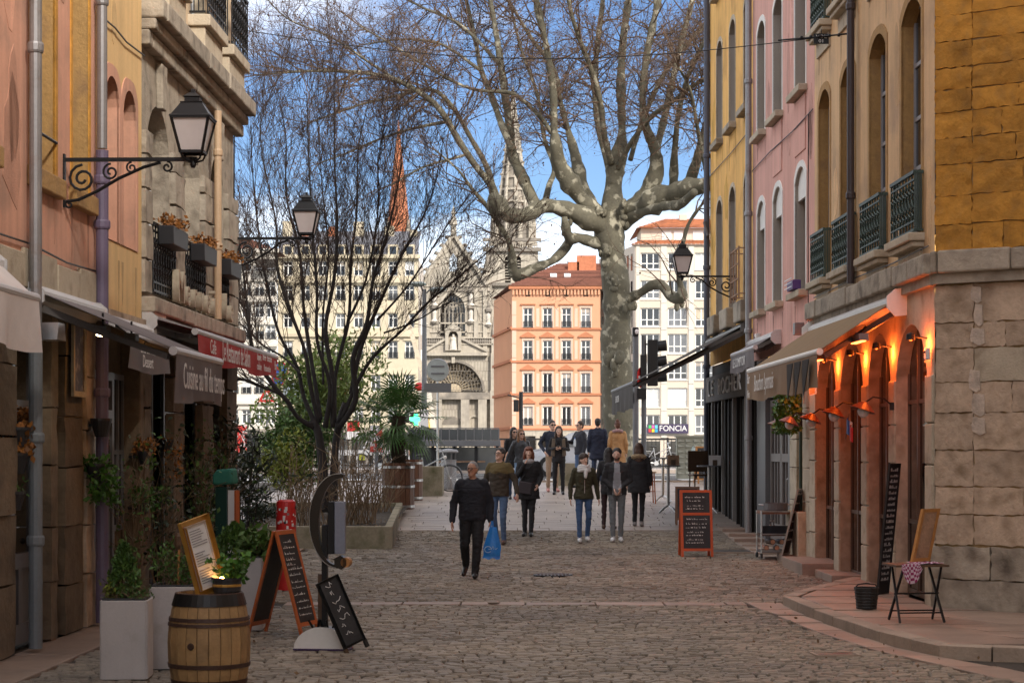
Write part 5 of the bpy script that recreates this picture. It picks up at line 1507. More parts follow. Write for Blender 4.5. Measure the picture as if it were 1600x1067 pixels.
# low concrete planters further back
def cbox(label, x0, x1, Y, dp, h):
    t = T('concrete_planter', label, 'planter', ((x0 + x1) / 2, Y, g(Y)), 0, 'concrete planters near the quay')
    w = (x1 - x0) / 2
    b = MB().box(-w, w, 0, .12, -.05, h).box(-w, w, dp - .12, dp, -.05, h).box(-w, -w + .12, .122, dp - .122, -.05, h - .002).box(w - .12, w, .122, dp - .122, -.05, h - .002)
    b.build('walls', m_concrete, t, bevel=.012); MB().box(-w + .12, w - .12, .12, dp - .12, 0, h - .1).build('soil', m_soil, t)
    return t
cbox('mossy concrete planter behind the palm casks', PX(596, 47.5), PX(691, 47.5), 47.6, 1.2, .74)
cbox('low concrete planter block behind the walking tourists', PX(868, 51.5), PX(920, 51.5), 51.8, .9, .62)
# ================================================================ THINGS IN THE STREET
def at(px, Y, dz=0.0): return (PX(px, Y), Y, g(Y) + dz)
# ---- pale square planters on the left
def planter(px, Y, w, h, label, kind):
    t = T('square_planter', label, 'planter', at(px, Y), R(3), 'pale square planters along the left')
    hw = w / 2
    b = MB()
    for s in (-1, 1):
        b.box(-hw, hw, s * hw - .012, s * hw + .012, .012, h); b.box(s * hw - .012, s * hw + .012, -hw + .013, hw - .013, .012, h - .001)
    b.build('shell', m_planter, t, bevel=.006)
    MB().box(-hw + .02, hw - .02, -hw + .02, hw - .02, 0, .05).build('foot', m_pot, t)
    MB().ring([(-hw + .01, -hw + .01), (hw - .01, -hw + .01), (hw - .01, hw - .01), (-hw + .01, hw - .01)], [(-hw + .05, -hw + .05), (hw - .05, -hw + .05), (hw - .05, hw - .05), (-hw + .05, hw - .05)], 0, .03).build('liner', m_pot, t, loc=(0, 0, h - .012), rot=(R(90), 0, 0))
    MB().box(-hw + .04, hw - .04, -hw + .04, hw - .04, h - .08, h - .05).build('soil', m_soil, t)
    return t
def conifer(label, x, Y, z, h, r, seed):
    t = T('dwarf_conifer', label, 'shrub', (x, Y, z)); rg = random.Random(seed); b = MB()
    for k in range(1500):
        f = rg.random() ** .8; rr_ = r * (1 - f) ** .7 * (.55 + .5 * math.sin(f * 2.6)) * 1.6; a = rg.uniform(0, 2 * PI); q = rg.uniform(.5, 1) * rr_
        b.leaf((q * math.cos(a), q * math.sin(a), f * h), .05, 1.6, .4, rg)
    b.build('foliage', m_leaf, t, kind='stuff'); MB().tube([(0, 0, -.02), (0, 0, h * .6)], .014, 5).build('stem', m_dry, t)
def herb(label, x, Y, z, n, r, h, mt, seed, size=.06):
    t = T('small_plant', label, 'plant', (x, Y, z)); b = MB(); tips = stems(b, (0, 0, 0), 16, h, r, .006, seed); b.build('stems', m_dry, t, kind='stuff')
    rg = random.Random(seed); b = MB()
    for k in range(n):
        p = rg.choice(tips); b.leaf(p + Vector((rg.gauss(0, r * .22), rg.gauss(0, r * .22), rg.gauss(0, h * .12))), size, .4, .45, rg)
    b.build('leaves', mt, t, kind='stuff'); return t
x1 = PX(198, 16.7)
planter(198, 16.7, .385, .69, 'pale grey square planter in front, beside the barrel', 0)
conifer('small dark green conifer in the front planter', x1 - .03, 16.72, .63, .52, .14, 3)
herb('small yellow flowering plant in the left of the front planter', x1 - .13, 16.65, .62, 90, .09, .22, m_leafy, 5, .05)
herb('grey green bushy herb at the right of the front planter', x1 + .12, 16.62, .62, 240, .12, .18, m_leaf, 6, .035)
x2 = PX(276, 17.5)
planter(274, 17.5, .40, .75, 'pale grey square planter half hidden behind the barrel', 1)
herb('tall thin leafy plants filling the second planter', x2 - .05, 17.5, .70, 420, .18, .42, m_leaf, 7, .05)
herb('dark green bush at the right of the second planter', x2 + .10, 17.5, .70, 380, .14, .26, m_leafb, 8, .04)
planter(322, 18.6, .36, .76, 'pale grey square planter almost hidden behind the gilt menu', 2)
herb('low green plant in the third planter behind the menu', PX(322, 18.6), 18.6, .72, 260, .15, .2, m_leaf, 9, .045)
planter(378, 21.2, .46, .80, 'pale grey square planter standing behind the barrel plant', 3)
conifer('bushy green conifer in the planter behind the barrel', PX(366, 21.2), 21.2, .76, .40, .20, 10)
herb('arching grassy green plant in the far planter', PX(398, 21.15), 21.15, .76, 420, .2, .3, m_leaf, 11, .12)
tc_ = T('garden_torch', 'bamboo garden torch with dark head in the second planter', 'torch', (x2 + .02, 17.45, .70))
MB().tube([(0, 0, 0), (.01, 0, .38)], .011, 6).build('cane', m_lwood, tc_); MB().lathe([(.02, .38), (.034, .42), (.034, .5), (.02, .53)], 8).build('head', m_dwood, tc_)
# ---- wine barrel
bx, by = PX(327, 16.0), 16.0
br = T('wine_barrel', 'old oak wine barrel with rusty hoops used as a table', 'barrel', (bx, by, 0))
H_ = .80; N_ = 22
def brad(z): q = (z / H_ - .47) * 2; return .345 - .062 * q * q
for k in range(N_):
    a0, a1 = 2 * PI * (k + .03) / N_, 2 * PI * (k + .97) / N_; b = MB(); zs = [H_ * q / 6 for q in range(7)]
    for z in zs:
        for rr_ in (brad(z) - .025, brad(z)):
            for a in (a0, a1): b.v.append((rr_ * math.cos(a), rr_ * math.sin(a), z))
    for j in range(6):
        i = j * 4
        b.face((i + 2, i + 3, i + 7, i + 6)); b.face((i, i + 2, i + 6, i + 4)); b.face((i + 3, i + 1, i + 5, i + 7)); b.face((i + 1, i, i + 4, i + 5))
    b.face((24, 26, 27, 25)); b.face((0, 1, 3, 2)); b.build('stave', m_oak, br)
for z0, z1, mt in ((.70, .795, m_iron), (.575, .605, m_hoop), (.535, .56, m_hoop), (.02, .09, m_hoop), (.19, .225, m_hoop), (.795, .803, m_hoop)):
    MB().lathe([(brad(z0) - .01, z0 - .001), (brad(z0) + .007, z0), (brad(z1) + .007, z1), (brad(z1) - .01, z1 + .001)], 36, caps=False).build('hoop', mt, br, smooth=False)
MB().lathe([(.0, .745), (brad(.75) - .02, .745), (brad(.75) - .02, .765), (0, .765)], 24, caps=False).build('head', m_oak, br)
MB().lathe([(0, .0), (.03, .0), (.026, .014), (0, .016)], 12).build('bung', m_hoop, br, loc=(-.10, -.325, .38), rot=(R(90), 0, R(-18)))
po = T('barrel_pot', 'black pot of fresh parsley like leaves on the barrel', 'plant pot', (bx + .15, by - .02, .766))
MB().lathe([(.10, 0), (.115, .05), (.12, .14), (.13, .14), (.13, .16), (.115, .16), (.11, .12), (0, .12)], 18).build('pot', m_pot, po)
MB().lathe([(.119, .085), (.122, .088), (.123, .103), (.121, .106)], 18, caps=False).build('gilt_band', m_gold, po)
b = MB(); tips = stems(b, (.06, 0, .10), 14, .20, .15, .005, 4); b.build('stems', m_leafb, po, kind='stuff')
b = MB(); rg = random.Random(5)
for k in range(300): p = rg.choice(tips); b.leaf(p + Vector((rg.gauss(0, .03), rg.gauss(0, .03), rg.gauss(0, .02))), .055, .3, .8, rg)
b.build('leaves', m_leafb, po, kind='stuff')
mf = T('framed_menu', 'tilted gilt framed menu propped on the barrel with a glowing bulb', 'menu', (bx + .03, by - .03, .80), R(52))
mf.rotation_euler = (R(-6), R(-14), R(52))
ROOTM[mf.name] = Matrix.LocRotScale(mf.location, mf.rotation_euler, Vector((1, 1, 1)))
MB().ring([(-.16, 0), (.16, 0), (.16, .64), (-.16, .64)], [(-.115, .05), (.115, .05), (.115, .59), (-.115, .59)], -.025, .02).build('frame', m_gold, mf, bevel=.004)
MB().ring([(-.118, .047), (.118, .047), (.118, .593), (-.118, .593)], [(-.10, .068), (.10, .068), (.10, .572), (-.10, .572)], -.012, .012).build('slip', m_lwood, mf)
MB().box(-.118, .118, -.008, .004, .045, .595).build('sheet', m_paper, mf)
b = MB()
for k in range(22):
    w = RND.uniform(.04, .085)
    if k in (7, 8, 15): continue
    b.box(-.085, -.085 + w * 2, -.012, -.0085, .54 - k * .021, .547 - k * .021)
b.build('printed_lines', m_ink, mf, kind='stuff')
MB().tube([(.03, -.02, .0), (.05, -.09, .02), (.05, -.10, .06)], .008, 6).build('lamp_arm', m_gold, mf)
MB().ell((.05, -.10, .085), (.026, .026, .032), 10, 8).build('bulb', m_bulb, mf)
# ---- A-frame chalkboards
def aboard(name, label, loc, rz, w, h, spread, frame, header=None, lines=9, seed=0, group=None, top=True):
    t = T(name, label, 'chalkboard', loc, rz, group); rg = random.Random(seed)
    tilt = math.atan2(spread / 2, h)
    for s, nm in ((-1, 'front_board'), (1, 'rear_board')):
        q = MB(); fw = .045
        zb = .10
        q.box(-w / 2, -w / 2 + fw, -.012, .012, 0, h); q.box(w / 2 - fw, w / 2, -.012, .012, 0, h)
        q.box(-w / 2 + fw, w / 2 - fw, -.012, .012, h - fw, h - .001); q.box(-w / 2 + fw, w / 2 - fw, -.012, .012, zb, zb + fw)
        if header: q.box(-w / 2 + fw, w / 2 - fw, -.012, .012, header, header + fw)
        o = q.build(nm, frame, t, loc=(0, s * spread / 2, 0), rot=(-s * tilt, 0, 0) if s < 0 else (-s * tilt, 0, 0))
        o.rotation_euler = (-s * -tilt if False else (tilt if s > 0 else -tilt), 0, 0)
        MB().box(-w / 2 + fw - .002, w / 2 - fw + .002, -.006, .006, zb + .01, h - .01).build('slate', m_slate, o)
        c = MB(); z = h - fw - .09; k = 0
        while z > zb + fw + .05 and k < lines:
            if header is None or abs(z - header - fw / 2) > .06:
                x = -w / 2 + fw + .03 + rg.uniform(0, .05); e = rg.uniform(.0, w * .25)
                while x < w / 2 - fw - .03 - e:
                    l_ = rg.uniform(.012, .04); hh = rg.uniform(.006, .018)
                    c.box(x, x + l_, s * .0075 - .001, s * .0075 + .001, z, z + hh)
                    if rg.random() < .4: c.box(x, x + .005, s * .0075 - .001, s * .0075 + .001, z, z + .03)
                    x += l_ + rg.uniform(.006, .03)
            z -= rg.uniform(.045, .085); k += 1
        c.build('chalk_writing', m_chalk, o, kind='stuff')
    return t
ax, ay = PX(443, 20.6), 20.6
aboard('a_frame_chalkboard', 'tall narrow orange framed A-board with chalk writing on the left', (ax, ay, .01), R(73), .50, 1.15, .62, m_owood, None, 13, 2)
aboard('a_frame_chalkboard', 'bright orange framed chalkboard menu standing on the right', (PX(1087, 33.3), 33.3, g(33.3)), R(4), .56, 1.16, .34, M('bright_orange_frame', (.50, .075, .012), .45, var=.1), .72, 13, 3)
aboard('a_frame_chalkboard', 'brown framed chalkboard behind the orange framed menu', (PX(1074, 39.6), 39.6, g(39.6)), R(-3), .50, .80, .3, M('brown_frame', (.17, .07, .025), .5, var=.1), None, 5, 4)
aboard('a_frame_chalkboard', 'orange framed advertising board far back by the yellow house', (PX(1103, 53.5), 53.5, g(53.5)), R(12), .60, 1.05, .4, m_lwood, .62, 3, 5)
# ---- arc shaped menu lamp stand
sx, sy = PX(505, 19.1), 19.1
ms = T('menu_stand', 'metal menu stand with crescent arm on a white half round base', 'menu stand', (sx, sy, 0), R(-6))
hr = .275
arc_ = [(hr * math.cos(PI * k / 16), .015 + .215 * math.sin(PI * k / 16)) for k in range(17)]
MB().prism(arc_, -.11, -.095).build('base_face', m_white, ms)
MB().prism([(x * .985, z * .985 + .0) for x, z in arc_], -.094, .13).build('base_body', m_grey, ms)
MB().box(-hr - .005, hr + .005, -.115, .13, 0, .018).build('base_rim', M('violet_rim', (.05, .02, .08), .5), ms)
MB().box(-.01, .045, -.03, .03, .23, 1.24).build('post', m_iron, ms)
MB().box(-.05, -.012, -.02, .02, .23, .75).build('side_post', m_dwood, ms)
for k in range(6): MB().tube([(-.1 + .05 * k, -.02, .22), (-.1 + .05 * k + RND.uniform(-.04, .04), -.05, .30)], .012, 5).build('cable', m_iron, ms)
n = 26; b = MB(); outer = []; inner = []
for k in range(n + 1):
    a = R(78 + 196 * k / n)
    f = math.sin(PI * min(1, max(0.0, .10 + .92 * k / n))) if k else .25
    outer.append((.16 + .29 * math.cos(a), 1.28 + .47 * math.sin(a))); inner.append((.16 + (.29 - .10 * max(.3, f)) * math.cos(a), 1.28 + (.47 - .11 * max(.3, f)) * math.sin(a)))
b.prism(outer + inner[::-1], -.06, .0)
b.build('crescent_arm', M('smoked_metal', (.05, .045, .04), .3, metal=.7, var=.1), ms)
b = MB().prism(outer[1:-1] + [(x * .985 + .0035, z * .985 + .02) for x, z in outer[1:-1]][::-1], -.072, -.061); b.build('crescent_edge', m_steel, ms)
MB().prism([(.13, .83), (.20, .80), (.25, .84), (.25, .90), (.19, .94), (.13, .91)], -.09, .03).build('arm_foot', M('smoked_metal', (.05, .045, .04), .3), ms)
MB().tube([(.24, -.09, .87), (.24, .03, .87)], .05, 12).build('foot_cap', m_lwood, ms)
MB().box(.055, .115, -.045, .045, .95, 1.47).build('display_back', m_iron, ms)
MB().box(.118, .225, -.03, .03, .95, 1.47).build('display_panel', M('blue_grey_panel', (.21, .23, .29), .35, var=.06), ms, bevel=.006)
lb = T('leaning_chalkboard', 'small black chalkboard with a chalk scrawl leaning on the menu stand', 'chalkboard', (PX(559, 18.9), 18.85, .02))
lb.rotation_euler = (R(-12), R(-20), R(38)); ROOTM[lb.name] = Matrix.LocRotScale(lb.location, lb.rotation_euler, Vector((1, 1, 1)))
MB().ring([(-.13, .06), (.13, .06), (.13, .76), (-.13, .76)], [(-.105, .085), (.105, .085), (.105, .735), (-.105, .735)], -.018, .018).build('frame', m_black, lb)
MB().box(-.107, .107, -.008, .006, .082, .737).build('slate', m_slate, lb)
for s in (-1, 1): MB().box(s * .12 - .018, s * .12 + .018, -.015, .015, -.015, .06).build('leg', m_dwood if s < 0 else m_black, lb)
b = MB(); rg = random.Random(8)
for k in range(7):
    z = .70 - .085 * k; x = rg.uniform(-.07, .0); pts = [(x, -.012, z)]
    for q in range(5): pts.append((pts[-1][0] + rg.uniform(.0, .03), -.012, z + rg.uniform(-.03, .03)))
    b.tube(pts, .0035, 4)
b.build('chalk_writing', m_letter, lb, kind='stuff')
# ---- red sticker covered post
rp = T('sticker_covered_post', 'red rounded post covered with small stickers behind the A-board', 'post', at(447, 26.6))
MB().lathe([(.14, 0), (.14, 1.14), (.13, 1.22), (.09, 1.245), (0, 1.25)], 20).build('body', m_redp, rp, smooth=False)
rg = random.Random(12)
for k in range(34):
    a = rg.uniform(PI, 2 * PI); z = rg.uniform(.7, 1.18); w = rg.uniform(.02, .045); h = rg.uniform(.02, .05); q = MB()
    da = w / .14
    q.quad(*[(.1425 * math.cos(a + s * da / 2), .1425 * math.sin(a + s * da / 2), z + e * h / 2) for s, e in ((-1, -1), (1, -1), (1, 1), (-1, 1))])
    q.build('sticker', rg.choice([m_paper, m_paper, m_ink, m_black, m_paper]), rp)
# ---- teal hooded menu stand by the stone house
th = T('hooded_menu_stand', 'dark green menu stand with teal cloth hood by the stone house', 'menu stand', at(352, 24.6), R(-20))
MB().box(-.12, .05, -.05, .05, 0, 1.48).build('post_panel', m_dkgreen, th, bevel=.008)
MB().box(.07, .17, -.06, -.03, .35, 1.44).build('menu_panel', m_paper, th); MB().box(.172, .195, -.08, .02, .1, 1.44).build('side_strip', m_owood, th)
MB().prism([(-.14, 1.50), (.15, 1.52), (.13, 1.72), (-.09, 1.70), (-.15, 1.62)], -.09, .09).build('hood', m_teal, th, bevel=.03)
# ---- pots hung on the left wall and pipes
def wallpot(px, py, Y, w, n_, mt, sz, label, drop=0.0, up=0.25, seed=0):
    c = P(px, py, Y)
    t = T('wall_pot', label, 'plant pot', c, math.atan2(DL[1], DL[0]), 'dark pots hung on the left-hand walls')
    h = w * .62; b = MB()
    prof = [(w * .30, -h), (w * .42, -h * .45), (w * .5, 0), (w * .54, 0), (w * .54, .03), (w * .48, .03), (w * .44, -.03)]
    b.lathe(prof, 16, sy=.8); b.build('pot', m_pot, t)
    MB().box(-.02, .02, -w * .9, -w * .3, -.06, -.03).build('hanger', m_iron, t)
    if n_:
        b = MB(); rg = random.Random(seed)
        for k in range(n_):
            a = rg.uniform(0, 2 * PI); q = rg.random() ** .5 * w * .6; z = rg.uniform(-drop, up)
            b.leaf((q * math.cos(a) * (1 + (1.0 if z < 0 else 0) * .4), q * math.sin(a) + (w * .35 if z < 0 else 0), z), sz, .2, .6, rg)
        b.build('plant', mt, t, kind='stuff')
    return t
wallpot(30, 672, 18.55, .26, 0, None, 0, 'empty dark wall pot on the grey pipe, second from the top')
wallpot(27, 712, 18.6, .28, 330, m_leafo, .07, 'dark wall pot of orange dead leaves on the grey pipe', .0, .30, 1)
wallpot(22, 772, 18.5, .25, 60, m_leaf, .05, 'dark wall pot with a few green sprigs low on the grey pipe', .0, .14, 2)
wallpot(34, 662, 18.9, .22, 120, m_leafo, .06, 'dark wall pot of dry twigs at the top of the grey pipe', .0, .18, 3)
wallpot(158, 658, 21.3, .28, 0, None, 0, 'empty dark wall pot on the violet pipe, the upper one')
wallpot(150, 728, 21.2, .27, 420, m_leafb, .07, 'dark wall pot of trailing green leaves on the violet pipe', .42, .1, 4)
wallpot(226, 708, 23.7, .22, 190, m_leafo, .06, 'dark wall pot of rusty leaves on the rough stone pier', .0, .17, 5)
wallpot(224, 788, 23.6, .21, 260, m_leafb, .06, 'dark wall pot of bright green leaves low on the rough pier', .05, .2, 6)
wallpot(252, 782, 25.4, .20, 200, m_leafb, .055, 'small dark wall pot of bright green leaves beyond the rough pier', .05, .18, 7)
wallpot(262, 690, 25.9, .22, 240, m_leafo, .05, 'dark wall pot of hanging rusty stems on the middle pier', .5, .05, 8)
# ---- right: trolley with cooking pot
tx, ty = PX(1212, 32.6), 32.55
tr_ = T('serving_trolley', 'metal serving trolley with logs on its lower shelf', 'trolley', (tx, ty, g(ty) + .03), R(4))
b = MB()
for sx_ in (-1, 1):
    for sy_ in (-1, 1): b.tube([(sx_ * .29, sy_ * .2, .08), (sx_ * .29, sy_ * .2, .80)], .013, 6)
for z in (.12, .40, .78): b.box(-.29, .29, -.21, -.19, z, z + .02).box(-.29, .29, .19, .21, z, z + .02)
b.build('frame', m_steel, tr_)
for z, mt in ((.10, m_grey), (.38, m_dwood), (.745, M('copper_brown_tray', (.20, .10, .06), .45, var=.15))): MB().box(-.30, .30, -.2, .2, z, z + (.05 if z > .7 else .02)).build('shelf', mt, tr_)
MB().box(-.27, .27, -.195, -.185, .40, .55).build('glass_front', m_glass, tr_)
for sx_ in (-1, 1):
    for sy_ in (-1, 1): MB().tube([(sx_ * .29 - .015, sy_ * .2, .045), (sx_ * .29 + .015, sy_ * .2, .045)], .045, 12).build('wheel', m_black, tr_)
rg = random.Random(4)
for k in range(6):
    lg = T('firewood_log', ['round ended log on the trolley shelf at the front left', 'split log in the middle of the trolley shelf', 'pale cut log at the right of the trolley shelf', 'log stacked on top at the left of the trolley', 'log stacked on top in the middle of the trolley', 'log stacked on top at the right of the trolley'][k], 'log', (tx + [-.17, 0, .16, -.1, .06, .14][k], ty, g(ty) + .03 + (.175 if k < 3 else .275)), R(rg.uniform(-10, 10)), 'logs on the trolley')
    MB().tube([(0, -.16, 0), (0, .14, 0)], rg.uniform(.042, .052), 9).build('bark', m_dwood, lg); MB().tube([(0, -.163, 0), (0, -.1605, 0)], .038, 9).build('cut_face', m_oldwood, lg)
cp = T('cooking_pot', 'wide steel cooking pot with handles on the trolley', 'pot', (tx - .01, ty, g(ty) + .03 + .797))
MB().lathe([(.20, 0), (.21, .02), (.21, .13), (.215, .135), (.2, .135), (.195, .03), (0, .03)], 24).build('body', m_grey, cp)
for s in (-1, 1): MB().tube([(s * .21, -.04, .10), (s * .28, -.03, .105), (s * .28, .03, .105), (s * .21, .04, .10)], .01, 6).build('handle', m_steel, cp)
MB().lathe([(.0, .10), (.195, .10)], 20, caps=False).build('contents', m_owood, cp)
for k, (px, lab) in enumerate(((1203, 'clear glass bottle on the middle trolley shelf, left'), (1208, 'clear glass bottle on the middle trolley shelf, right'))):
    bo = T('glass_bottle', lab, 'bottle', (PX(px, ty), ty - .08, g(ty) + .03 + .402), 0, 'bottles on the trolley')
    MB().lathe([(.03, 0), (.032, .12), (.012, .17), (.012, .22)], 10).build('body', m_glassw, bo); MB().lathe([(.014, .22), (.014, .24)], 8).build('cap', m_steel, bo)
def leanboard(name, label, base, top, w, facing, frame, slate, text_lines=0, thick=.03, depth_dir=None, cat='chalkboard'):
    t = T(name, label, cat, base); base = Vector(base); top = Vector(top); up_ = (top - base); h = up_.length; up_.normalize()
    s_ = Vector(facing).normalized(); nrm = s_.cross(up_).normalized()
    def pt(a, c, d): return s_ * a + up_ * c + nrm * d
    def slab(a0, a1, c0, c1, d0, d1): return MB().hexa([pt(a0, c0, d0), pt(a1, c0, d0), pt(a1, c0, d1), pt(a0, c0, d1), pt(a0, c1, d0), pt(a1, c1, d0), pt(a1, c1, d1), pt(a0, c1, d1)])
    fw = min(.04, w * .14)
    b = slab(-w / 2, -w / 2 + fw, 0, h, -thick / 2, thick / 2)
    for q in (slab(w / 2 - fw, w / 2, 0, h, -thick / 2, thick / 2), slab(-w / 2 + fw, w / 2 - fw, h - fw, h, -thick / 2, thick / 2), slab(-w / 2 + fw, w / 2 - fw, 0, fw, -thick / 2, thick / 2)):
        o = len(b.v); b.v += q.v
        for f in q.f: b.face([k + o for k in f])
    b.build('frame', frame, t)
    slab(-w / 2 + fw, w / 2 - fw, fw, h - fw, -thick * .3, thick * .3).build('panel', slate, t)
    if text_lines:
        c = MB(); rg = random.Random(h)
        for k in range(text_lines):
            z = h - .1 - (h - .2) * k / text_lines; a = -w / 2 + fw + .015
            while a < w / 2 - fw - .03:
                l_ = rg.uniform(.012, .05); q = slab(a, min(a + l_, w / 2 - fw - .01), z, z + rg.uniform(.012, .045), thick * .31, thick * .34); o = len(c.v); c.v += q.v
                for f in q.f: c.face([m + o for m in f])
                a += l_ + .012
        c.build('chalk_writing', m_chalk, t, kind='stuff')
    return t
m_gframe = M('grey_green_frame', (.26, .27, .25), .5, var=.1)
y0 = 31.9
leanboard('leaning_menu_board', 'slim grey framed chalkboard leaning on the pale stone pier', (PX(1226, y0), y0, g(y0) + .12), (PX(1252, y0), y0 + .02, g(y0) + 1.22), .5, (.35, .94, 0), m_gframe, m_slate, 6)
y0 = 24.55
leanboard('tall_chalkboard', 'very tall narrow black chalkboard leaning on the arcade pier', (PX(1379, y0), y0, g(y0) + PV), (PX(1398, y0 + .12), y0 + .12, PZ(724, y0)), .36, (.55, .83, 0), m_black, m_slate, 20)
kx, kyy = PX(1354, 22.5), 22.5
bk = T('black_basket', 'round black basket standing on the pavement beside the tall chalkboard', 'basket', (kx, kyy, g(kyy) + PV))
b = MB()
for k in range(7): b.lathe([(.115 + .004 * k, .035 * k), (.122 + .004 * k, .035 * k + .018), (.117 + .004 * k, .035 * k + .034)], 18, caps=False)
b.lathe([(0, .004), (.11, .004)], 16, caps=False); b.build('woven_side', m_black, bk)
MB().tube([(.14 * math.cos(a), .14 * math.sin(a), .245) for a in np.linspace(0, 2 * PI, 19)], .011, 6).build('rim', m_black, bk)
MB().tube([(-.14, 0, .24), (-.10, 0, .285), (0, 0, .30), (.10, 0, .285), (.14, 0, .24)], .009, 5).build('handle', m_black, bk)
# ---- folding table with cloth, and a wooden board on it
qx, qy = PX(1430, 21.0), 21.0
tb = T('folding_table', 'small folding table with dark metal legs beside the corner wall', 'table', (qx, qy, g(qy) + PV), R(8))
for k in range(4): MB().box(-.30, .30, -.24 + .12 * k + .004, -.24 + .12 * k + .116, .60, .622).build('slat', m_dwood, tb)
b = MB()
for sx_ in (-1, 1):
    b.bar((sx_ * .25, -.22, 0), (sx_ * .21, .16, .60), .022, .022); b.bar((sx_ * .25 + .026, .22, 0), (sx_ * .21 + .026, -.16, .60), .022, .022)
for z, y_ in ((.10, -.155), (.30, -.03)): b.bar((-.25, y_, z), (.25, y_, z), .016, .016); b.bar((-.22, -y_, z), (.28, -y_, z), .016, .016)
b.build('leg_frame', m_iron, tb)
cl = T('checked_cloth', 'red violet checked cloth draped over the table corner', 'cloth', (qx, qy, g(qy) + PV + .624), R(8))
mc1, mc2 = M('violet_red_cloth', (.30, .03, .12), .9), M('pale_check_cloth', (.62, .50, .58), .9)
b = MB(); NX = 14
def cz(i, j): return .012 + .012 * noise.noise(Vector((i * .7, j * .7, 4)))
pts = [[(-.06 + .33 * i / NX, -.16 + .30 * j / NX, cz(i, j)) for i in range(NX + 1)] for j in range(NX + 1)]
for j in range(NX):
    for i in range(NX):
        b.m = (i + j) % 2; b.quad(pts[j][i], pts[j][i + 1], pts[j + 1][i + 1], pts[j + 1][i])
for k in range(10):
    for j in range(7):
        b.m = (k + j) % 2
        def dp(k, j): return (-.24 + .20 * k / 10 + (.03 * j / 7) * (1 if k > 5 else -.2), -.255 - .012 * math.sin(k * 1.9) * j / 7, .010 - (.055 + .16 * math.sin(PI * k / 10)) * j / 7)
        b.quad(dp(k, j), dp(k + 1, j), dp(k + 1, j + 1), dp(k, j + 1))
for k in range(10):
    b.m = k % 2; b.quad((-.24 + .02 * k, -.255, .010), (-.22 + .02 * k, -.255, .010), (-.03 + .02 * k, -.1, .012), (-.05 + .02 * k, -.1, .012))
b.build('cloth', [mc1, mc2], cl)
y0 = 21.15
wb = leanboard('wooden_plank', 'weathered wooden crate lid standing on the table against the wall', (PX(1437, y0), y0 - .02, g(y0) + PV + .64), (PX(1458, y0), y0 + .12, PZ(795, y0)), .30, (.62, .50, 0), m_lwood, m_oldwood, 0, .035, cat='board')
# ---- hanging terracotta pot with vine
hp = T('terracotta_pot', 'terracotta pot hanging over the niche with bright green vine', 'plant pot', KH.w(U2(31.55), .34, PZ(606, 31.6)), KH.ang)
MB().lathe([(.09, 0), (.14, .30), (.155, .30), (.155, .36), (.135, .36), (.12, .28), (0, .28)], 18).build('pot', m_terra, hp)
MB().tube([(0, -.32, .40), (0, 0, .42), (0, 0, .36)], .01, 5).build('hook', m_iron, hp)
b = MB(); rg = random.Random(9)
for k in range(1500):
    a = rg.random(); th_ = rg.uniform(0, 2 * PI); rad_ = .10 + .12 * rg.random()
    b.leaf((.22 * math.cos(th_) * (1 - .35 * a) * rg.uniform(.6, 1.1) - .0, .20 * math.sin(th_) * rg.uniform(.5, 1.1), .30 - 1.05 * a ** 1.2), .075, .1, .7, rg)
b.build('vine', m_leafb, hp, kind='stuff')
b = MB()
for k in range(10): b.tube([(.08 * math.cos(k), .08 * math.sin(k), .3), (.15 * math.cos(k), .15 * math.sin(k), .1), (.13 * math.cos(k), .13 * math.sin(k), -.3 - .04 * k)], .006, 4)
b.build('vine_stems', m_leaf, hp, kind='stuff')
wr = T('rope', 'loose pale rope hanging down from the tan awning', 'rope', (PX(1259, 28.5), 28.5, PZ(555, 28.5)))
MB().tube([(0, 0, .1), (.01, 0, -.1), (-.012, 0, -.35), (-.03, 0, -.72)], .008, 5).build('rope', m_limel, wr)
# ---- terrace lamps, heaters and flag
fx = [(24.0, 632), (26.05, 640), (27.9, 650), (29.9, 655), (31.1, 660)]
lab = ['tin shaded globe lamp on the arcade pier nearest the corner', 'tin shaded globe lamp beside the small flag', 'tin shaded globe lamp on the middle arcade pier', 'tin shaded globe lamp on the fourth arcade pier', 'tin shaded globe lamp beside the hanging vine']
for k, (Y, py) in enumerate(fx):
    t = T('gooseneck_lamp', lab[k], 'wall lamp', PH.w(U(Y + .95), .03, PZ(py, Y)), PH.ang, 'globe lamps on the arcade')
    MB().tube([(0, 0, 0), (0, .12, .10), (0, .26, .12), (0, .36, .05)], .012, 6).lathe([(.045, -.05), (.045, .05)], 10, (0, 0, 0)).build('arm', m_iron, t)
    MB().lathe([(.02, .06), (.05, .05), (.17, -.05), (.165, -.06), (.04, .03)], 18, caps=False).build('shade', M('rust_red_enamel', (.16, .05, .03), .4), t, loc=(0, .38, 0), rot=(R(18), 0, 0))
    MB().ell((0, .385, -.07), (.075, .075, .08), 14, 10).build('globe', m_opal, t)
hl = [((24.6, .55, 3.36), 'glowing heater bar under the tan awning nearest the corner'), ((27.2, .62, 3.24), 'glowing heater bar under the middle of the tan awning'), ((29.8, .62, 3.2), 'glowing heater bar under the far end of the tan awning')]
for (Y, n_, z), lb_ in hl:
    t = T('terrace_heater', lb_, 'heater', PH.w(U(Y), n_, z), PH.ang, 'terrace heaters under the tan awning')
    MB().prism([(-.36, 0), (.36, 0), (.34, .09), (-.34, .09)], -.06, .06).build('housing', m_grey, t)
    MB().box(-.33, .33, -.03, .03, -.012, 0).build('glowing_tube', m_glow, t); MB().tube([(0, 0, .09), (0, -.1, .2)], .015, 5).build('bracket', m_iron, t)
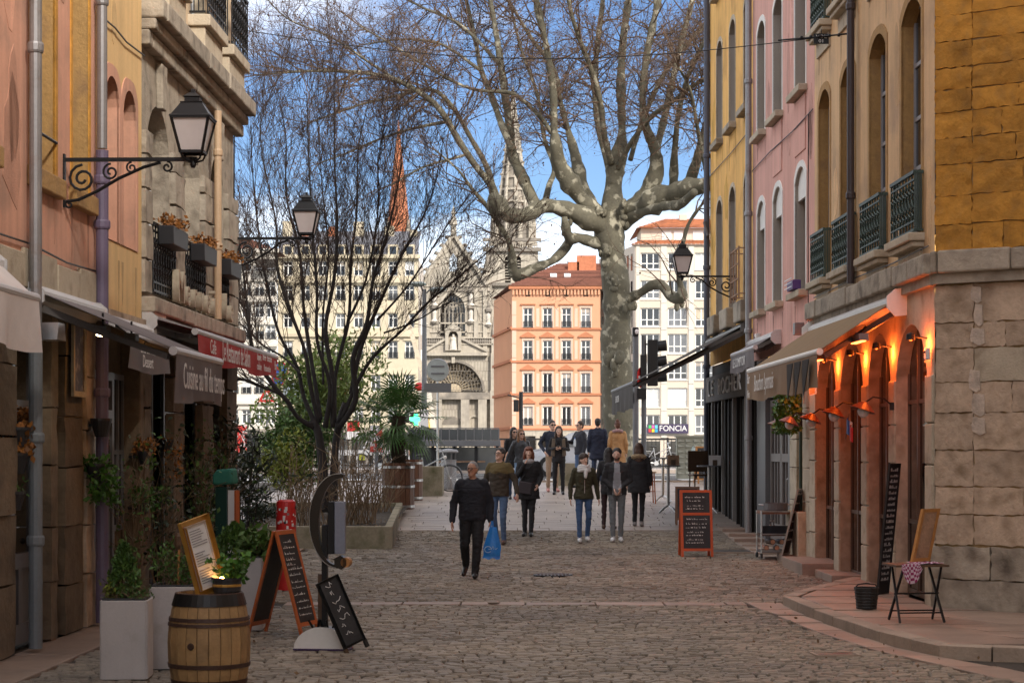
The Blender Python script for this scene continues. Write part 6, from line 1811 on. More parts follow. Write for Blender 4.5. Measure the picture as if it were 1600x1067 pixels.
def plight(loc, e, col, r=.06, spot=None):
    d = bpy.data.lights.new('lamp', 'POINT'); d.energy = e; d.color = col; d.shadow_soft_size = r
    o = bpy.data.objects.new('heater_glow_helper', d); COL.objects.link(o); o.location = loc; return o
for Y in (23.1, 25.08, 26.85, 28.9, 30.95):  # lights and fittings added to throw the heater glow onto the piers
    lg_ = T('pier_glow_helper', 'added orange glow light at the head of the pier %s' % {23.1: 'by the corner', 25.08: 'behind the tall chalkboard', 26.85: 'in the middle of the arcade', 28.9: 'second from the vine', 30.95: 'beside the vine'}[Y], 'spot lamp', PH.w(U(Y) - .0, .22, 3.30), PH.ang, 'orange glow lights added at the pier heads')
    MB().tube([(0, -.2, .02), (0, .0, .05)], .012, 5).lathe([(.0, .09), (.05, .07), (.055, .0), (.045, 0)], 10, (0, 0, 0)).build('housing', m_iron, lg_)
    MB().ell((0, 0, .0), (.02, .02, .015), 8, 6).build('bulb', m_ember, lg_)
    l_ = plight((0, -.13, -.06), 6.5, (1.0, .15, .02)); l_.parent = lg_
fl = T('small_flag', 'small blue white and red flag hanging from an arcade lamp', 'flag', PH.w(U(26.6), .28, PZ(652, 26.6)), PH.ang)
MB().tube([(0, 0, .05), (0, .05, -.3)], .006, 5).build('stick', m_dwood, fl)
for k, mt in enumerate((m_bluep, m_paper, m_redp)):
    q = MB(); 
    for s in range(4): q.quad(*[(-.02 - .11 * k - .0275 * (s + e), .03 * math.sin((k * 4 + s + e) * .8) + .02, z - .05 * (k + (s + e) / 4)) for e, z in ((0, .0), (1, .0), (1, -.20), (0, -.20))])
    q.build('stripe', mt, fl)
sw = T('switch_box', 'small cream switch box on the corner pier', 'switch box', PH.w(U(22.95), .03, PZ(562, 23)), PH.ang)
MB().box(-.06, .06, 0, .05, 0, .14).build('case', m_paper, sw, bevel=.006); MB().lathe([(.018, 0), (.015, .02)], 8).build('knob', m_iron, sw, loc=(0, .05, .09), rot=(R(-90), 0, 0))
# ---- high cafe tables
def hightable(px, Y, label, r=.27):
    t = T('high_table', label, 'table', at(px, Y), R(20), 'high bar tables on the right')
    MB().lathe([(.0, 1.03), (r, 1.03), (r + .004, 1.045), (r, 1.06), (0, 1.06)], 24, caps=False).build('table_top', m_grey, t)
    MB().tube([(0, 0, .14), (0, 0, 1.03)], .034, 12).build('post', m_steel, t)
    for k in range(4):
        a = PI / 2 * k + .3
        MB().tube([(.03 * math.cos(a), .03 * math.sin(a), .16), (.14 * math.cos(a), .14 * math.sin(a), .11), (.26 * math.cos(a), .26 * math.sin(a), .02)], [.02, .02, .017], 7).build('foot', m_steel, t)
    return t
hightable(1044, 42.3, 'round bar table on a steel post standing nearest the walking woman in black')
hightable(1036, 45.4, 'round bar table on a steel post behind the front one')
hightable(1108, 42.2, 'round bar table beside the dark shopfront')
for k, (px, Y) in enumerate(((1052, 42.3), (1117, 42.2))):
    mh = T('menu_holder', ['brown menu holder standing on the front bar table', 'pale menu holder on the bar table by the shopfront'][k], 'menu', (PX(px, Y), Y, g(Y) + 1.061))
    MB().box(-.13, .13, -.015, .015, 0, .22).build('cover', m_oldwood if k == 0 else m_paper, mh); MB().box(-.05, .05, -.02, .02, .0, .12).build('card', m_dwood, mh)
for k, (px, Y, mt, w, h) in enumerate(((1094, 44.2, m_dwood, .48, .95),)):
    ch = T('bar_chair', 'dark brown high backed chair beside the bar tables', 'chair', at(px, Y), R(12))
    for sx_ in (-1, 1):
        for sy_ in (-1, 1): MB().tube([(sx_ * .2, sy_ * .2, 0), (sx_ * .18, sy_ * .18, .72 if sy_ < 0 else 1.2)], .017, 6).build('leg', m_dwood, ch)
    MB().box(-.23, .23, -.22, .22, .70, .745).build('seat', m_dwood, ch, bevel=.01); MB().box(-.24, .24, .16, .2, .80, 1.28).build('backrest', m_dwood, ch, bevel=.01)
    MB().box(-.18, .18, -.2, -.18, .3, .33).build('stretcher', m_dwood, ch)
b = T('bar_chair', 'slim honey wood stool frame left of the bar tables', 'chair', at(1012, 45.0), R(5))
for sx_ in (-1, 1):
    for sy_ in (-1, 1): MB().tube([(sx_ * .16, sy_ * .16, 0), (sx_ * .13, sy_ * .13, .72)], .016, 6).build('leg', m_owood, b)
MB().box(-.18, .18, -.18, .18, .72, .75).build('seat', m_lwood, b, bevel=.01); MB().box(-.14, .14, -.15, -.135, .28, .3).build('stretcher', m_owood, b)

for k, (px, py, Y, n, mt, lab) in enumerate(((236, 745, 24.3, 420, m_leafd, 'scrubby dark creeper beside the rough stone pier'), (290, 742, 27.0, 520, m_leaf, 'tangled green creeper on the middle stone pier'), (318, 720, 28.6, 420, m_leafd, 'dark straggling creeper near the far stone pier'), (180, 770, 22.3, 260, m_leaf, 'thin green creeper by the grey panelled door'))):
    x = wallL(Y) + .22; t = T('wall_creeper', lab, 'climbing plant', (x, Y, g(Y)), 0, 'creepers along the left-hand wall')
    zt = PZ(py, Y) + .55 - g(Y); MB().lathe([(.12, 0), (.16, .28), (.17, .28), (.15, .24), (0, .24)], 12).build('pot', m_pot, t)
    b = MB(); tips = stems(b, (0, 0, .2), 12, zt - .2, .22, .008, 120 + k, .12); b.build('stems', m_dry, t, kind='stuff'); b = MB(); rq = random.Random(130 + k)
    for q in range(n): p = rq.choice(tips); b.leaf(p + Vector((rq.gauss(0, .07), rq.gauss(0, .07), rq.gauss(0, .1))), .07, 0, .55, rq)
    b.build('leaves', mt, t, kind='stuff')
# ================================================================ ACROSS THE RIVER
WR = random.Random(77)
def farwin(root, u0, u1, z0, z1, d, fm, gm, cols=2, rows=1, bar=.09, rail=None, split=None, arched=False):
    b = MB(); y = -d
    b.box(u0, u0 + bar, y, y + .06, z0, z1).box(u1 - bar, u1, y, y + .06, z0, z1).box(u0 + bar, u1 - bar, y, y + .06, z1 - bar, z1).box(u0 + bar, u1 - bar, y, y + .06, z0, z0 + bar)
    for k in range(1, cols): q = u0 + (u1 - u0) * k / cols; b.box(q - bar / 2, q + bar / 2, y, y + .058, z0 + bar, z1 - bar)
    for f in (split or [k / rows for k in range(1, rows)]):
        q = z0 + (z1 - z0) * f; b.box(u0 + bar, u1 - bar, y, y + .05, q - bar * .4, q + bar * .4)
    o = b.build('window', fm, root); q = WR.random()
    if gm is m_glass and q < .14: gm = m_glassw
    if q > .80: h_ = (z1 - z0) * WR.choice((.25, .4, .6)); link('blind', pane_mesh(u1 - u0 - .1, h_, WR.choice((m_whitef, m_shut, m_limel))), o, ((u0 + u1) / 2, y + .045, z1 - h_ / 2))
    link('pane', pane_mesh(u1 - u0, z1 - z0, gm), o, ((u0 + u1) / 2, y + .02, (z0 + z1) / 2))
    if rail:
        r = MB(); r.box(u0 - .04, u1 + .04, .02, .05, z0 + .62, z0 + .68); n = 9
        for k in range(n + 1): q = u0 - .02 + (u1 - u0 + .04) * k / n; r.box(q - .025, q + .025, .02, .05, z0, z0 + .62)
        r.box(u0 - .04, u1 + .04, .02, .05, z0, z0 + .05)
        r.build('railing', rail, root)
    return o
def rowwall(fr, b, u0, u1, z0, z1, wins, d=.25):
    b.sheet([(u0, z0), (u1, z0), (u1, z1), (u0, z1)], [arch(*w) for w in wins])
    for w in wins: b.reveal(arch(*w), 0, -d)

# ---- salmon house of four storeys
YS_ = 205.0
SF = Fr('salmon_building', 'four storey salmon building with white windows across the river', 'building', (PX(938, YS_), YS_), (-1, 0))
def su(x): return SF.pix(x, 500)[0]
def szz(y): return PZ(y, YS_)
cx_ = [825, 855.5, 885, 915.2]; rows_ = [(481, 512), (531.6, 562.5), (582.7, 613.7), (634.8, 664.5)]
UW = su(800)
bounds = [470, 514.5, 565.5, 616.5, 671]
for k, (ya, yb) in enumerate(rows_):
    b = MB(); wins = [(su(c) - .5, su(c) + .5, szz(yb), szz(ya)) for c in cx_]
    rowwall(SF, b, 0, UW, szz(bounds[k + 1]), szz(bounds[k]), wins); b.build('wall', m_salmon, SF.root)
    MB().box(-.1, UW + .12, -.05, .14, szz(bounds[k + 1]) - .08, szz(bounds[k + 1]) + .14).build('string_course', m_salmond, SF.root)
    for i, w in enumerate(wins):
        farwin(SF.root, *w, .22, m_white, m_glassw if (k, i) in ((2, 2), (2, 3), (0, 3)) else m_glass, 2, 1, .10, m_iron, [.66] if k < 2 else None)
        MB().ring([(w[0] - .17, w[2] - .0), (w[1] + .17, w[2]), (w[1] + .17, w[3] + .2), (w[0] - .17, w[3] + .2)], [(w[0], w[2]), (w[1], w[2]), (w[1], w[3]), (w[0], w[3])], 0, .05).build('window_surround', m_salmonl, SF.root)
        zt = w[3] + .30
        MB().box(w[0] - .3, w[1] + .3, 0, .2, zt, zt + .12).build('lintel', m_salmond, SF.root)
        if k: MB().prism([(w[0] - .34, zt + .122), (w[1] + .34, zt + .122), ((w[0] + w[1]) / 2, zt + .62)], 0, .17).build('pediment', m_salmond, SF.root)
        if i < 3:
            um = (w[0] + su(cx_[i + 1]) + .5) / 2
            MB().box(um - .17, um + .17, 0, .04, w[2] + .1, w[3] - .05).build('panel', m_salmonl, SF.root)
b = MB(); b.box(0, UW, -.2, 0, szz(470), szz(452)); b.build('frieze', m_salmon, SF.root)
MB().box(-.3, UW + .35, -.1, .35, szz(452), szz(452) + .35).build('cornice', m_salmond, SF.root)
for k in range(26): u = .15 + (UW - .3) * k / 25; MB().box(u - .1, u + .1, 0, .26, szz(461), szz(453)).build('bracket', m_salmon, SF.root)
for c in cx_: MB().box(su(c) - .24, su(c) + .24, 0, .03, szz(463), szz(455)).build('attic_opening', m_void, SF.root)
MB().box(-.05, UW + .05, -.3, .06, .3, szz(671)).build('ground_floor', m_church, SF.root)
for c in cx_: MB().box(su(c) - .8, su(c) + .8, .06, .09, .4, szz(681)).build('shop_window', m_glassd, SF.root)
for s in range(9): 
    z = szz(671) + (szz(470) - szz(671)) * s / 9
    MB().box(UW - .45, UW, 0, .05, z + .03, z + (szz(470) - szz(671)) / 9 - .03).build('quoin', m_salmonl, SF.root)
# left side face, turned back
sd = MB(); sd.quad((UW, 0, .3), (UW + 2.1, -16, .3), (UW + 2.1, -16, szz(452)), (UW, 0, szz(452))); sd.build('side_wall', m_salmon, SF.root)
for k, q in enumerate(bounds[1:]):
    b = MB(); z = szz(q); b.hexa([(UW, 0, z), (UW + 2.1, -16, z), (UW + 2.3, -16, z), (UW + .2, 0, z), (UW, 0, z + .3), (UW + 2.1, -16, z + .3), (UW + 2.3, -16, z + .3), (UW + .2, 0, z + .3)]); b.build('string_course', m_salmond, SF.root)
e = szz(452) + .35
b = MB(); rid = szz(399)
b.quad((UW + .4, .4, e), (-.4, .4, e), (-.4, -9, rid), (UW - 5.2, -9, rid)); b.tri((UW + .4, .4, e), (UW - 5.2, -9, rid), (UW + 2.4, -18, e)); b.quad((UW - 5.2, -9, rid), (-.4, -9, rid), (-.4, -18, e), (UW + 2.4, -18, e))
rf = b.build('roof', m_roofb, SF.root)
tl = MB(); rg = random.Random(3)
for j in range(16):
    f0 = j / 16; z = e + (rid - e) * f0; y_ = .4 - 9.4 * f0
    x0 = -.4; x1 = UW + .4 - 5.6 * f0
    tl.tint = rg.uniform(-1, 1); tl.box(x0, x1, y_ - .3, y_ + .05, z + .02, z + .10)
tl.build('tile_courses', m_roofb, rf, kind='stuff')
for px, py, w, h in ((920, 397, 2.1, .9), (899, 405, 1.2, .6), (845, 425, 1.2, 1.2)):
    MB().box(su(px) - w / 2, su(px) + w / 2, -7, -6, szz(py) - 1.4, szz(py) + h / 2).build('chimney', m_brick, rf)
for px in (866, 888): 
    u = su(px); b = MB(); b.hexa([(u - .35, -3.0, e + 1.15), (u + .35, -3.0, e + 1.15), (u + .35, -3.9, e + 1.5), (u - .35, -3.9, e + 1.5), (u - .35, -2.9, e + 1.3), (u + .35, -2.9, e + 1.3), (u + .35, -3.8, e + 1.68), (u - .35, -3.8, e + 1.68)]); b.build('skylight', m_whitef, rf)

# ---- cream modern block
YM = 200.0
MF = Fr('office_block', 'cream modern block with grid windows and orange roof across the river', 'building', (PX(1150, YM), YM), (-1, 0))
mu = lambda x: MF.pix(x, 500)[0]
mz = lambda y: PZ(y, YM)
mr = MF.root; ME = mu(992)
mc = [(1001, 1031), (1043.6, 1074), (1086, 1116), (1129, 1147)]
mrw = [(395, 421), (438, 467), (481, 510), (521.5, 552), (564.5, 593), (606, 636), (648, 677)]
bb = [384, 429.5, 474, 516, 558, 600, 642, 684]
for k, (ya, yb) in enumerate(mrw):
    b = MB(); wins = [(mu(c) , mu(a), mz(yb), mz(ya)) for a, c in mc]
    rowwall(MF, b, 0, ME, mz(bb[k + 1]), mz(bb[k]), wins, .3); b.build('wall', m_modern, mr)
    for i, w in enumerate(wins):
        blind = (k, i) in ((5, 0), (5, 1), (0, 2))
        farwin(mr, *w, .26, m_white, m_white if False else (M('pale_roller_blind', (.50, .50, .48), .6) if blind else m_glassw if (k, i) in ((4, 2), (6, 2)) else m_glass), 3, 1, .11, None, [.36])
        MB().box(w[0] - .1, w[1] + .1, -.02, .09, w[2] - .14, w[2]).build('sill', m_modern2, mr)
    for a, c in ((992, 1001), (1031, 1043.6), (1074, 1086)): MB().box(mu(c) + .12, mu(a) - .12, 0, .10, mz(bb[k + 1]) + .02, mz(bb[k]) - .02).build('pier', m_modern2, mr)
MB().box(0, ME + .3, -.3, .2, mz(384), mz(381)).build('parapet', m_modern2, mr)
MB().box(0, ME, -.3, .0, .3, mz(684)).build('ground_floor', m_modern, mr)
for a, c in mc: MB().box(mu(c), mu(a), .0, .03, .4, mz(689)).build('shop_window', m_glassd, mr)
# side face running back, with narrow windows
Sx = PX(936, 215) ; corner = Vector((PX(992, YM), YM)); far_ = Vector((Sx, 215.0)); dv = far_ - corner
s_len = dv.length
side = MB(); side.quad((0, 0, .3), (s_len, 0, .3), (s_len, 0, mz(383)), (0, 0, mz(383)))
so = side.build('side_wall', m_modern2, mr)
so.location = (ME, 0, 0); so.rotation_euler = (0, 0, math.atan2(dv.y, dv.x) - MF.ang)
for k, (ya, yb) in enumerate(mrw):
    for q in range(9):
        u = .9 + q * (s_len - 1.2) / 9
        MB().box(u, u + .62, -.02, .03, mz(yb), mz(ya)).build('window', m_glass, so); 
def tiled(root, name, pts, mat, rows=7):
    b = MB(); b.quad(*pts); o = b.build(name, mat, root); t = MB(); rg = random.Random(rows)
    A_, B_, C_, D_ = [Vector(p) for p in pts]
    for j in range(rows):
        l_, r_ = A_.lerp(D_, j / rows), B_.lerp(C_, j / rows); n = 26
        for i in range(n):
            t.tint = rg.uniform(-1, 1); p, q = l_.lerp(r_, (i + .1) / n), l_.lerp(r_, (i + .9) / n)
            up_ = (D_ - A_) / rows * .95
            t.quad(p + Vector((0, .04, .10)), q + Vector((0, .04, .10)), q + up_ + Vector((0, .02, .07)), p + up_ + Vector((0, .02, .07)))
    t.build('roof_tiles', mat, o, kind='stuff'); return o
tiled(mr, 'lower_roof', [(ME + .5, .3, mz(383)), (0, .3, mz(383)), (0, -2.4, mz(372)), (ME - .8, -2.4, mz(372))], m_rooft, 4)
MB().box(0, ME - .8, -9, -2.5, mz(384), mz(352)).build('penthouse', m_modern, mr)
for a, c in ((1037, 1052), (1056, 1070), (1086, 1102)): MB().box(mu(c), mu(a), -2.5, -2.42, mz(371), mz(357)).build('penthouse_shutter', m_white, mr)
tiled(mr, 'upper_roof', [(ME - .3, -1.8, mz(353)), (0, -1.8, mz(353)), (0, -6, mz(332)), (ME - 3.6, -6, mz(332))], m_rooft, 7)
b = MB(); b.quad((ME - .3, -1.8, mz(353)), (ME - 3.6, -6, mz(332)), (ME - 3.6, -9, mz(332)), (ME - .3, -15, mz(353))); b.build('hip_roof', m_rooft, mr)
MB().box(ME - 5.9, ME - 5.1, -6, -5, mz(335), mz(326)).build('chimney', m_modern, mr)
sg = T('fascia_sign', 'dark violet office sign reading FONCIA with coloured squares', 'sign', (PX(1043, YM), YM - .32, mz(677)))
MB().box(-2.15, 2.15, -.08, .08, 0, .98).build('board', M('violet_black_sign', (.035, .022, .06), .5), sg)
for k, ch in enumerate('FONCIA'): text_mb(ch, .82, m_letter, 'letter', sg, ([-.72, -.2, .42, 1.0, 1.36, 1.72][k], -.09, .5), (R(90), 0, 0), .95, .01)
for k, c in enumerate(((.5, .03, .03), (.6, .45, .02), (.03, .3, .5), (.05, .4, .1), (.5, .1, .3), (.1, .5, .55))):
    MB().box(-2.0 + .33 * (k % 3), -1.72 + .33 * (k % 3), -.10, -.085, .12 + .4 * (k // 3), .46 + .4 * (k // 3)).build('coloured_square', M('sign_colour_%s' % 'abcdef'[k], c, .5), sg)

# ---- the church
YC = 250.0
CF = Fr('gothic_church', 'pale gothic church with gabled front, round portal and two spires', 'church', (PX(845, YC), YC), (-1, 0))
cr = CF.root
cu = lambda x: CF.pix(x, 500)[0]
cz_ = lambda y: PZ(y, YC)
xl, xr = 655, 768
# gable wall with lancet and great window
gable = [(cu(xr), .3), (cu(xl), .3), (cu(xl), cz_(446)), (cu(708.6), cz_(368)), (cu(xr - 8), cz_(446)), (cu(xr), cz_(446))]
bigw = [(cu(727), cz_(524)), (cu(688), cz_(524)), (cu(688), cz_(484)), (cu(690), cz_(474)), (cu(696), cz_(465)), (cu(707.5), cz_(458)), (cu(719), cz_(465)), (cu(725), cz_(474)), (cu(727), cz_(484))]
lanc = [(cu(714), cz_(424)), (cu(702), cz_(424)), (cu(702), cz_(404)), (cu(708), cz_(395)), (cu(714), cz_(404))]
NA = 20; acx, acz, ar_ = cu(708.4), cz_(612), 46 * YC / FPX
parch = [(acx - ar_, cz_(612)), (acx + ar_, cz_(612))] + [(acx + ar_ * math.cos(PI * k / NA), acz + ar_ * math.sin(PI * k / NA)) for k in range(1, NA)]
b = MB().sheet(gable, [bigw, lanc, parch]); b.reveal(bigw, 0, -.8); b.reveal(lanc, 0, -.8); b.reveal(parch, 0, -.5)
b.build('front_wall', m_church, cr)
MB().ring([(cu(708) + (u - cu(708)) * 1.13, z if k < 2 else z + .35) for k, (u, z) in enumerate(bigw)], bigw, -.1, .16).build('window_moulding', m_church, cr)
tw_ = MB().box(cu(730), cu(685), -.95, -.85, cz_(526), cz_(455)).build('great_window', m_glassd, cr)
b = MB()
for px in (695, 701.5, 707.5, 714, 720): b.box(cu(px) - .07, cu(px) + .07, -.84, -.72, cz_(524), cz_(470))
for px in (695, 707.5, 720):
    b.tube([(cu(px) + .95 * math.cos(a), -.78, cz_(484) + .95 * math.sin(a)) for a in np.linspace(0, PI, 9)], .07, 5)
b.tube([(cu(707.5) + .8 * math.cos(a), -.78, cz_(470) + .8 * math.sin(a)) for a in np.linspace(0, 2 * PI, 13)], .07, 5)
b.build('tracery', m_church, tw_)
for s, (xa, ya, xb, yb) in enumerate(((655, 446, 708.6, 366), (762, 446, 708.6, 366))):
    b = MB().bar((cu(xa), .1, cz_(ya)), (cu(xb), .1, cz_(yb)), .7, .45); b.build('gable_coping', m_church, cr)
    for k in range(6):
        f = (k + .6) / 6.4; u, z = cu(xa) + (cu(xb) - cu(xa)) * f, cz_(ya) + (cz_(yb) - cz_(ya)) * f
        MB().ell((u + (.25 if s == 0 else -.25), .1, z + .42), (.34, .2, .26), 6, 5).lathe([(.12, -.3), (.12, .3)], 5, (u + (.12 if s == 0 else -.12), .1, z + .15)).build('crocket', m_churchd, cr)
b = MB().lathe([(.42, 0), (.36, 1.6), (.6, 1.7), (.5, 2.0), (.22, 3.0), (.34, 3.15), (.0, 4.3)], 6, (cu(708.6), .1, cz_(372))); b.build('finial', m_church, cr)
# renaissance portal: pediment, niche with statue, coffered half dome
MB().box(cu(762), cu(664), -.05, .75, cz_(556), cz_(551)).build('entablature', m_church, cr)
MB().prism([(cu(762), cz_(551)), (cu(664), cz_(551)), (cu(664), cz_(549)), (cu(709), cz_(524)), (cu(762), cz_(549))], 0, .4).build('portal_pediment', m_church, cr)
for (xa, ya, xb, yb) in ((664, 549, 698, 529), (762, 549, 721, 529)): MB().bar((cu(xa), .5, cz_(ya)), (cu(xb), .5, cz_(yb)), .5, .3).build('raking_cornice', m_church, cr)
b = MB().ring([(cu(721), cz_(548)), (cu(696), cz_(548)), (cu(696), cz_(516)), (cu(721), cz_(516))], [(u, z) for u, z in arch(cu(716), cu(701), cz_(547), cz_(518), .6)], -.2, .9); nb = b.build('statue_niche', m_church, cr)
MB().box(cu(717), cu(700), -.2, -.1, cz_(548), cz_(516)).build('niche_back', m_churchd, nb)
MB().prism([(cu(723), cz_(516)), (cu(694), cz_(516)), (cu(708.5), cz_(506))], -.2, 1.0).build('niche_pediment', m_church, cr)
MB().lathe([(.55, 0), (.5, .5), (.38, 1.2), (.42, 1.45), (.30, 1.62), (.12, 1.68), (.17, 1.85), (.15, 2.0), (.0, 2.08)], 10, (cu(708.5), .45, cz_(547))).build('statue', M('statue_stone', (.55, .5, .43), .9), cr)
b = MB()
for k in range(30):
    px = 668 + 100 * k / 29
    if 694 < px < 723: continue
    b.lathe([(.12, 0), (.2, .25), (.1, .5), (.14, .72)], 6, (cu(px), .3, cz_(537)))
bl_ = b.build('balusters', m_churchd, cr, kind='stuff')
MB().box(cu(770), cu(723), .12, .5, cz_(529), cz_(527)).build('balustrade_rail', m_church, cr); MB().box(cu(694), cu(664), .12, .5, cz_(529), cz_(527)).build('balustrade_rail', m_church, cr); MB().box(cu(770), cu(664), .0, .5, cz_(539), cz_(537)).build('balustrade_rail', m_church, cr)
# half dome: rings and ribs over a dark shell
b = MB(); dd_ = 3.4; nu, nv = 20, 8
def dome(th, ph, s=1.0):      # th across 0..pi, ph 0 (front) .. pi/2 (back)
    r_ = ar_ * .97 * s
    return (acx + r_ * math.cos(th) , -.5 - dd_ * math.sin(ph) * math.sin(th) ** .5 * s, acz + r_ * math.sin(th) * math.cos(ph))
for i in range(nu):
    for j in range(nv): b.quad(dome(PI * i / nu, PI / 2 * j / nv), dome(PI * (i + 1) / nu, PI / 2 * j / nv), dome(PI * (i + 1) / nu, PI / 2 * (j + 1) / nv), dome(PI * i / nu, PI / 2 * (j + 1) / nv))
b.build('half_dome', m_churchd, cr)
m_rib = M('dome_rib_stone', (.45, .37, .26), .9, var=.1)
hub = Vector((acx, -.5 - dd_ * .55, acz + .35))
for k in range(15):
    a = PI * (k + .5) / 15; e_ = Vector((acx + ar_ * .95 * math.cos(a), -.35, acz + ar_ * .95 * math.sin(a))); st = hub.lerp(e_, .30)
    mid = hub.lerp(e_, .65) + Vector((0, -.5, .1)); MB().tube([st, mid, e_], [.06, .09, .13], 5).build('rib', m_rib, cr)
for f in (.30, .42, .55, .68, .82):
    MB().tube([hub.lerp(Vector((acx + ar_ * .95 * math.cos(a), -.35, acz + ar_ * .95 * math.sin(a))), f) + Vector((0, -.45 * math.sin(PI * f), .08 * math.sin(PI * f))) for a in np.linspace(0, PI, 17)], .075, 5).build('coffer_ring', m_rib, cr)
MB().ell(hub + Vector((0, .3, -.1)), (1.05, .4, .9), 14, 8).build('shell', m_rib, cr)
MB().ring([(acx + (u - acx) * 1.08, acz + (z - acz) * 1.08) for u, z in parch], parch, -.02, .3).build('archivolt', m_churchd, cr)
MB().box(acx - .22, acx + .22, 0, .5, acz + ar_ * .97, acz + ar_ + .75).build('keystone', m_church, cr)
MB().box(cu(765), cu(660), -3.6, -.4, .3, cz_(612)).build('porch_wall', m_churchd, cr)
MB().box(cu(766), cu(660), -.4, .9, cz_(624), cz_(613)).build('lower_entablature', m_churchd, cr)
for px in (665, 684, 727, 754): MB().lathe([(.62, 0), (.5, .3), (.42, .5), (.38, 3.6), (.5, 3.8), (.6, 4.1)], 12, (cu(px), .3, .3)).box(cu(px) - .55, cu(px) + .55, -.2, .85, 4.4, cz_(624)).build('column', m_church, cr)
MB().prism(arch(cu(722), cu(690), 2.4, cz_(650), 1.2, 10), -.4, .12).build('door_pediment', m_churchd, cr)
MB().box(cu(721), cu(691), -.35, .18, cz_(672), cz_(664)).build('door_lintel', m_church, cr); MB().box(cu(720), cu(692), -.35, -.02, .3, cz_(672)).build('door', m_void, cr)
b = MB().ring(arch(cu(751), cu(731), 1.6, cz_(648), .9), arch(cu(748), cu(734), 1.6, cz_(651), .7), -.1, .25); b.build('side_niche', m_church, cr)
MB().box(cu(748), cu(734), -.39, -.2, 1.6, cz_(650)).build('niche_panel', m_rib, cr)
for px in (661, 668, 744, 758): MB().box(cu(px) - .28, cu(px) + .28, 0, .28, cz_(551), cz_(452)).build('pilaster', m_church, cr)
for px, py in ((679, 495), (736, 495), (679, 470), (736, 470), (663, 500), (763, 500)):
    MB().lathe([(.18, -.9), (.5, -.6), (.42, -.5), (.24, -.3), (.30, .55), (.12, .95)], 8, (cu(px), .25, cz_(py))).build('niche_figure', M('statue_stone', (.55, .5, .43), .9), cr)
    MB().lathe([(.5, 0), (.55, .3), (.3, .5), (.0, 1.5)], 6, (cu(px), .2, cz_(py) + 1.05)).build('canopy', m_churchd, cr)
for py in (541, 520, 506, 456, 448): MB().box(cu(766), cu(657), 0, .16, cz_(py), cz_(py) + .18).build('string_course', m_churchd if py == 456 else m_church, cr)
b = MB()
for j in range(24):
    z = .8 + j * 1.25
    for q in range(24):
        u = cu(768) + (cu(655) - cu(768)) * (q + .5 * (j % 2)) / 24
        if z < cz_(452): b.box(u, u + .05, .0, .012, z, z + 1.2)
    if z < cz_(452): b.box(cu(768), cu(655), 0, .012, z - .04, z + .02)
b.build('stone_joints', m_churchd, cr, kind='stuff')
# buttress with pinnacle
MB().box(cu(776), cu(766), -1, 1.0, .3, cz_(610)).box(cu(775), cu(767), -1, .7, cz_(610), cz_(552)).box(cu(774), cu(768), -1, .5, cz_(552), cz_(530)).build('buttress', m_church, cr)
MB().lathe([(.42, 0), (.34, .8), (.0, 3.0)], 5, (cu(771), .0, cz_(530))).build('pinnacle', m_churchd, cr)
# belfry tower on the right and its openwork spire
tl_, trr = cu(841), cu(759)
MB().sheet([(tl_, .3), (trr, .3), (trr, cz_(389)), (tl_, cz_(389))], [arch(cu(798), cu(789), cz_(441), cz_(399), .6), arch(cu(814), cu(804), cz_(441), cz_(399), .6)], -1.0).build('tower', m_church, cr)
tb_ = MB().box(tl_, trr, -9, -1.6, .3, cz_(389)).build('tower_body', m_church, cr)
for a, c in ((798, 789), (814, 804)):
    l_ = MB()
    for k in range(9): z = cz_(441) + (cz_(402) - cz_(441)) * k / 9; l_.bar((cu(a), -1.35, z), (cu(c), -1.35, z), .4, .1)
    l_.build('louvres', m_church, cr); MB().box(cu(a), cu(c), -1.58, -1.5, cz_(441), cz_(399)).build('belfry_opening', m_void, cr)
for x0 in (759, 841): MB().lathe([(.95, 0), (.8, 9), (.65, 18), (.6, 24), (.0, 26.5)], 6, (cu(x0), -.8, .3)).build('tower_buttress', m_church, cr)
for y_, hh in ((446, .4), (392, .5), (376, .4)): MB().box(tl_ - .4, trr + .4, -1.2, -.5, cz_(y_), cz_(y_) + hh).build('tower_cornice', m_churchd, cr)
b = MB()
for k in range(22): u = tl_ + (trr - tl_) * (k + .5) / 22; b.box(u - .09, u + .09, -.9, -.75, cz_(388), cz_(378))
b.build('gallery', m_church, cr, kind='stuff')
scx, scy = cu(802), -5.0
for k in range(10):
    a = 2 * PI * k / 10; u, y_ = scx + 2.75 * math.cos(a), scy + 2.75 * math.sin(a)
    MB().lathe([(.38, 0), (.3, 2.2), (.36, 2.4), (.22, 3.4), (.0, 5.4)], 6, (u, y_, cz_(378))).build('pinnacle', m_church, cr)
MB().lathe([(2.35, 0), (2.3, 2.6), (2.1, 2.7)], 8, (scx, scy, cz_(378))).build('lantern_stage', m_churchd, cr)
sp0, sp1 = cz_(348), cz_(122)
for k in range(8):
    a = 2 * PI * k / 8 + .2; MB().tube([(scx + 2.2 * math.cos(a), scy + 2.2 * math.sin(a), sp0), (scx, scy, sp1)], [.30, .06], 5).build('spire_rib', m_church, cr)
for k in range(11):
    f = k / 11.5; r_ = 2.2 * (1 - f); MB().lathe([(r_ - .02, -.14), (r_ + .10, -.14), (r_ + .10, .14), (r_ - .02, .14)], 8, (scx, scy, sp0 + (sp1 - sp0) * f), caps=False).build('spire_band', m_church, cr)
    for q in range(8):
        a = 2 * PI * q / 8 + .2; 
        if r_ > .5: MB().ell((scx + (r_ + .15) * math.cos(a), scy + (r_ + .15) * math.sin(a), sp0 + (sp1 - sp0) * (f + .02)), (.18, .18, .22), 5, 4).build('crocket', m_churchd, cr)
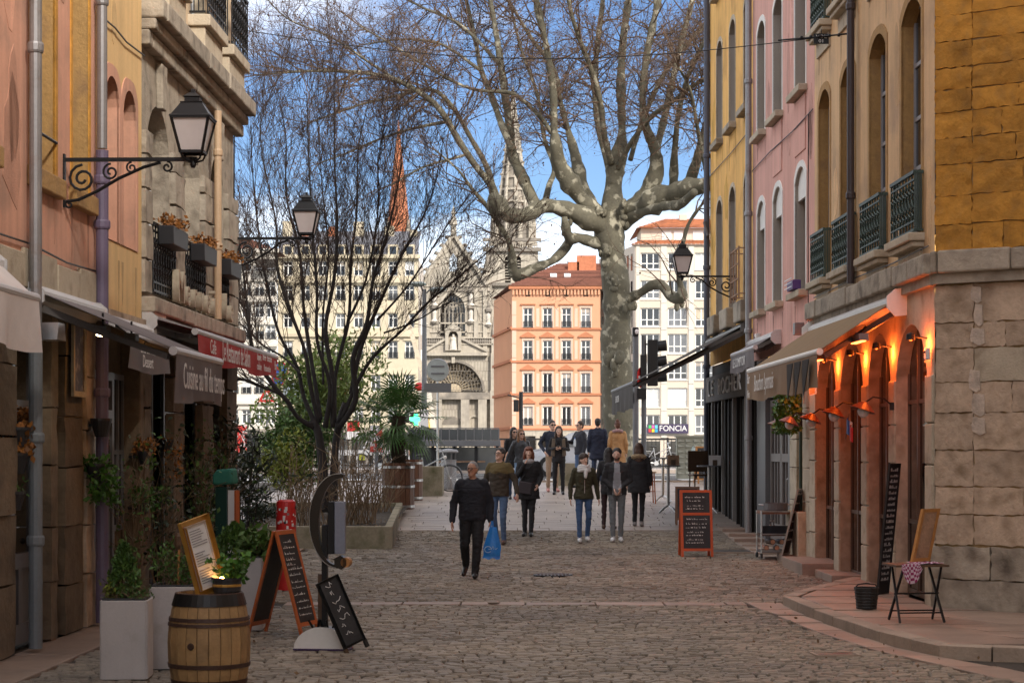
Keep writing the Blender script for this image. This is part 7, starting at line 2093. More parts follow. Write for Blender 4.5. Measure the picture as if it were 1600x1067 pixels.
b = MB().lathe([(1.95, 0), (.12, (sp1 - sp0) * .93)], 8, (scx, scy, sp0)); b.build('spire_core', m_churchd, cr)
# brick spire on the left tower
bx_ = cu(618)
MB().box(bx_ - 2.2, bx_ + 2.2, -9, -4.5, .3, cz_(375)).build('left_tower', m_church, cr)
b = MB(); n = 8; H0, H1 = cz_(372), cz_(176); R0 = 1.75
for j in range(26):
    f0, f1 = j / 26, (j + 1) / 26
    b.tint = RND.uniform(-1, 1)
    for k in range(n):
        a, c = 2 * PI * k / n, 2 * PI * (k + 1) / n
        q = lambda a, f: (bx_ + R0 * (1 - f * .97) * math.cos(a), -6.5 + R0 * (1 - f * .97) * math.sin(a), H0 + (H1 - H0) * f)
        b.quad(q(a, f0), q(c, f0), q(c, f1), q(a, f1))
b.build('brick_spire', m_brick, cr)
for k in range(4):
    a = PI / 4 + PI / 2 * k; MB().lathe([(.45, 0), (.4, 1.6), (.0, 4.2)], 6, (bx_ + 1.9 * math.cos(a), -6.5 + 1.9 * math.sin(a), cz_(380))).build('pinnacle', m_church, cr)
MB().box(cu(775), cu(655), -30, -3, .3, cz_(452)).build('nave', m_church, cr)

# ---- golden stone apartment house on the left
YH_ = 205.0
def apartment(name, label, x0, x1, Yd, top, wall, rows, cols, w, bands, roof, dormers=True, frame=m_white, rail=m_iron, shutters=None):
    F = Fr(name, label, 'building', (PX(x1, Yd), Yd), (-1, 0)); z_ = lambda y: PZ(y, Yd); u_ = lambda x: F.pix(x, 500)[0]
    ue = u_(x0); prev = top
    for k, (ya, yb) in enumerate(rows):
        nxt = (yb + rows[k + 1][0]) / 2 + 2 if k + 1 < len(rows) else yb + 8
        wins = [(u_(c) - w / 2, u_(c) + w / 2, z_(yb), z_(ya)) for c in cols]
        b = MB(); rowwall(F, b, 0, ue, z_(nxt), z_(prev), wins, .3); b.build('wall', wall, F.root)
        for q in wins:
            farwin(F.root, *q, .26, frame, m_glass, 2, 1, .09, rail if k % 2 else None, [.7])
            MB().box(q[0] - .16, q[1] + .16, -.02, .14, q[3] + .05, q[3] + .24).build('lintel', wall, F.root)
            if shutters:
                for s, e in ((q[0] - .55, q[0] - .04), (q[1] + .04, q[1] + .55)): MB().box(s, e, 0, .05, q[2], q[3]).build('shutter', shutters, F.root)
        if nxt in bands or k in bands: MB().box(-.1, ue + .1, -.05, .35, z_(nxt) - .12, z_(nxt) + .2).build('string_course', wall, F.root)
        prev = nxt
    MB().box(0, ue, -.3, 0, .3, z_(prev)).build('ground_floor', m_churchd, F.root)
    for c in cols: MB().box(u_(c) - w * .7, u_(c) + w * .7, .0, .05, .4, z_(prev) - .5).build('shop_window', m_glassd, F.root)
    MB().box(-.2, ue + .2, -.2, .5, z_(top), z_(top) + .4).build('cornice', wall, F.root)
    return F, u_, z_, ue
AF, au, az, aue = apartment('apartment_house', 'golden stone apartment house with slate mansard behind the bare tree', 434, 654, YH_, 404, m_hauss,
    [(408, 431), (446, 469), (490, 512), (533, 560), (586, 611), (636, 660)], [450, 477, 504.5, 532, 560, 587, 614, 640], 1.0, (0, 2, 4), m_slater)
b = MB(); b.quad((0, .2, az(403)), (aue, .2, az(403)), (aue, -1.3, az(376)), (0, -1.3, az(376))); b.quad((0, -1.3, az(376)), (aue, -1.3, az(376)), (aue, -7, az(350)), (0, -7, az(350)))
rf = b.build('roof', m_slater, AF.root)
for px in (450, 477, 504.5, 532, 560, 587, 614, 640):
    d_ = MB().box(au(px) - .55, au(px) + .55, -1.2, -.1, az(401), az(382)); o = d_.build('dormer', m_hauss, rf); MB().box(au(px) - .35, au(px) + .35, -.1, -.06, az(400), az(385)).build('pane', m_glass, o)
for px, top, w in ((441, 338, 1.0), (470, 349, .7), (555, 339, 1.1), (512, 347, .7), (604, 346, 1.0), (643, 352, .8)):
    MB().box(au(px) - w / 2, au(px) + w / 2, -5.5, -4.3, az(380), az(top)).build('chimney', m_hauss if w > .75 else m_brick, rf)
MB().box(0, .02, -12, 0, .3, az(404)).build('gable_wall', m_haussw, AF.root)
WF, wu, wz, wue = apartment('white_house', 'bright white stone house at the left edge of the far quay', 330, 433, 196.0, 395, m_haussw,
    [(406, 424), (440, 462), (474, 496), (508, 530), (545, 568), (590, 615), (640, 662)], [345, 365, 385, 405, 423], .95, (1, 3, 5), m_roofb)
MB().prism([(-.3, wz(393)), (wue, wz(393)), (wue, wz(372)), (3, wz(372))], -6, .3).build('roof', m_roofb, WF.root)
aw = T('far_window_awning', 'dark window awning high on the white house behind the tree', 'awning', (PX(417, 195.6), 195.6, PZ(420, 195.6)))
MB().prism([(-1.0, 0), (1.0, 0), (1.0, .9), (-1.0, .9)], -.9, 0).build('cloth', m_aw_dk, aw); MB().box(-1.0, 1.0, -.95, -.9, -.15, .02).build('bar', m_grey, aw)
hill = MB()
for k in range(40):
    x0, x1 = -150 + 300 * k / 40, -150 + 300 * (k + 1) / 40
    h = lambda x: 9 + 2.5 * noise.noise(Vector((x * .03, 2, 0)))
    hill.quad((x0, 420, 0), (x1, 420, 0), (x1, 470, h(x1)), (x0, 470, h(x0))); hill.quad((x0, 470, h(x0)), (x1, 470, h(x1)), (x1, 640, h(x1)), (x0, 640, h(x0)))
hh = hill.build('hills', M('far_hillside', (.16, .15, .12), .95)); hh['kind'] = 'structure'
# ================================================================ THE QUAY ROADSIDE
rail_ = T('quay_railing', 'dark iron railing along the quay above the river', 'railing', (0, 74, g(70) + .08))
for x0 in np.arange(-22, 26, 2.0):
    MB().box(x0 - .04, x0 + .04, -.04, .04, 0, 1.2).build('post', m_iron, rail_)
    b = MB().box(x0 + .04, x0 + 1.96, -.025, .025, 1.1, 1.17).box(x0 + .04, x0 + 1.96, -.02, .02, .1, .15)
    for k in range(12): q = x0 + .15 + k * .155; b.box(q - .012, q + .012, -.012, .012, .15, 1.1)
    b.build('railing_panel', m_iron, rail_)
# long dark bus shelter on the left of the quay
bs = T('bus_shelter', 'long dark flat roofed shelter with glass panels on the quay', 'shelter', (PX(722, 66), 66, g(66)))
W_ = PX(782, 66) - PX(722, 66)
MB().box(-W_ - .6, W_, -.7, .7, .93, 1.14).build('roof', m_grey, bs, bevel=.02)
for u in np.linspace(-W_ - .4, W_ - .1, 5): MB().box(u - .05, u + .05, -.5, -.4, 0, .93).build('post', m_iron, bs)
MB().box(-W_ - .5, W_ - .1, .45, .47, .1, .9).build('glass_panel', m_glassw, bs); MB().box(-W_ * .8, W_ * .6, -.1, .3, .38, .44).build('bench', m_oldwood, bs)
b = MB()
for u in np.linspace(-W_ - .5, W_ - .05, 12): b.box(u - .02, u + .02, -.66, -.62, 1.14, 1.52)
b.box(-W_ - .5, W_ - .05, -.67, -.61, 1.52, 1.56); b.build('roof_rail', m_grey, bs)
MB().box(-W_ - .5, W_ - .05, -.645, -.635, 1.16, 1.51).build('rail_panel', M('smoked_panel', (.05, .055, .06), .2), bs)
# parked white van
vx = PX(822, 62.5)
vn = T('white_car', 'white car with a sloping windscreen parked on the quay behind the tourists', 'car', (vx, 62.5, g(62.5) - .045))
prof = [(.0, .50), (.04, .70), (.30, .82), (.85, .93), (1.45, 1.36), (1.9, 1.46), (3.0, 1.48), (3.45, 1.40), (3.62, .95), (3.64, .45), (3.55, .30), (.22, .30)]
b = MB(); n = len(prof)
for y_, s in ((-.88, 1), (.88, 1)):
    b.v += [(x, y_ * (.86 if z > 1.0 else 1.0), z) for x, z in prof]
for k in range(n): q = (k + 1) % n; b.face((k, n + k, n + q, q))
b.face(list(range(n))[::-1]); b.face([n + k for k in range(n)])
body = b.build('body', M('white_car_paint', (.62, .63, .65), .25, var=.03, coat=.6), vn, bevel=.05)
def vq(name, pts, mat, parent=vn): q = MB(); q.quad(*pts); return q.build(name, mat, parent)
vq('windscreen', [(.91, -.78, .97), (.91, .78, .97), (1.44, .72, 1.35), (1.44, -.72, 1.35)], m_glass).location = (-.02, 0, .02)
vq('side_window', [(1.15, -.86, .97), (1.95, -.86, .97), (1.95, -.765, 1.37), (1.62, -.765, 1.34)], m_glass).location = (0, -.02, 0)
vq('side_window', [(2.02, -.86, .97), (2.75, -.86, .97), (2.75, -.765, 1.39), (2.02, -.765, 1.38)], m_glass).location = (0, -.02, 0)
vq('side_window', [(2.82, -.86, .97), (3.48, -.86, .97), (3.36, -.765, 1.34), (2.82, -.765, 1.39)], m_glass).location = (0, -.02, 0)
for x in (.72, 2.95):
    for s in (-1, 1):
        w = MB().tube([(0, -.10, 0), (0, .10, 0)], .33, 18).build('wheel', m_black, vn, loc=(x, s * .80, .33)); MB().tube([(0, s * .095, 0), (0, s * .115, 0)], .2, 12).build('hubcap', m_steel, w)
for s in (-1, 1): MB().ell((.12, s * .66, .68), (.12, .17, .09), 8, 6).build('headlight', m_glassw, vn)
for x in (1.98, 2.78): MB().box(x - .008, x + .008, -.893, -.885, .4, .95).build('door_seam', m_grey, vn)
MB().box(-.03, .05, -.3, .3, .45, .57).build('number_plate', m_paper, vn); MB().ell((1.08, -.98, .98), (.09, .09, .07), 8, 6).build('mirror', m_white, vn)
# ---- signs and posts
def roundsign(name, label, px, py, Y, r, rz, kind, base=True):
    c = P(px, py, Y); t = T(name, label, 'sign', (c.x, c.y, g(Y)), rz); h = c.z - g(Y)
    if base: MB().tube([(0, .03, 0), (0, .03, h + r * .6)], .032, 8).build('pole', m_steel if kind == 'back' else m_grey, t)
    def disc(rr, y, mat, nm): return MB().tube([(0, y, h), (0, y - .008, h)], rr, 28).build(nm, mat, t)
    if kind == 'back':
        MB().tube([(0, 0, h), (0, -.014, h)], r, 32).build('plate', M('aluminium_sign_back', (.36, .39, .37), .5, metal=.4), t); MB().lathe([(r, -.012), (r + .016, -.01), (r + .016, .012), (r, .014)], 32, caps=False).build('rim', m_steel, t, loc=(0, -.005, h), rot=(R(90), 0, 0))
        for s in (-1, 1): MB().box(-r * .62, r * .62, -.04, -.015, h + s * r * .33 - .02, h + s * r * .33 + .02).build('bracket', m_grey, t)
        MB().box(-.37, .37, -.01, .01, h - r - .32, h - r - .06).build('lower_plate', M('dark_sign_back', (.12, .12, .12), .5), t)
    else:
        disc(r, -.0, m_redp, 'rim')
        if kind == 'parking':
            disc(r * .80, -.009, M('sign_blue', (.05, .13, .52), .4), 'face')
            q = MB().bar((-r * .55, -.02, h + r * .55), (r * .55, -.02, h - r * .55), .006, r * .2, (0, 0, 1)); q.build('slash', m_redp, t)
        elif kind == 'entry': MB().box(-r * .7, r * .7, -.02, -.01, h - r * .17, h + r * .17).build('bar', m_paper, t)
    return t
roundsign('round_sign', 'back of a round road sign on a steel pole before the church', 684, 578, 53, .30, 0, 'back')
t = roundsign('no_parking_sign', 'blue and red round no parking sign beside the red awning', 437, 579, 50, .24, R(28), 'parking')
MB().tube([(0, .012, 0), (0, .004, 0)], .19, 24).build('second_rim', m_redp, t, loc=(-.03, 0, PZ(592, 50) - g(50))); MB().tube([(0, .004, 0), (0, .0, 0)], .15, 24).build('second_face', m_bluep, t, loc=(-.03, 0, PZ(592, 50) - g(50)))
MB().box(.1, .55, 0, .02, PZ(625, 50) - g(50), PZ(598, 50) - g(50)).build('notice_plate', M('pale_blue_notice', (.45, .52, .60), .6), t)
t = roundsign('no_entry_sign', 'small red no entry sign seen among the bare stems', 536, 603, 58, .24, R(38), 'entry')
MB().lathe([(.0, -.1), (.1, 0), (.0, .1)], 4).build('yellow_plate', M('yellow_sign', (.6, .4, .02), .5), t, loc=(-.1, 0, PZ(582, 58) - g(58)))
roundsign('no_entry_sign', 'red no entry sign turned edge on beside the traffic light', 1001, 590, 56, .30, R(66), 'entry', False)
wt = T('warning_sign', 'small red and white warning triangle left of the tree', 'sign', (PX(417, 60), 60, g(60)))
h = PZ(618, 60) - g(60); MB().tube([(0, 0, 0), (0, 0, h)], .03, 6).build('pole', m_grey, wt)
MB().prism([(-.28, h - .2), (.28, h - .2), (0, h + .28)], -.05, -.03).build('plate', m_redp, wt); MB().prism([(-.14, h - .13), (.14, h - .13), (0, h + .12)], -.06, -.051).build('face', m_paper, wt)
lp = T('double_street_lamp', 'tall grey post with two saucer shaped lamp heads by the church', 'street lamp', (PX(663, 70), 70, g(70) + .08))
hh_ = PZ(452, 70) - g(70) - .08
MB().tube([(0, 0, 0), (0, 0, hh_)], [.11, .075], 10).build('post', m_grey, lp)
for dx, dz in ((-.18, .18), (.36, -.02)):
    MB().tube([(0, 0, hh_ - .2), (dx * .6, 0, hh_ + dz * .5), (dx, 0, hh_ + dz)], .03, 6).build('arm', m_grey, lp)
    MB().lathe([(.0, .10), (.2, .085), (.33, .02), (.31, -.03), (.16, -.08), (0, -.09)], 18).build('lamp_head', M('saucer_lamp', (.22, .26, .24), .35), lp, loc=(dx * 1.35, 0, hh_ + dz))
MB().box(-.16, .16, -.14, -.11, 1.2, 2.2).build('sticker', m_paper, lp)
ct = T('camera_post', 'dark post with an angled street camera before the salmon building', 'post', (PX(814, 72), 72, g(70) + .08))
hc = PZ(612, 72) - g(70) - .08
MB().tube([(0, 0, 0), (0, 0, hc)], .075, 10).build('post', m_iron, ct); MB().tube([(0, 0, hc - .25), (-.5, 0, hc - .12)], .03, 6).build('arm', m_iron, ct); MB().box(-.28, -.08, -.09, .09, hc - .75, hc - .3).build('camera_box', m_iron, ct)
# traffic lights
tlp = T('traffic_light', 'black traffic light on a dark post in front of the plane tree', 'traffic light', (PX(1006, 56), 56, g(56)))
z_ = lambda y: PZ(y, 56) - g(56)
MB().tube([(0, 0, 0), (0, 0, z_(524))], .075, 10).build('post', m_grey, tlp)
MB().box(.11, .40, -.16, .16, z_(603), z_(531)).build('housing', m_iron, tlp, bevel=.02)
for y_ in (541, 565, 589): MB().lathe([(.0, .0), (.15, 0), (.16, .26), (.14, .26), (.13, .02)], 14, caps=False).build('visor', m_iron, tlp, loc=(.40, -.0, z_(y_)), rot=(0, R(84), 0))
for y_ in (538, 598): MB().box(0, .12, -.02, .02, z_(y_) - .02, z_(y_) + .02).build('bracket', m_iron, tlp)
MB().box(-.1, .08, -.12, .12, z_(600), z_(555)).build('rear_housing', m_iron, tlp)
pl_ = T('pedestrian_light', 'pedestrian signal glowing red on the second dark post', 'traffic light', (PX(993, 56), 55.9, g(56)))
MB().tube([(0, 0, 0), (0, 0, z_(512))], .085, 10).build('post', m_grey, pl_)
MB().box(-.36, -.10, -.12, .12, z_(630), z_(612)).build('housing', m_iron, pl_, bevel=.015); MB().box(-.36, -.16, -.135, -.121, z_(628), z_(615)).build('red_figure', m_redl, pl_)
MB().box(.03, .30, -.12, .12, z_(624), z_(607)).build('second_housing', m_iron, pl_); MB().box(-.1, .08, -.15, .1, z_(526), z_(512)).build('loudspeaker', m_iron, pl_, bevel=.03)
MB().ell((0.02, -.12, z_(519)), (.07, .06, .09), 8, 6).build('cone', m_opal, pl_)
# utility cabinet with raised pattern
uc = T('utility_cabinet', 'grey green street cabinet with a raised triangle pattern', 'cabinet', (PX(1083, 57), 57, g(57)))
m_cab = M('grey_green_cabinet', (.30, .30, .24), .6, var=.08)
hw, hz = .50, PZ(683, 57) - g(57)
MB().box(-hw, hw, -.2, .2, 0, hz).build('body', m_cab, uc); MB().box(-hw - .04, hw + .04, -.24, .24, hz, hz + .05).build('lid', m_cab, uc)
for j in range(7):
    for i in range(4):
        x = -hw + .03 + .235 * i; z = .08 + (hz - .12) * j / 7; w, h = .225, (hz - .12) / 7.4
        q = MB(); q.tri((x, -.2, z), (x + w, -.2, z + h / 2), (x, -.245, z + h / 2)); q.tri((x, -.2, z + h), (x, -.245, z + h / 2), (x + w, -.2, z + h / 2)); q.build('raised_triangle', m_cab, uc)
MB().ell((0, -.21, hz * .55), (.10, .03, .3), 8, 8).build('pale_stain', M('pale_blue_spray', (.42, .52, .52), .7), uc)
# litter bin
lb_ = T('litter_bin', 'tall grey litter bin with domed hood by the bicycle', 'bin', at(701, 50.5))
MB().lathe([(.20, 0), (.21, .04), (.20, .74), (.21, .78)], 18).build('body', M('grey_bin_metal', (.25, .25, .255), .45, metal=.3), lb_); MB().lathe([(.25, .96), (.26, .99), (.22, 1.04), (.0, 1.07)], 18).build('hood', M('grey_bin_metal', (.25, .25, .255), .45), lb_)
for k in range(4): a = PI / 2 * k + .4; MB().tube([(.18 * math.cos(a), .18 * math.sin(a), .78), (.2 * math.cos(a), .2 * math.sin(a), .97)], .02, 5).build('support', m_grey, lb_)
# bicycles
def bicycle(label, px, Y, rz, mt, s=1.0):
    t = T('bicycle', label, 'bicycle', at(px, Y), rz, None, s)
    def wheel(x):
        w = MB().tube([(x + .33 * math.cos(a), 0, .34 + .33 * math.sin(a)) for a in np.linspace(0, 2 * PI, 33)], .017, 6).build('wheel', m_black, t)
        b = MB()
        for k in range(14): a = 2 * PI * k / 14; b.tube([(x, .02, .34), (x + .32 * math.cos(a), 0, .34 + .32 * math.sin(a))], .0025, 3)
        b.tube([(x, -.04, .34), (x, .04, .34)], .025, 8); b.build('spokes', m_steel, w)
        MB().tube([(x + .36 * math.cos(a), 0, .34 + .36 * math.sin(a)) for a in np.linspace(.2, 2.4, 12)], .02, 5, flat=.6).build('mudguard', m_grey, w)
    wheel(-.53); wheel(.53)
    b = MB()
    for p, q in (((-.53, 0, .34), (-.12, 0, .30)), ((-.53, 0, .34), (-.2, 0, .80)), ((-.12, 0, .30), (-.22, 0, .88)), ((-.12, 0, .30), (.36, 0, .80)), ((-.17, 0, .62), (.35, 0, .88)), ((.53, 0, .34), (.34, 0, .98))): b.tube([p, q], .017, 7)
    b.build('frame', mt, t)
    MB().tube([(.34, 0, .98), (.33, 0, 1.06), (.36, -.28, 1.08), (.24, -.30, 1.06)], .012, 6).tube([(.33, 0, 1.06), (.36, .28, 1.08), (.24, .30, 1.06)], .012, 6).build('handlebar', m_steel, t)
    MB().ell((-.24, 0, .93), (.14, .08, .035), 10, 6).build('saddle', m_black, t); MB().tube([(-.12, -.06, .30), (-.12, .06, .30)], .09, 14).build('chainwheel', m_steel, t)
    MB().box(-.75, -.32, -.07, .07, .74, .76).build('carrier', m_steel, t); MB().ell((.40, 0, .88), (.05, .04, .05), 8, 6).build('lamp', m_white, t)
    return t
bicycle('bicycle with pale frame leaning by the concrete planter', 672, 49.6, R(-14), M('pale_bike_paint', (.40, .42, .42), .35, metal=.4))
bicycle('silver bicycle parked against the quay railing on the right', 1030, 72.5, R(8), m_steel)
bicycle('dark bicycle parked on the quay behind the palm', 588, 62, R(170), m_iron)
# pharmacy cross, construction board, poster columns
pc_ = T('pharmacy_cross', 'green lit pharmacy cross behind the palm', 'sign', (PX(650, 190), 190, PZ(655, 190)))
MB().box(-.2, .2, -.1, .1, -.6, .6).build('upright', m_greenl, pc_); MB().box(-.6, .6, -.09, .09, -.2, .2).build('crossbar', m_greenl, pc_); MB().box(-.05, .05, -.05, .3, -.1, .1).build('bracket', m_grey, pc_)
nb_ = T('site_board', 'red over white site notice board standing on the quay', 'sign', (PX(553, 70), 69.5, g(70) + .08))
hz = PZ(686, 69.5) - g(70) - .08
MB().box(-.24, .24, 0, .02, hz, hz + .28).build('white_half', m_paper, nb_); MB().box(-.20, .24, -.001, .021, hz + .283, hz + .66).build('red_half', m_redp, nb_)
for s in (-1, 1): MB().box(s * .2 - .02, s * .2 + .02, .02, .05, 0, hz + .1).build('leg', m_grey, nb_)
wp = T('white_barrier', 'white painted low barrier with yellow squares on the quay', 'barrier', (PX(600, 68.5), 68.5, g(68)))
for k in range(6): MB().box(-1.6 + .62 * k, -1.04 + .62 * k, 0, .06, .62, .80).build('rail', m_oldwood if k > 3 else m_paper, wp)
for k in range(7): MB().box(-1.62 + .62 * k, -1.56 + .62 * k, .06, .1, 0, .8).build('post', m_paper, wp)
for k in (1, 3): MB().box(-1.5 + .62 * k, -1.3 + .62 * k, -.02, 0, .45, .66).build('yellow_square', M('yellow_green_square', (.6, .62, .05), .6), wp)
for k, (px, Y, w, h, lab) in enumerate(((372, 58, .26, .42, 'red and white poster panel left of the dark shrubs'), (588, 61, .2, .42, 'small red poster panel behind the palm'))):
    q = T('poster_panel', lab, 'poster', at(px, Y), 0, 'red poster panels')
    MB().box(-w, w, 0, .04, .75, .75 + 2 * h).build('poster', M('red_white_poster', (.55, .04, .03), .5, var=.3, scale=4, c2=(.6, .58, .56), c2s=5, c2t=(.5, .56)), q); MB().box(-.05, .05, .045, .1, 0, 1.2).build('post', m_grey, q)
# white furniture hoist reaching up from the quay
ho = T('hoist_ladder', 'tall white hoist ladder leaning up left of the church', 'hoist', (PX(694, 90), 90, -1))
dx = PX(631, 90) - PX(694, 90); z0, z1 = PZ(690, 90) + 1, PZ(478, 90) + 1
MB().bar((0, 0, 0), (dx * .42, 0, z0 + (z1 - z0) * .38), .34, .44, (0, 1, 0)).build('lower_section', m_haussw, ho); MB().bar((dx * .34, .05, z0 + (z1 - z0) * .3), (dx, .05, z1), .20, .26, (0, 1, 0)).build('upper_section', m_limel, ho)
MB().bar((-.28, -.30, 1.5), (dx * .3 - .28, -.30, z0 + (z1 - z0) * .26), .1, .22, (0, 1, 0)).build('yellow_stripe', M('yellow_paint', (.6, .36, .02), .5), ho)
MB().box(-1.6, .7, -.6, .6, 0, z0 * .85).build('trailer', m_white, ho)
for py, w, h in ((508, 8, 29), (555, 8, 18)): MB().box(PX(661 - w / 2, 90) - PX(694, 90), PX(661 + w / 2, 90) - PX(694, 90), .3, .5, PZ(py + h / 2, 90) + 1, PZ(py - h / 2, 90) + 1).build('banner', m_paper, ho)
rb = T('red_hood', 'two small red tarpaulin hoods on the hoist foot', 'cover', (PX(660, 72), 72, PZ(604, 72)))
MB().ell((-.12, 0, 0), (.18, .12, .16), 10, 8).build('hood', m_redp, rb); MB().ell((.28, 0, -.02), (.12, .1, .14), 10, 8).build('small_hood', m_redp, rb); MB().tube([(0, .1, -.1), (0, .1, g(70) + .08 - PZ(604, 72))], .04, 6).build('post', m_grey, rb)
# unseen house blocks added behind the camera to shade the lane
for (nm, lab, x0, x1, y0, y1, h, mt) in (('lane_shade_block', 'unseen peach block added on the right to shade the lane', 6.5, 20, -30, 17.0, 19.5, m_beigeR), ('lane_shade_block', 'unseen cream block added on the left to shade the lane', -20, -5.6, -30, 12.0, 13, m_beigeL)):
    t = T(nm, lab, 'house', ((x0 + x1) / 2, (y0 + y1) / 2, 0), 0, None)
    w, d = (x1 - x0) / 2, (y1 - y0) / 2
    MB().box(-w, w, -d, d, -.2, h).build('wall', mt, t); MB().box(-w - .4, w + .4, -d - .4, d + .4, h, h + .3).build('roof', m_roofb, t)
    s = -1 if x0 > 0 else 1
    for k in range(10):
        for q in range(4):
            y_ = -d + 2.5 + k * 4; z = 1.2 + q * 3.5
            MB().box(s * w - .02 if s > 0 else -w - .03, s * w + .03 if s > 0 else -w + .02, y_ - .55, y_ + .55, z, z + 2.0).build('window', m_glass, t)
# ================================================================ PEOPLE
def remesh(mb, voxel, smooth=3):
    me = bpy.data.meshes.new('tmp'); me.from_pydata(mb.v, [], mb.f)
    ob = bpy.data.objects.new('tmp', me); COL.objects.link(ob)
    rm = ob.modifiers.new('r', 'REMESH'); rm.mode = 'VOXEL'; rm.voxel_size = voxel
    sm = ob.modifiers.new('s', 'SMOOTH'); sm.iterations = smooth; sm.factor = .5
    dg = bpy.context.evaluated_depsgraph_get(); ev = ob.evaluated_get(dg); m2 = ev.to_mesh()
    n = len(m2.vertices); co = np.empty(n * 3); m2.vertices.foreach_get('co', co)
    faces = [tuple(p.vertices) for p in m2.polygons]
    ev.to_mesh_clear(); bpy.data.objects.remove(ob); bpy.data.meshes.remove(me)
    return co.reshape(-1, 3), faces
def prim_dist(pr, p):
    k = pr[0]
    if k == 'cap':
        a, b = np.array(pr[1]), np.array(pr[2]); d = b - a; L2 = max(d @ d, 1e-9)
        t = np.clip(((p - a) @ d) / L2, 0, 1); q = a + t[:, None] * d
        return np.linalg.norm(p - q, axis=1) - (pr[3] + (pr[4] - pr[3]) * t)
    if k == 'ell':
        r = np.array(pr[2]); q = (p - np.array(pr[1]))
        if len(pr) > 4: q = q @ np.array(pr[4])
        return (np.linalg.norm(q / r, axis=1) - 1) * r.min()
    if k == 'lathe':
        prof = pr[1]; sx, sy, c = pr[2], pr[3], pr[4]
        z = p[:, 2]; rr_ = np.interp(z, [q[1] for q in prof], [q[0] for q in prof])
        d = np.sqrt(((p[:, 0] - c[0]) / sx) ** 2 + ((p[:, 1] - c[1]) / sy) ** 2) - rr_
        return np.abs(d) * min(sx, sy) * (np.where(d < 0, -.9, 1)) + np.where((z < prof[0][1]) | (z > prof[-1][1]), .05, 0)
def hand(b, w, d, front, s=1.0, curl=.5):
    w = Vector(w); d = Vector(d).normalized(); f = Vector(front); side = d.cross(f)
    if side.length < .05: side = d.cross(Vector((1, .2, 0)))
    side.normalize(); n_ = side.cross(d).normalized()       # side: across the knuckles
    rot = Matrix((side, n_, d)).transposed()
    b.ell(w + d * .048 * s, (.041 * s, .019 * s, .056 * s), 9, 6, rot)
    for k, (o, ln) in enumerate(((-.030, .066), (-.010, .076), (.011, .071), (.030, .055))):
        r0 = w + side * o * s + d * .088 * s; d1 = (d + n_ * curl * .35).normalized(); m_ = r0 + d1 * ln * .5 * s
        d2 = (d + n_ * curl * 1.1).normalized(); b.cap(r0, m_, .0098 * s, .009 * s, 6); b.cap(m_, m_ + d2 * ln * .5 * s, .009 * s, .0075 * s, 6)
    t0 = w + side * -.036 * s + d * .025 * s; t1 = t0 - side * .022 * s + d * .035 * s + n_ * .012 * s
    b.cap(t0, t1, .013 * s, .0105 * s, 6); b.cap(t1, t1 + (d + n_ * .4).normalized() * .03 * s, .0105 * s, .0085 * s, 6)
J0 = dict(hipR=(-.088, 0, .92), hipL=(.088, 0, .92), kneeR=(-.10, -.02, .50), kneeL=(.10, -.02, .50), ankR=(-.105, .02, .085), ankL=(.105, .02, .085), toeR=(-.125, -.16, .03), toeL=(.125, -.16, .03),
          shR=(-.172, 0, 1.425), shL=(.172, 0, 1.425), elR=(-.235, .03, 1.14), elL=(.235, .03, 1.14), wrR=(-.245, -.04, .90), wrL=(.245, -.04, .90))
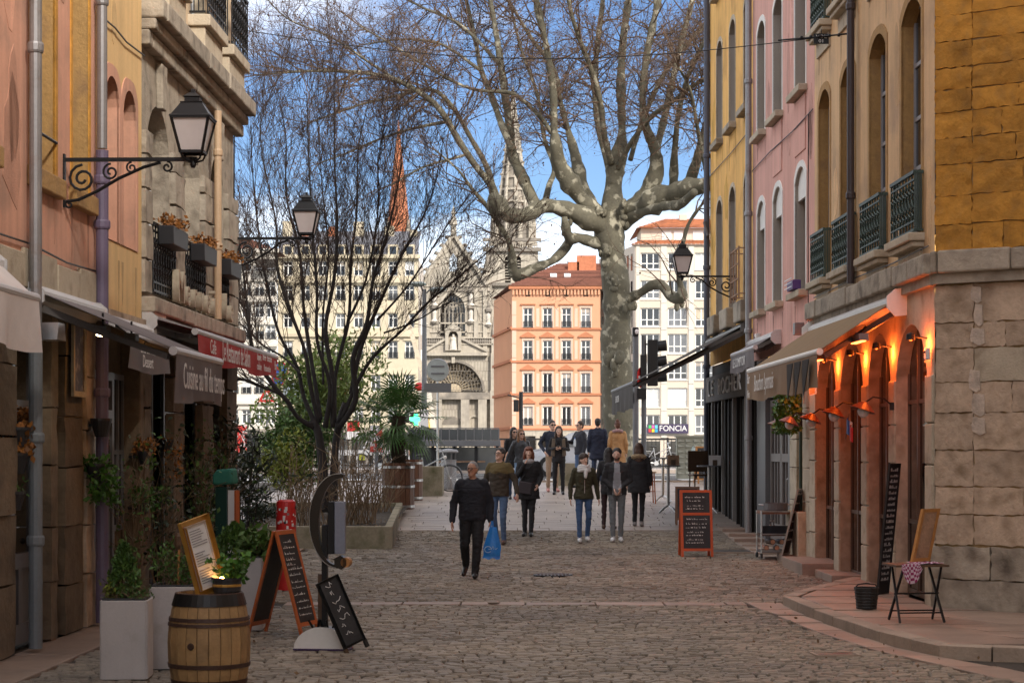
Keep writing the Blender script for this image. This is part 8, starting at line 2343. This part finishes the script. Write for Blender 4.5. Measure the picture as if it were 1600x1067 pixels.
def person(label, px, Y, h, rz=0.0, pose=None, mats=None, female=False, coat=None, hood=False, yaw=0.0, pitch=0.0, hair=None, hairmat=None, voxel=.013, bulk=1.0, legr=1.0, extras=None, yoke=None, open_front=None, beard=False, seed=0, headsc=1.0, shoe_h=.0):
    s = h / 1.75
    t = T('person', label, 'person', (PX(px, Y), Y, g(Y) + .004), rz, 'people walking in the lane' if False else None, s)
    J = dict(J0); J.update(pose or {})
    pr = []
    fb = .93 if female else 1.0
    A_ = lambda *q: pr.append(q)
    # trunk
    hem = coat if coat else .88
    prof = [(.02, hem - .012), (.168 * bulk * (1.06 if female else 1.0), hem), (.172 * bulk * (1.05 if female and hem > .8 else 1), max(hem + .06, .92)), (.150 * bulk if female else .168 * bulk, 1.08), (.172 * bulk * fb, 1.22), (.186 * bulk * fb, 1.33), (.178 * fb, 1.40), (.13 * fb, 1.455), (.07, 1.49), (.01, 1.50)]
    if coat and coat < .75: prof[1] = (.205 * bulk, coat); prof[2] = (.185 * bulk, .92)
    A_('lathe', prof, 1.0, .66, (0, 0), 'top')
    A_('ell', (0, .005, .93), (.155, .115, .12), 'bottom')
    for q in 'RL':
        sgn = -1 if q == 'R' else 1
        A_('cap', J['hip' + q], J['knee' + q], .088 * legr, .062 * legr, 'bottom'); A_('cap', J['knee' + q], J['ank' + q], .061 * legr, .046 * legr, 'bottom')
        an = Vector(J['ank' + q]); to = Vector(J['toe' + q])
        A_('cap', tuple(an + Vector((0, .03, -.035))), tuple(to), .046, .038, 'shoe'); A_('cap', tuple(an), tuple(an + Vector((0, 0, -.04))), .046, .048, 'shoe')
        A_('cap', tuple(Vector(J['sh' + q]) * 1.0), J['el' + q], .066 * bulk * fb, .052 * bulk * fb, 'top'); A_('cap', J['el' + q], J['wr' + q], .052 * bulk * fb, .038 * bulk * fb, 'top')
        A_('cap', (sgn * .05, 0, 1.44), tuple(Vector(J['sh' + q])), .062, .062 * fb, 'top')
    HM = Matrix.Translation((0, .0, 1.50)) @ Matrix.Rotation(yaw, 4, 'Z') @ Matrix.Rotation(pitch, 4, 'X') @ Matrix.Scale(headsc, 4) @ Matrix.Translation((0, 0, -1.50))
    hv = lambda *q: tuple(HM @ Vector(q)); H3 = np.array(HM.to_3x3().normalized())
    A_('cap', (0, .012, 1.45), hv(0, 0, 1.57), .054 * fb, .050 * fb, 'skin')
    A_('ell', hv(0, .0, 1.645), (.074, .094, .108), 'skin', H3); A_('cap', hv(0, -.048, 1.562), hv(0, -.02, 1.59), .042 if female else .047, .060, 'skin')
    A_('cap', hv(0, -.088, 1.648), hv(0, -.107, 1.617), .011, .017, 'skin')
    for sgn in (-1, 1): A_('ell', hv(sgn * .076, .004, 1.63), (.013, .024, .032), 'skin', H3)
    A_('cap', (-.06, .03, 1.475), (.06, .03, 1.475), .045, .045, 'top')
    if hood:
        for a in np.linspace(-.2, PI + .2, 7): A_('ell', (.115 * math.cos(a), .03 + .085 * math.sin(a), 1.475 + .02 * math.sin(a)), (.055, .055, .05), 'fur')
    b = MB()
    for q in pr:
        if q[0] == 'cap': b.cap(q[1], q[2], q[3], q[4], 12)
        elif q[0] == 'ell': b.ell(q[1], q[2], 14, 10, Matrix([list(r) for r in q[4]]) if len(q) > 4 else None)
        else: b.lathe(q[1], 22, (q[4][0], q[4][1], 0), q[2], q[3])
    co, faces = remesh(b, voxel)
    cen = np.array([co[list(f)].mean(axis=0) for f in faces])
    D = np.stack([np.abs(prim_dist(q, cen)) for q in pr]); lab = [q[-2] if q[0] == 'ell' and len(q) > 4 else q[-1] for q in pr]
    best = D.argmin(axis=0); labs = [lab[k] for k in best]
    keys = ['skin', 'top', 'bottom', 'shoe', 'fur', 'yoke', 'inner', 'lip', 'eye', 'beard']
    marks = []
    for sgn in (-1, 1): marks.append((np.array(hv(sgn * .031, -.090, 1.652)), .015, 'eye'))
    marks.append((np.array(hv(0, -.098, 1.582)), .017, 'lip'))
    Hi = np.array(HM.inverted())
    for i, l_ in enumerate(labs):
        c = cen[i]
        if l_ == 'skin':
            for mc_, mr_, ml in marks:
                if np.linalg.norm((c - mc_) * np.array((1, 1, 1.7 if ml == 'eye' else 1.6))) < mr_: labs[i] = ml
            if beard and labs[i] == 'skin':
                q = Hi @ np.append(c, 1)
                if q[2] < 1.592 and q[2] > 1.535 and q[1] < -.01 and abs(q[2] - 1.583) + abs(q[0]) * .4 > .012: labs[i] = 'beard'
        elif l_ == 'top':
            if yoke and c[2] > yoke + .015 * math.sin(c[0] * 30): labs[i] = 'yoke'
            if open_front and c[1] < -.03 and abs(c[0]) < open_front * (.55 + .9 * max(0, (1.48 - c[2]))) and c[2] > hem: labs[i] = 'inner'
    mm = mats or {}
    ms_ = [mm.get(k, m_skin if k in ('skin',) else mm.get('top')) for k in keys]
    ms_[keys.index('lip')] = mm.get('lip', M('lips', (.36, .12, .10), .5)); ms_[keys.index('eye')] = M('dark_eyes', (.03, .02, .018), .4); ms_[keys.index('beard')] = M('beard_shadow', (.10, .058, .04), .8)
    # cloth folds
    rr_ = random.Random(seed); off = Vector((rr_.uniform(0, 30), 0, 0))
    cloth = np.zeros(len(co))
    for f, l_ in zip(faces, labs):
        if l_ in ('top', 'bottom', 'yoke', 'inner', 'fur'):
            for k in f: cloth[k] = 1 if l_ != 'fur' else 2
    ctr = co.copy(); ctr[:, :2] = 0
    for k in np.nonzero(cloth)[0]:
        v = Vector(co[k]); nv = noise.noise(Vector((v.x * 9, v.y * 9, v.z * 17)) + off) + .6 * noise.noise(Vector((v.x * 20, v.y * 20, v.z * 30)) + off)
        if cloth[k] == 2: nv = 1.6 * noise.noise(Vector((v.x * 60, v.y * 60, v.z * 60)))
        r_ = Vector((v.x, v.y, 0)); r_ = r_.normalized() if r_.length > .01 else Vector((0, 0, 0))
        co[k] += np.array(r_) * nv * .0115
    out = MB(); out.v = [tuple(q) for q in co]
    for f, l_ in zip(faces, labs): out.m = keys.index(l_); out.face(f)
    out.m = 0
    for q in 'RL':
        w, e = Vector(J['wr' + q]), Vector(J['el' + q]); d = (w - e).normalized(); d = (d + Vector((pose or {}).get('hd' + q, (0, 0, 0)))).normalized()
        hand(out, w + d * .012, d, (-1 if q == 'L' else 1, 0, 0) if abs(d.x) < .8 else (0, 0, 1), 1.0 if not female else .9, .6)
    out.build('body', ms_, t, smooth=True)
    # hair
    if hair:
        hb = MB(); hb_prims = {'short': [((0, .020, 1.688), (.087, .095, .090)), ((0, .055, 1.64), (.072, .055, .085))],
                               'crop': [((0, .035, 1.650), (.088, .085, .072)), ((0, .02, 1.69), (.072, .088, .075))],
                               'wavy': [((0, .02, 1.695), (.094, .097, .090)), ((0, .05, 1.65), (.086, .06, .09)), ((-.03, -.035, 1.735), (.05, .04, .03)), ((.035, -.03, 1.733), (.045, .04, .03))],
                               'long': [((0, .020, 1.688), (.091, .096, .095)), ((0, .07, 1.58), (.085, .05, .13)), ((0, .085, 1.46), (.09, .045, .13)), ((-.078, .01, 1.60), (.03, .05, .12)), ((.078, .01, 1.60), (.03, .05, .12)), ((-.088, -.02, 1.48), (.035, .045, .11)), ((.088, -.02, 1.48), (.035, .045, .11))],
                               'bob': [((0, .020, 1.690), (.096, .098, .095)), ((0, .06, 1.59), (.095, .06, .11)), ((-.085, -.005, 1.585), (.034, .06, .10)), ((.085, -.005, 1.585), (.034, .06, .10)), ((0, -.062, 1.722), (.066, .032, .030))],
                               'hat': [((0, .02, 1.695), (.100, .104, .092)), ((0, .075, 1.63), (.08, .06, .11)), ((-.07, .03, 1.55), (.03, .05, .1)), ((.07, .03, 1.55), (.03, .05, .1))],
                               'bun': [((0, .020, 1.688), (.088, .095, .094)), ((0, .06, 1.63), (.074, .055, .08)), ((.01, .06, 1.775), (.05, .048, .042))]}[hair]
        for c, r in hb_prims:
            hb.ell(hv(*c), r, 14, 10, HM.to_3x3().normalized())
        cv, fs = remesh(hb, voxel * .9, 2)
        # keep the hair off the face
        for k in range(len(cv)):
            v = Vector(cv[k]); nv = noise.noise(Vector((v.x * 55, v.y * 55, v.z * 18)) + off); cv[k] += np.array(Vector((v.x, v.y - .02, 0)).normalized()) * nv * .006
        o2 = MB(); o2.v = [tuple(q) for q in cv]; o2.f = fs; o2.t = [0] * len(fs); o2.mi = [0] * len(fs)
        o2.build('hair', hairmat, t, smooth=True)
    if extras: extras(t, hv, J)
    return t
def hm(name, c): return M(name, c, .55, var=.2, scale=12, fine=.12, fscale=60)
def cm(name, c, r=.85): return M(name, c, r, var=.14, scale=6, fine=.06, fscale=40, bump=.15, bscale=90)
def glasses(t, hv, dark=False, w=.030):
    b = MB(); mt = m_black
    for s in (-1, 1):
        if dark: b.ell(hv(s * .036, -.098, 1.650), (.030, .008, .023), 10, 6)
        else: b.tube([hv(s * .035 + .026 * math.cos(a), -.100, 1.650 + .019 * math.sin(a)) for a in np.linspace(0, 2 * PI, 13)], .0035, 4)
        b.tube([hv(s * .064, -.093, 1.655), hv(s * .080, .0, 1.655)], .0035, 4)
    b.tube([hv(-.01, -.104, 1.655), hv(.01, -.104, 1.655)], .0035, 4)
    b.build('sunglasses' if dark else 'glasses', mt, t)
blk = cm('black_navy_padded_cloth', (.016, .017, .024)); blkt = cm('black_trouser_cloth', (.013, .013, .015)); bsh = M('black_leather', (.012, .011, .011), .4, var=.1)
jean = cm('blue_denim', (.075, .125, .225)); jeand = cm('dark_blue_denim', (.035, .055, .105)); jeanl = cm('pale_blue_denim', (.20, .31, .46)); greyj = cm('grey_denim', (.15, .165, .175))
wsh = M('white_trainers', (.66, .65, .64), .6, var=.05); brsh = M('brown_leather', (.075, .035, .02), .5)
# 1 man with the blue bag
def ex1(t, hv, J):
    glasses(t, hv)
    b = MB()
    for k in range(9):
        z = .92 + .052 * k
        b.lathe([(.186 if z < 1.0 else .194, z), (.204 if z < 1.2 else .214, z + .026), (.186 if z < 1.0 else .194, z + .05)], 22, sy=.68, caps=False)
    b.build('quilting', blk, t, smooth=True)
bagw = T('carrier_bag', 'bright blue plastic carrier bag with pale scrawl held by the man in black', 'bag', (PX(738, 28.6) + .29, 28.52, g(28.6) + .30))
def bag_mesh():
    b = MB(); NX, NZ = 10, 9
    for s in (-1, 1):
        for j in range(NZ + 1):
            for i in range(NX + 1):
                f = j / NZ; w = .135 - .085 * max(0, f - .35) / .65 if f > .35 else .135 - .01 * math.sin(f * 9)
                x = -w + 2 * w * i / NX + .02 * f - (.0 if f > .1 else .01); dp = .055 * math.sin(PI * i / NX) * (1 - f * .7) * (1 if f > .0 else .55)
                b.v.append((x, s * (dp + .002) + .008 * noise.noise(Vector((x * 20, f * 8, s))), .47 * f + .012 * math.sin(i * 1.3) * (1 if j == 0 else 0)))
    m = (NX + 1) * (NZ + 1)
    for s in range(2):
        for j in range(NZ):
            for i in range(NX):
                a = s * m + j * (NX + 1) + i; b.face((a, a + 1, a + NX + 2, a + NX + 1))
    for i in range(NX): b.face((i, i + 1, m + i + 1, m + i))
    return b
bag_mesh().build('bag', M('blue_plastic', (.02, .20, .60), .35, var=.12, scale=9), bagw, smooth=True)
b = MB()
for sh in (0, .04): b.tube([(-.02 + sh, -.0, .45), (.0 + sh * .3, .01, .56)], .012, 5)
b.build('handle', M('blue_plastic', (.02, .20, .60), .35), bagw)
b = MB(); b.tube([(-.055 + .05 * math.cos(a), -.068, .14 + .045 * math.sin(a)) for a in np.linspace(.5, 5.6, 14)], .005, 4); b.tube([(-.05, -.069, .145), (0, -.07, .15), (.02, -.069, .19), (.03, -.068, .14), (.05, -.066, .17), (.06, -.066, .14), (.085, -.063, .165)], .005, 4)
b.build('printed_scrawl', M('pale_print', (.45, .60, .72), .6), bagw)
person('elderly man in black padded jacket walking with a blue carrier bag', 738, 28.6, 1.73, R(-4), dict(elR=(-.285, .05, 1.13), wrR=(-.30, -.03, .87), elL=(.265, .05, 1.13), wrL=(.275, .0, .87), kneeR=(-.115, .0, .50), ankR=(-.125, .30, .20), toeR=(-.15, .20, .05), kneeL=(.085, -.10, .50), ankL=(.05, -.12, .085), toeL=(.065, -.30, .045), hdR=(0, 0, 0)),
       dict(top=blk, bottom=blkt, shoe=bsh, skin=M('tanned_skin', (.46, .25, .165), .5)), yaw=R(-24), hair='crop', hairmat=hm('grey_hair', (.25, .245, .24)), bulk=1.22, legr=1.25, extras=ex1, seed=1, voxel=.011)
# 2 man in brown and olive jacket
person('man in two tone olive and brown jacket with glasses walking behind the blue bag', 780, 36.0, 1.80, R(-18), dict(elL=(.30, .02, 1.16), wrL=(.36, -.06, .94), elR=(-.27, .03, 1.15), wrR=(-.27, -.05, .92), kneeL=(.10, -.08, .50), ankL=(.09, .0, .085), ankR=(-.10, .16, .11), toeR=(-.12, .02, .03)),
       dict(top=cm('dark_brown_jacket', (.050, .036, .024)), yoke=cm('olive_yoke', (.125, .088, .032)), bottom=jean, shoe=brsh), yaw=R(-16), pitch=R(-9), hair='wavy', hairmat=hm('dark_grey_hair', (.075, .065, .06)), bulk=1.10, yoke=1.30, extras=lambda t, hv, J: glasses(t, hv), seed=2, voxel=.012)
# 3 red haired woman
def ex3(t, hv, J):
    MB().lathe([(.105, 1.44), (.125, 1.47), (.11, 1.51), (.085, 1.53)], 16, sy=.85, caps=False).build('scarf', cm('grey_scarf', (.33, .31, .31)), t, smooth=True)
    MB().prism([(-.20, .86), (.06, .82), (.09, 1.06), (-.17, 1.10)], -.20, -.12).build('shoulder_bag', M('dark_plum_bag', (.035, .026, .03), .6), t, bevel=.02)
    MB().tube([(-.16, -.15, 1.08), (-.05, -.155, 1.25), (.12, -.10, 1.46)], .011, 5).build('strap', bsh, t)
person('red haired woman in black coat holding a hand to her chin', 826, 37.4, 1.72, R(-6), dict(elR=(-.22, -.10, 1.18), wrR=(-.06, -.20, 1.42), hdR=(.1, .1, .5), elL=(.25, .03, 1.18), wrL=(.20, -.12, 1.02), kneeR=(-.075, -.03, .50), ankR=(-.075, .0, .085), toeR=(-.09, -.16, .03), kneeL=(.07, -.05, .5), ankL=(.055, -.07, .085), toeL=(.07, -.24, .03)),
       dict(top=cm('black_wool', (.017, .016, .018)), bottom=blkt, shoe=bsh), True, .74, yaw=R(4), hair='bob', hairmat=hm('auburn_hair', (.145, .045, .020)), bulk=1.12, extras=ex3, seed=3, voxel=.012)
# 4 girl with white scarf
def ex4(t, hv, J):
    b = MB()
    for k in range(3): b.tube([((.115 - .012 * k) * math.cos(a), -.01 + (.105 - .01 * k) * math.sin(a), 1.435 + .038 * k + .012 * math.sin(3 * a + k)) for a in np.linspace(0, 2 * PI, 19)], .038, 8)
    b.cap((.03, -.12, 1.43), (.02, -.14, 1.30), .05, .03); b.build('scarf', cm('white_knit', (.62, .60, .58)), t, smooth=True)
    MB().box(-.004, .004, -.150, -.135, .98, 1.25).build('zip', m_steel, t)
person('young woman in dark green jacket and thick white scarf', 912, 36.4, 1.66, R(5), dict(elR=(-.26, .04, 1.14), wrR=(-.27, -.03, .88), elL=(.26, .05, 1.15), wrL=(.30, .02, .88), kneeR=(-.10, -.06, .50), ankR=(-.085, -.05, .085), toeR=(-.10, -.21, .03), kneeL=(.10, -.02, .5), ankL=(.085, .12, .11), toeL=(.10, -.05, .05)),
       dict(top=cm('dark_olive_jacket', (.042, .038, .018)), bottom=cm('mid_blue_denim', (.05, .10, .21)), shoe=wsh), True, .86, yaw=R(22), pitch=R(4), hair='hat', hairmat=hm('dark_brown_hair', (.045, .026, .018)), bulk=1.12, extras=ex4, seed=4, voxel=.012)
# 5 man in grey tee
person('bearded young man in grey shirt and open dark jacket with joined hands', 964, 36.5, 1.76, R(-2), dict(elR=(-.25, .01, 1.16), wrR=(-.06, -.17, 1.0), elL=(.25, .01, 1.16), wrL=(.06, -.17, 1.0), hdR=(-.5, 0, 0), hdL=(.5, 0, 0), kneeR=(-.085, -.05, .5), ankR=(-.075, -.06, .085), toeR=(-.09, -.23, .03), kneeL=(.08, -.02, .5), ankL=(.07, .03, .085), toeL=(.085, -.14, .03)),
       dict(top=cm('charcoal_jacket', (.026, .026, .029)), inner=cm('pale_grey_shirt', (.27, .28, .30)), bottom=greyj, shoe=wsh), yaw=R(-8), pitch=R(3), hair='short', hairmat=hm('near_black_hair', (.022, .016, .014)), bulk=1.10, open_front=.085, beard=True, seed=5, voxel=.012)
# 6 woman with fur hood, from behind
person('woman in black coat with pale fur hood walking away', 998, 39.2, 1.68, R(176), dict(kneeR=(-.075, -.03, .5), ankR=(-.06, .06, .085), toeR=(-.07, -.10, .03), kneeL=(.08, -.03, .5), ankL=(.085, -.06, .085), toeL=(.10, -.22, .03)),
       dict(top=cm('black_wool', (.017, .016, .018)), bottom=blkt, shoe=M('grey_trainers', (.20, .18, .17), .7), fur=M('tan_fur', (.34, .25, .15), .95, var=.25, scale=20, fine=.2)), True, .72, True, hair='long', hairmat=hm('brown_hair', (.07, .034, .02)), bulk=1.18, seed=6, voxel=.012)
# 7 woman hidden behind the bearded man
person('dark haired woman in black half hidden behind the bearded man', 951, 38.7, 1.62, R(170), None, dict(top=cm('black_wool', (.017, .016, .018)), bottom=cm('dark_plum_leggings', (.03, .012, .014)), shoe=brsh), True, .76, hair='long', hairmat=hm('near_black_hair', (.022, .016, .014)), seed=7, voxel=.015)
# 8, 9 two women in sunglasses
person('woman in dark coat and sunglasses walking on the far left of the group', 803, 46.6, 1.72, R(14), dict(wrR=(-.30, -.05, .93)), dict(top=cm('black_wool', (.017, .016, .018)), bottom=jeand, shoe=bsh), True, .78, yaw=R(10), hair='long', hairmat=hm('near_black_hair', (.022, .016, .014)), extras=lambda t, hv, J: glasses(t, hv, True), seed=8, voxel=.015)
person('woman with long fair hair in sunglasses and slate leather jacket', 814, 45.9, 1.70, R(20), dict(elR=(-.28, .08, 1.16), wrR=(-.36, .10, .95), ankR=(-.09, .15, .11), toeR=(-.1, 0, .04), kneeL=(.09, -.10, .5), ankL=(.08, -.06, .085)), dict(top=cm('slate_leather', (.040, .044, .052), .5), bottom=jeanl, shoe=M('brick_red_shoes', (.25, .05, .04), .6)), True, .90, yaw=R(4), hair='long', hairmat=hm('fair_brown_hair', (.20, .10, .045)), extras=lambda t, hv, J: glasses(t, hv, True), seed=9, voxel=.014)
# 10 woman with camera
def ex10(t, hv, J):
    MB().box(-.06, .06, -.30, -.25, 1.20, 1.28).ell((0, -.31, 1.24), (.03, .03, .03), 8, 6).build('camera', m_black, t)
    MB().tube([(-.05, -.27, 1.28), (-.09, -.14, 1.42), (0, .03, 1.50), (.09, -.14, 1.42), (.05, -.27, 1.28)], .006, 5).build('camera_strap', m_black, t)
    MB().prism([(-.20, 1.0), (-.10, .98), (-.08, 1.43), (-.17, 1.45)], -.135, -.10).prism([(.20, 1.0), (.10, .98), (.08, 1.43), (.17, 1.45)], -.135, -.10).build('scarf', cm('taupe_scarf', (.15, .115, .085)), t, bevel=.02)
person('woman with long dark hair dressed in black holding a small camera', 873, 48.3, 1.70, R(-3), dict(elR=(-.25, .0, 1.16), wrR=(-.08, -.24, 1.20), elL=(.25, .0, 1.16), wrL=(.08, -.24, 1.20), hdR=(.3, 0, 0), hdL=(-.3, 0, 0)), dict(top=cm('black_wool', (.017, .016, .018)), bottom=blkt, shoe=bsh), True, .84, yaw=R(4), hair='long', hairmat=hm('dark_brown_hair', (.045, .026, .018)), extras=ex10, seed=10, voxel=.014)
# 11 man behind her
person('man in navy sweater and beige trousers with dark sunglasses', 863, 49.4, 1.82, R(10), dict(elR=(-.30, .06, 1.18), wrR=(-.22, -.10, 1.0)), dict(top=cm('navy_knit', (.020, .026, .045)), bottom=cm('beige_chino', (.36, .25, .17)), shoe=M('pink_trainers', (.48, .22, .19), .6)), yaw=R(8), hair='short', hairmat=hm('near_black_hair', (.022, .016, .014)), extras=lambda t, hv, J: glasses(t, hv, True), seed=11, voxel=.015)
# 12 man with bottle
person('man in dark jacket seen in profile holding a water bottle', 906, 51.0, 1.76, R(-62), dict(elR=(-.24, -.10, 1.20), wrR=(-.14, -.30, 1.22)), dict(top=cm('dark_navy_jacket', (.022, .024, .034)), bottom=jean, shoe=bsh), hair='short', hairmat=hm('dark_brown_hair', (.045, .026, .018)), bulk=1.12, extras=lambda t, hv, J: glasses(t, hv, True), seed=12, voxel=.015)
wb_ = T('water_bottle', 'clear plastic water bottle held by the man in profile', 'bottle', (PX(898, 50.7), 50.62, g(51) + 1.10))
MB().lathe([(.03, 0), (.034, .02), (.034, .15), (.014, .19), (.014, .21)], 10).build('bottle', M('clear_plastic', (.5, .56, .62), .15, var=.05), wb_); MB().lathe([(.016, .21), (.016, .235)], 8).build('cap', m_bluep, wb_)
# 13, 14 couple from behind
person('tall man in long navy coat seen from behind', 934, 52.4, 1.80, R(176), None, dict(top=cm('navy_wool', (.012, .016, .036)), bottom=jeand, shoe=bsh), False, .68, hair='short', hairmat=hm('near_black_hair', (.022, .016, .014)), bulk=1.10, seed=13, voxel=.015)
person('woman with hair bun in camel coat and striped scarf seen from behind', 965, 52.0, 1.74, R(184), None, dict(top=cm('camel_wool', (.40, .22, .095)), bottom=jeand, shoe=brsh), True, .62, hair='bun', hairmat=hm('chestnut_hair', (.10, .036, .018)), bulk=1.12, seed=14, voxel=.015,
       extras=lambda t, hv, J: MB().tube([(.115 * math.cos(a), .02 + .10 * math.sin(a), 1.47 + .03 * math.sin(a)) for a in np.linspace(0, 2 * PI, 17)], .045, 8).build('scarf', cm('pink_grey_scarf', (.36, .22, .22)), t, smooth=True))
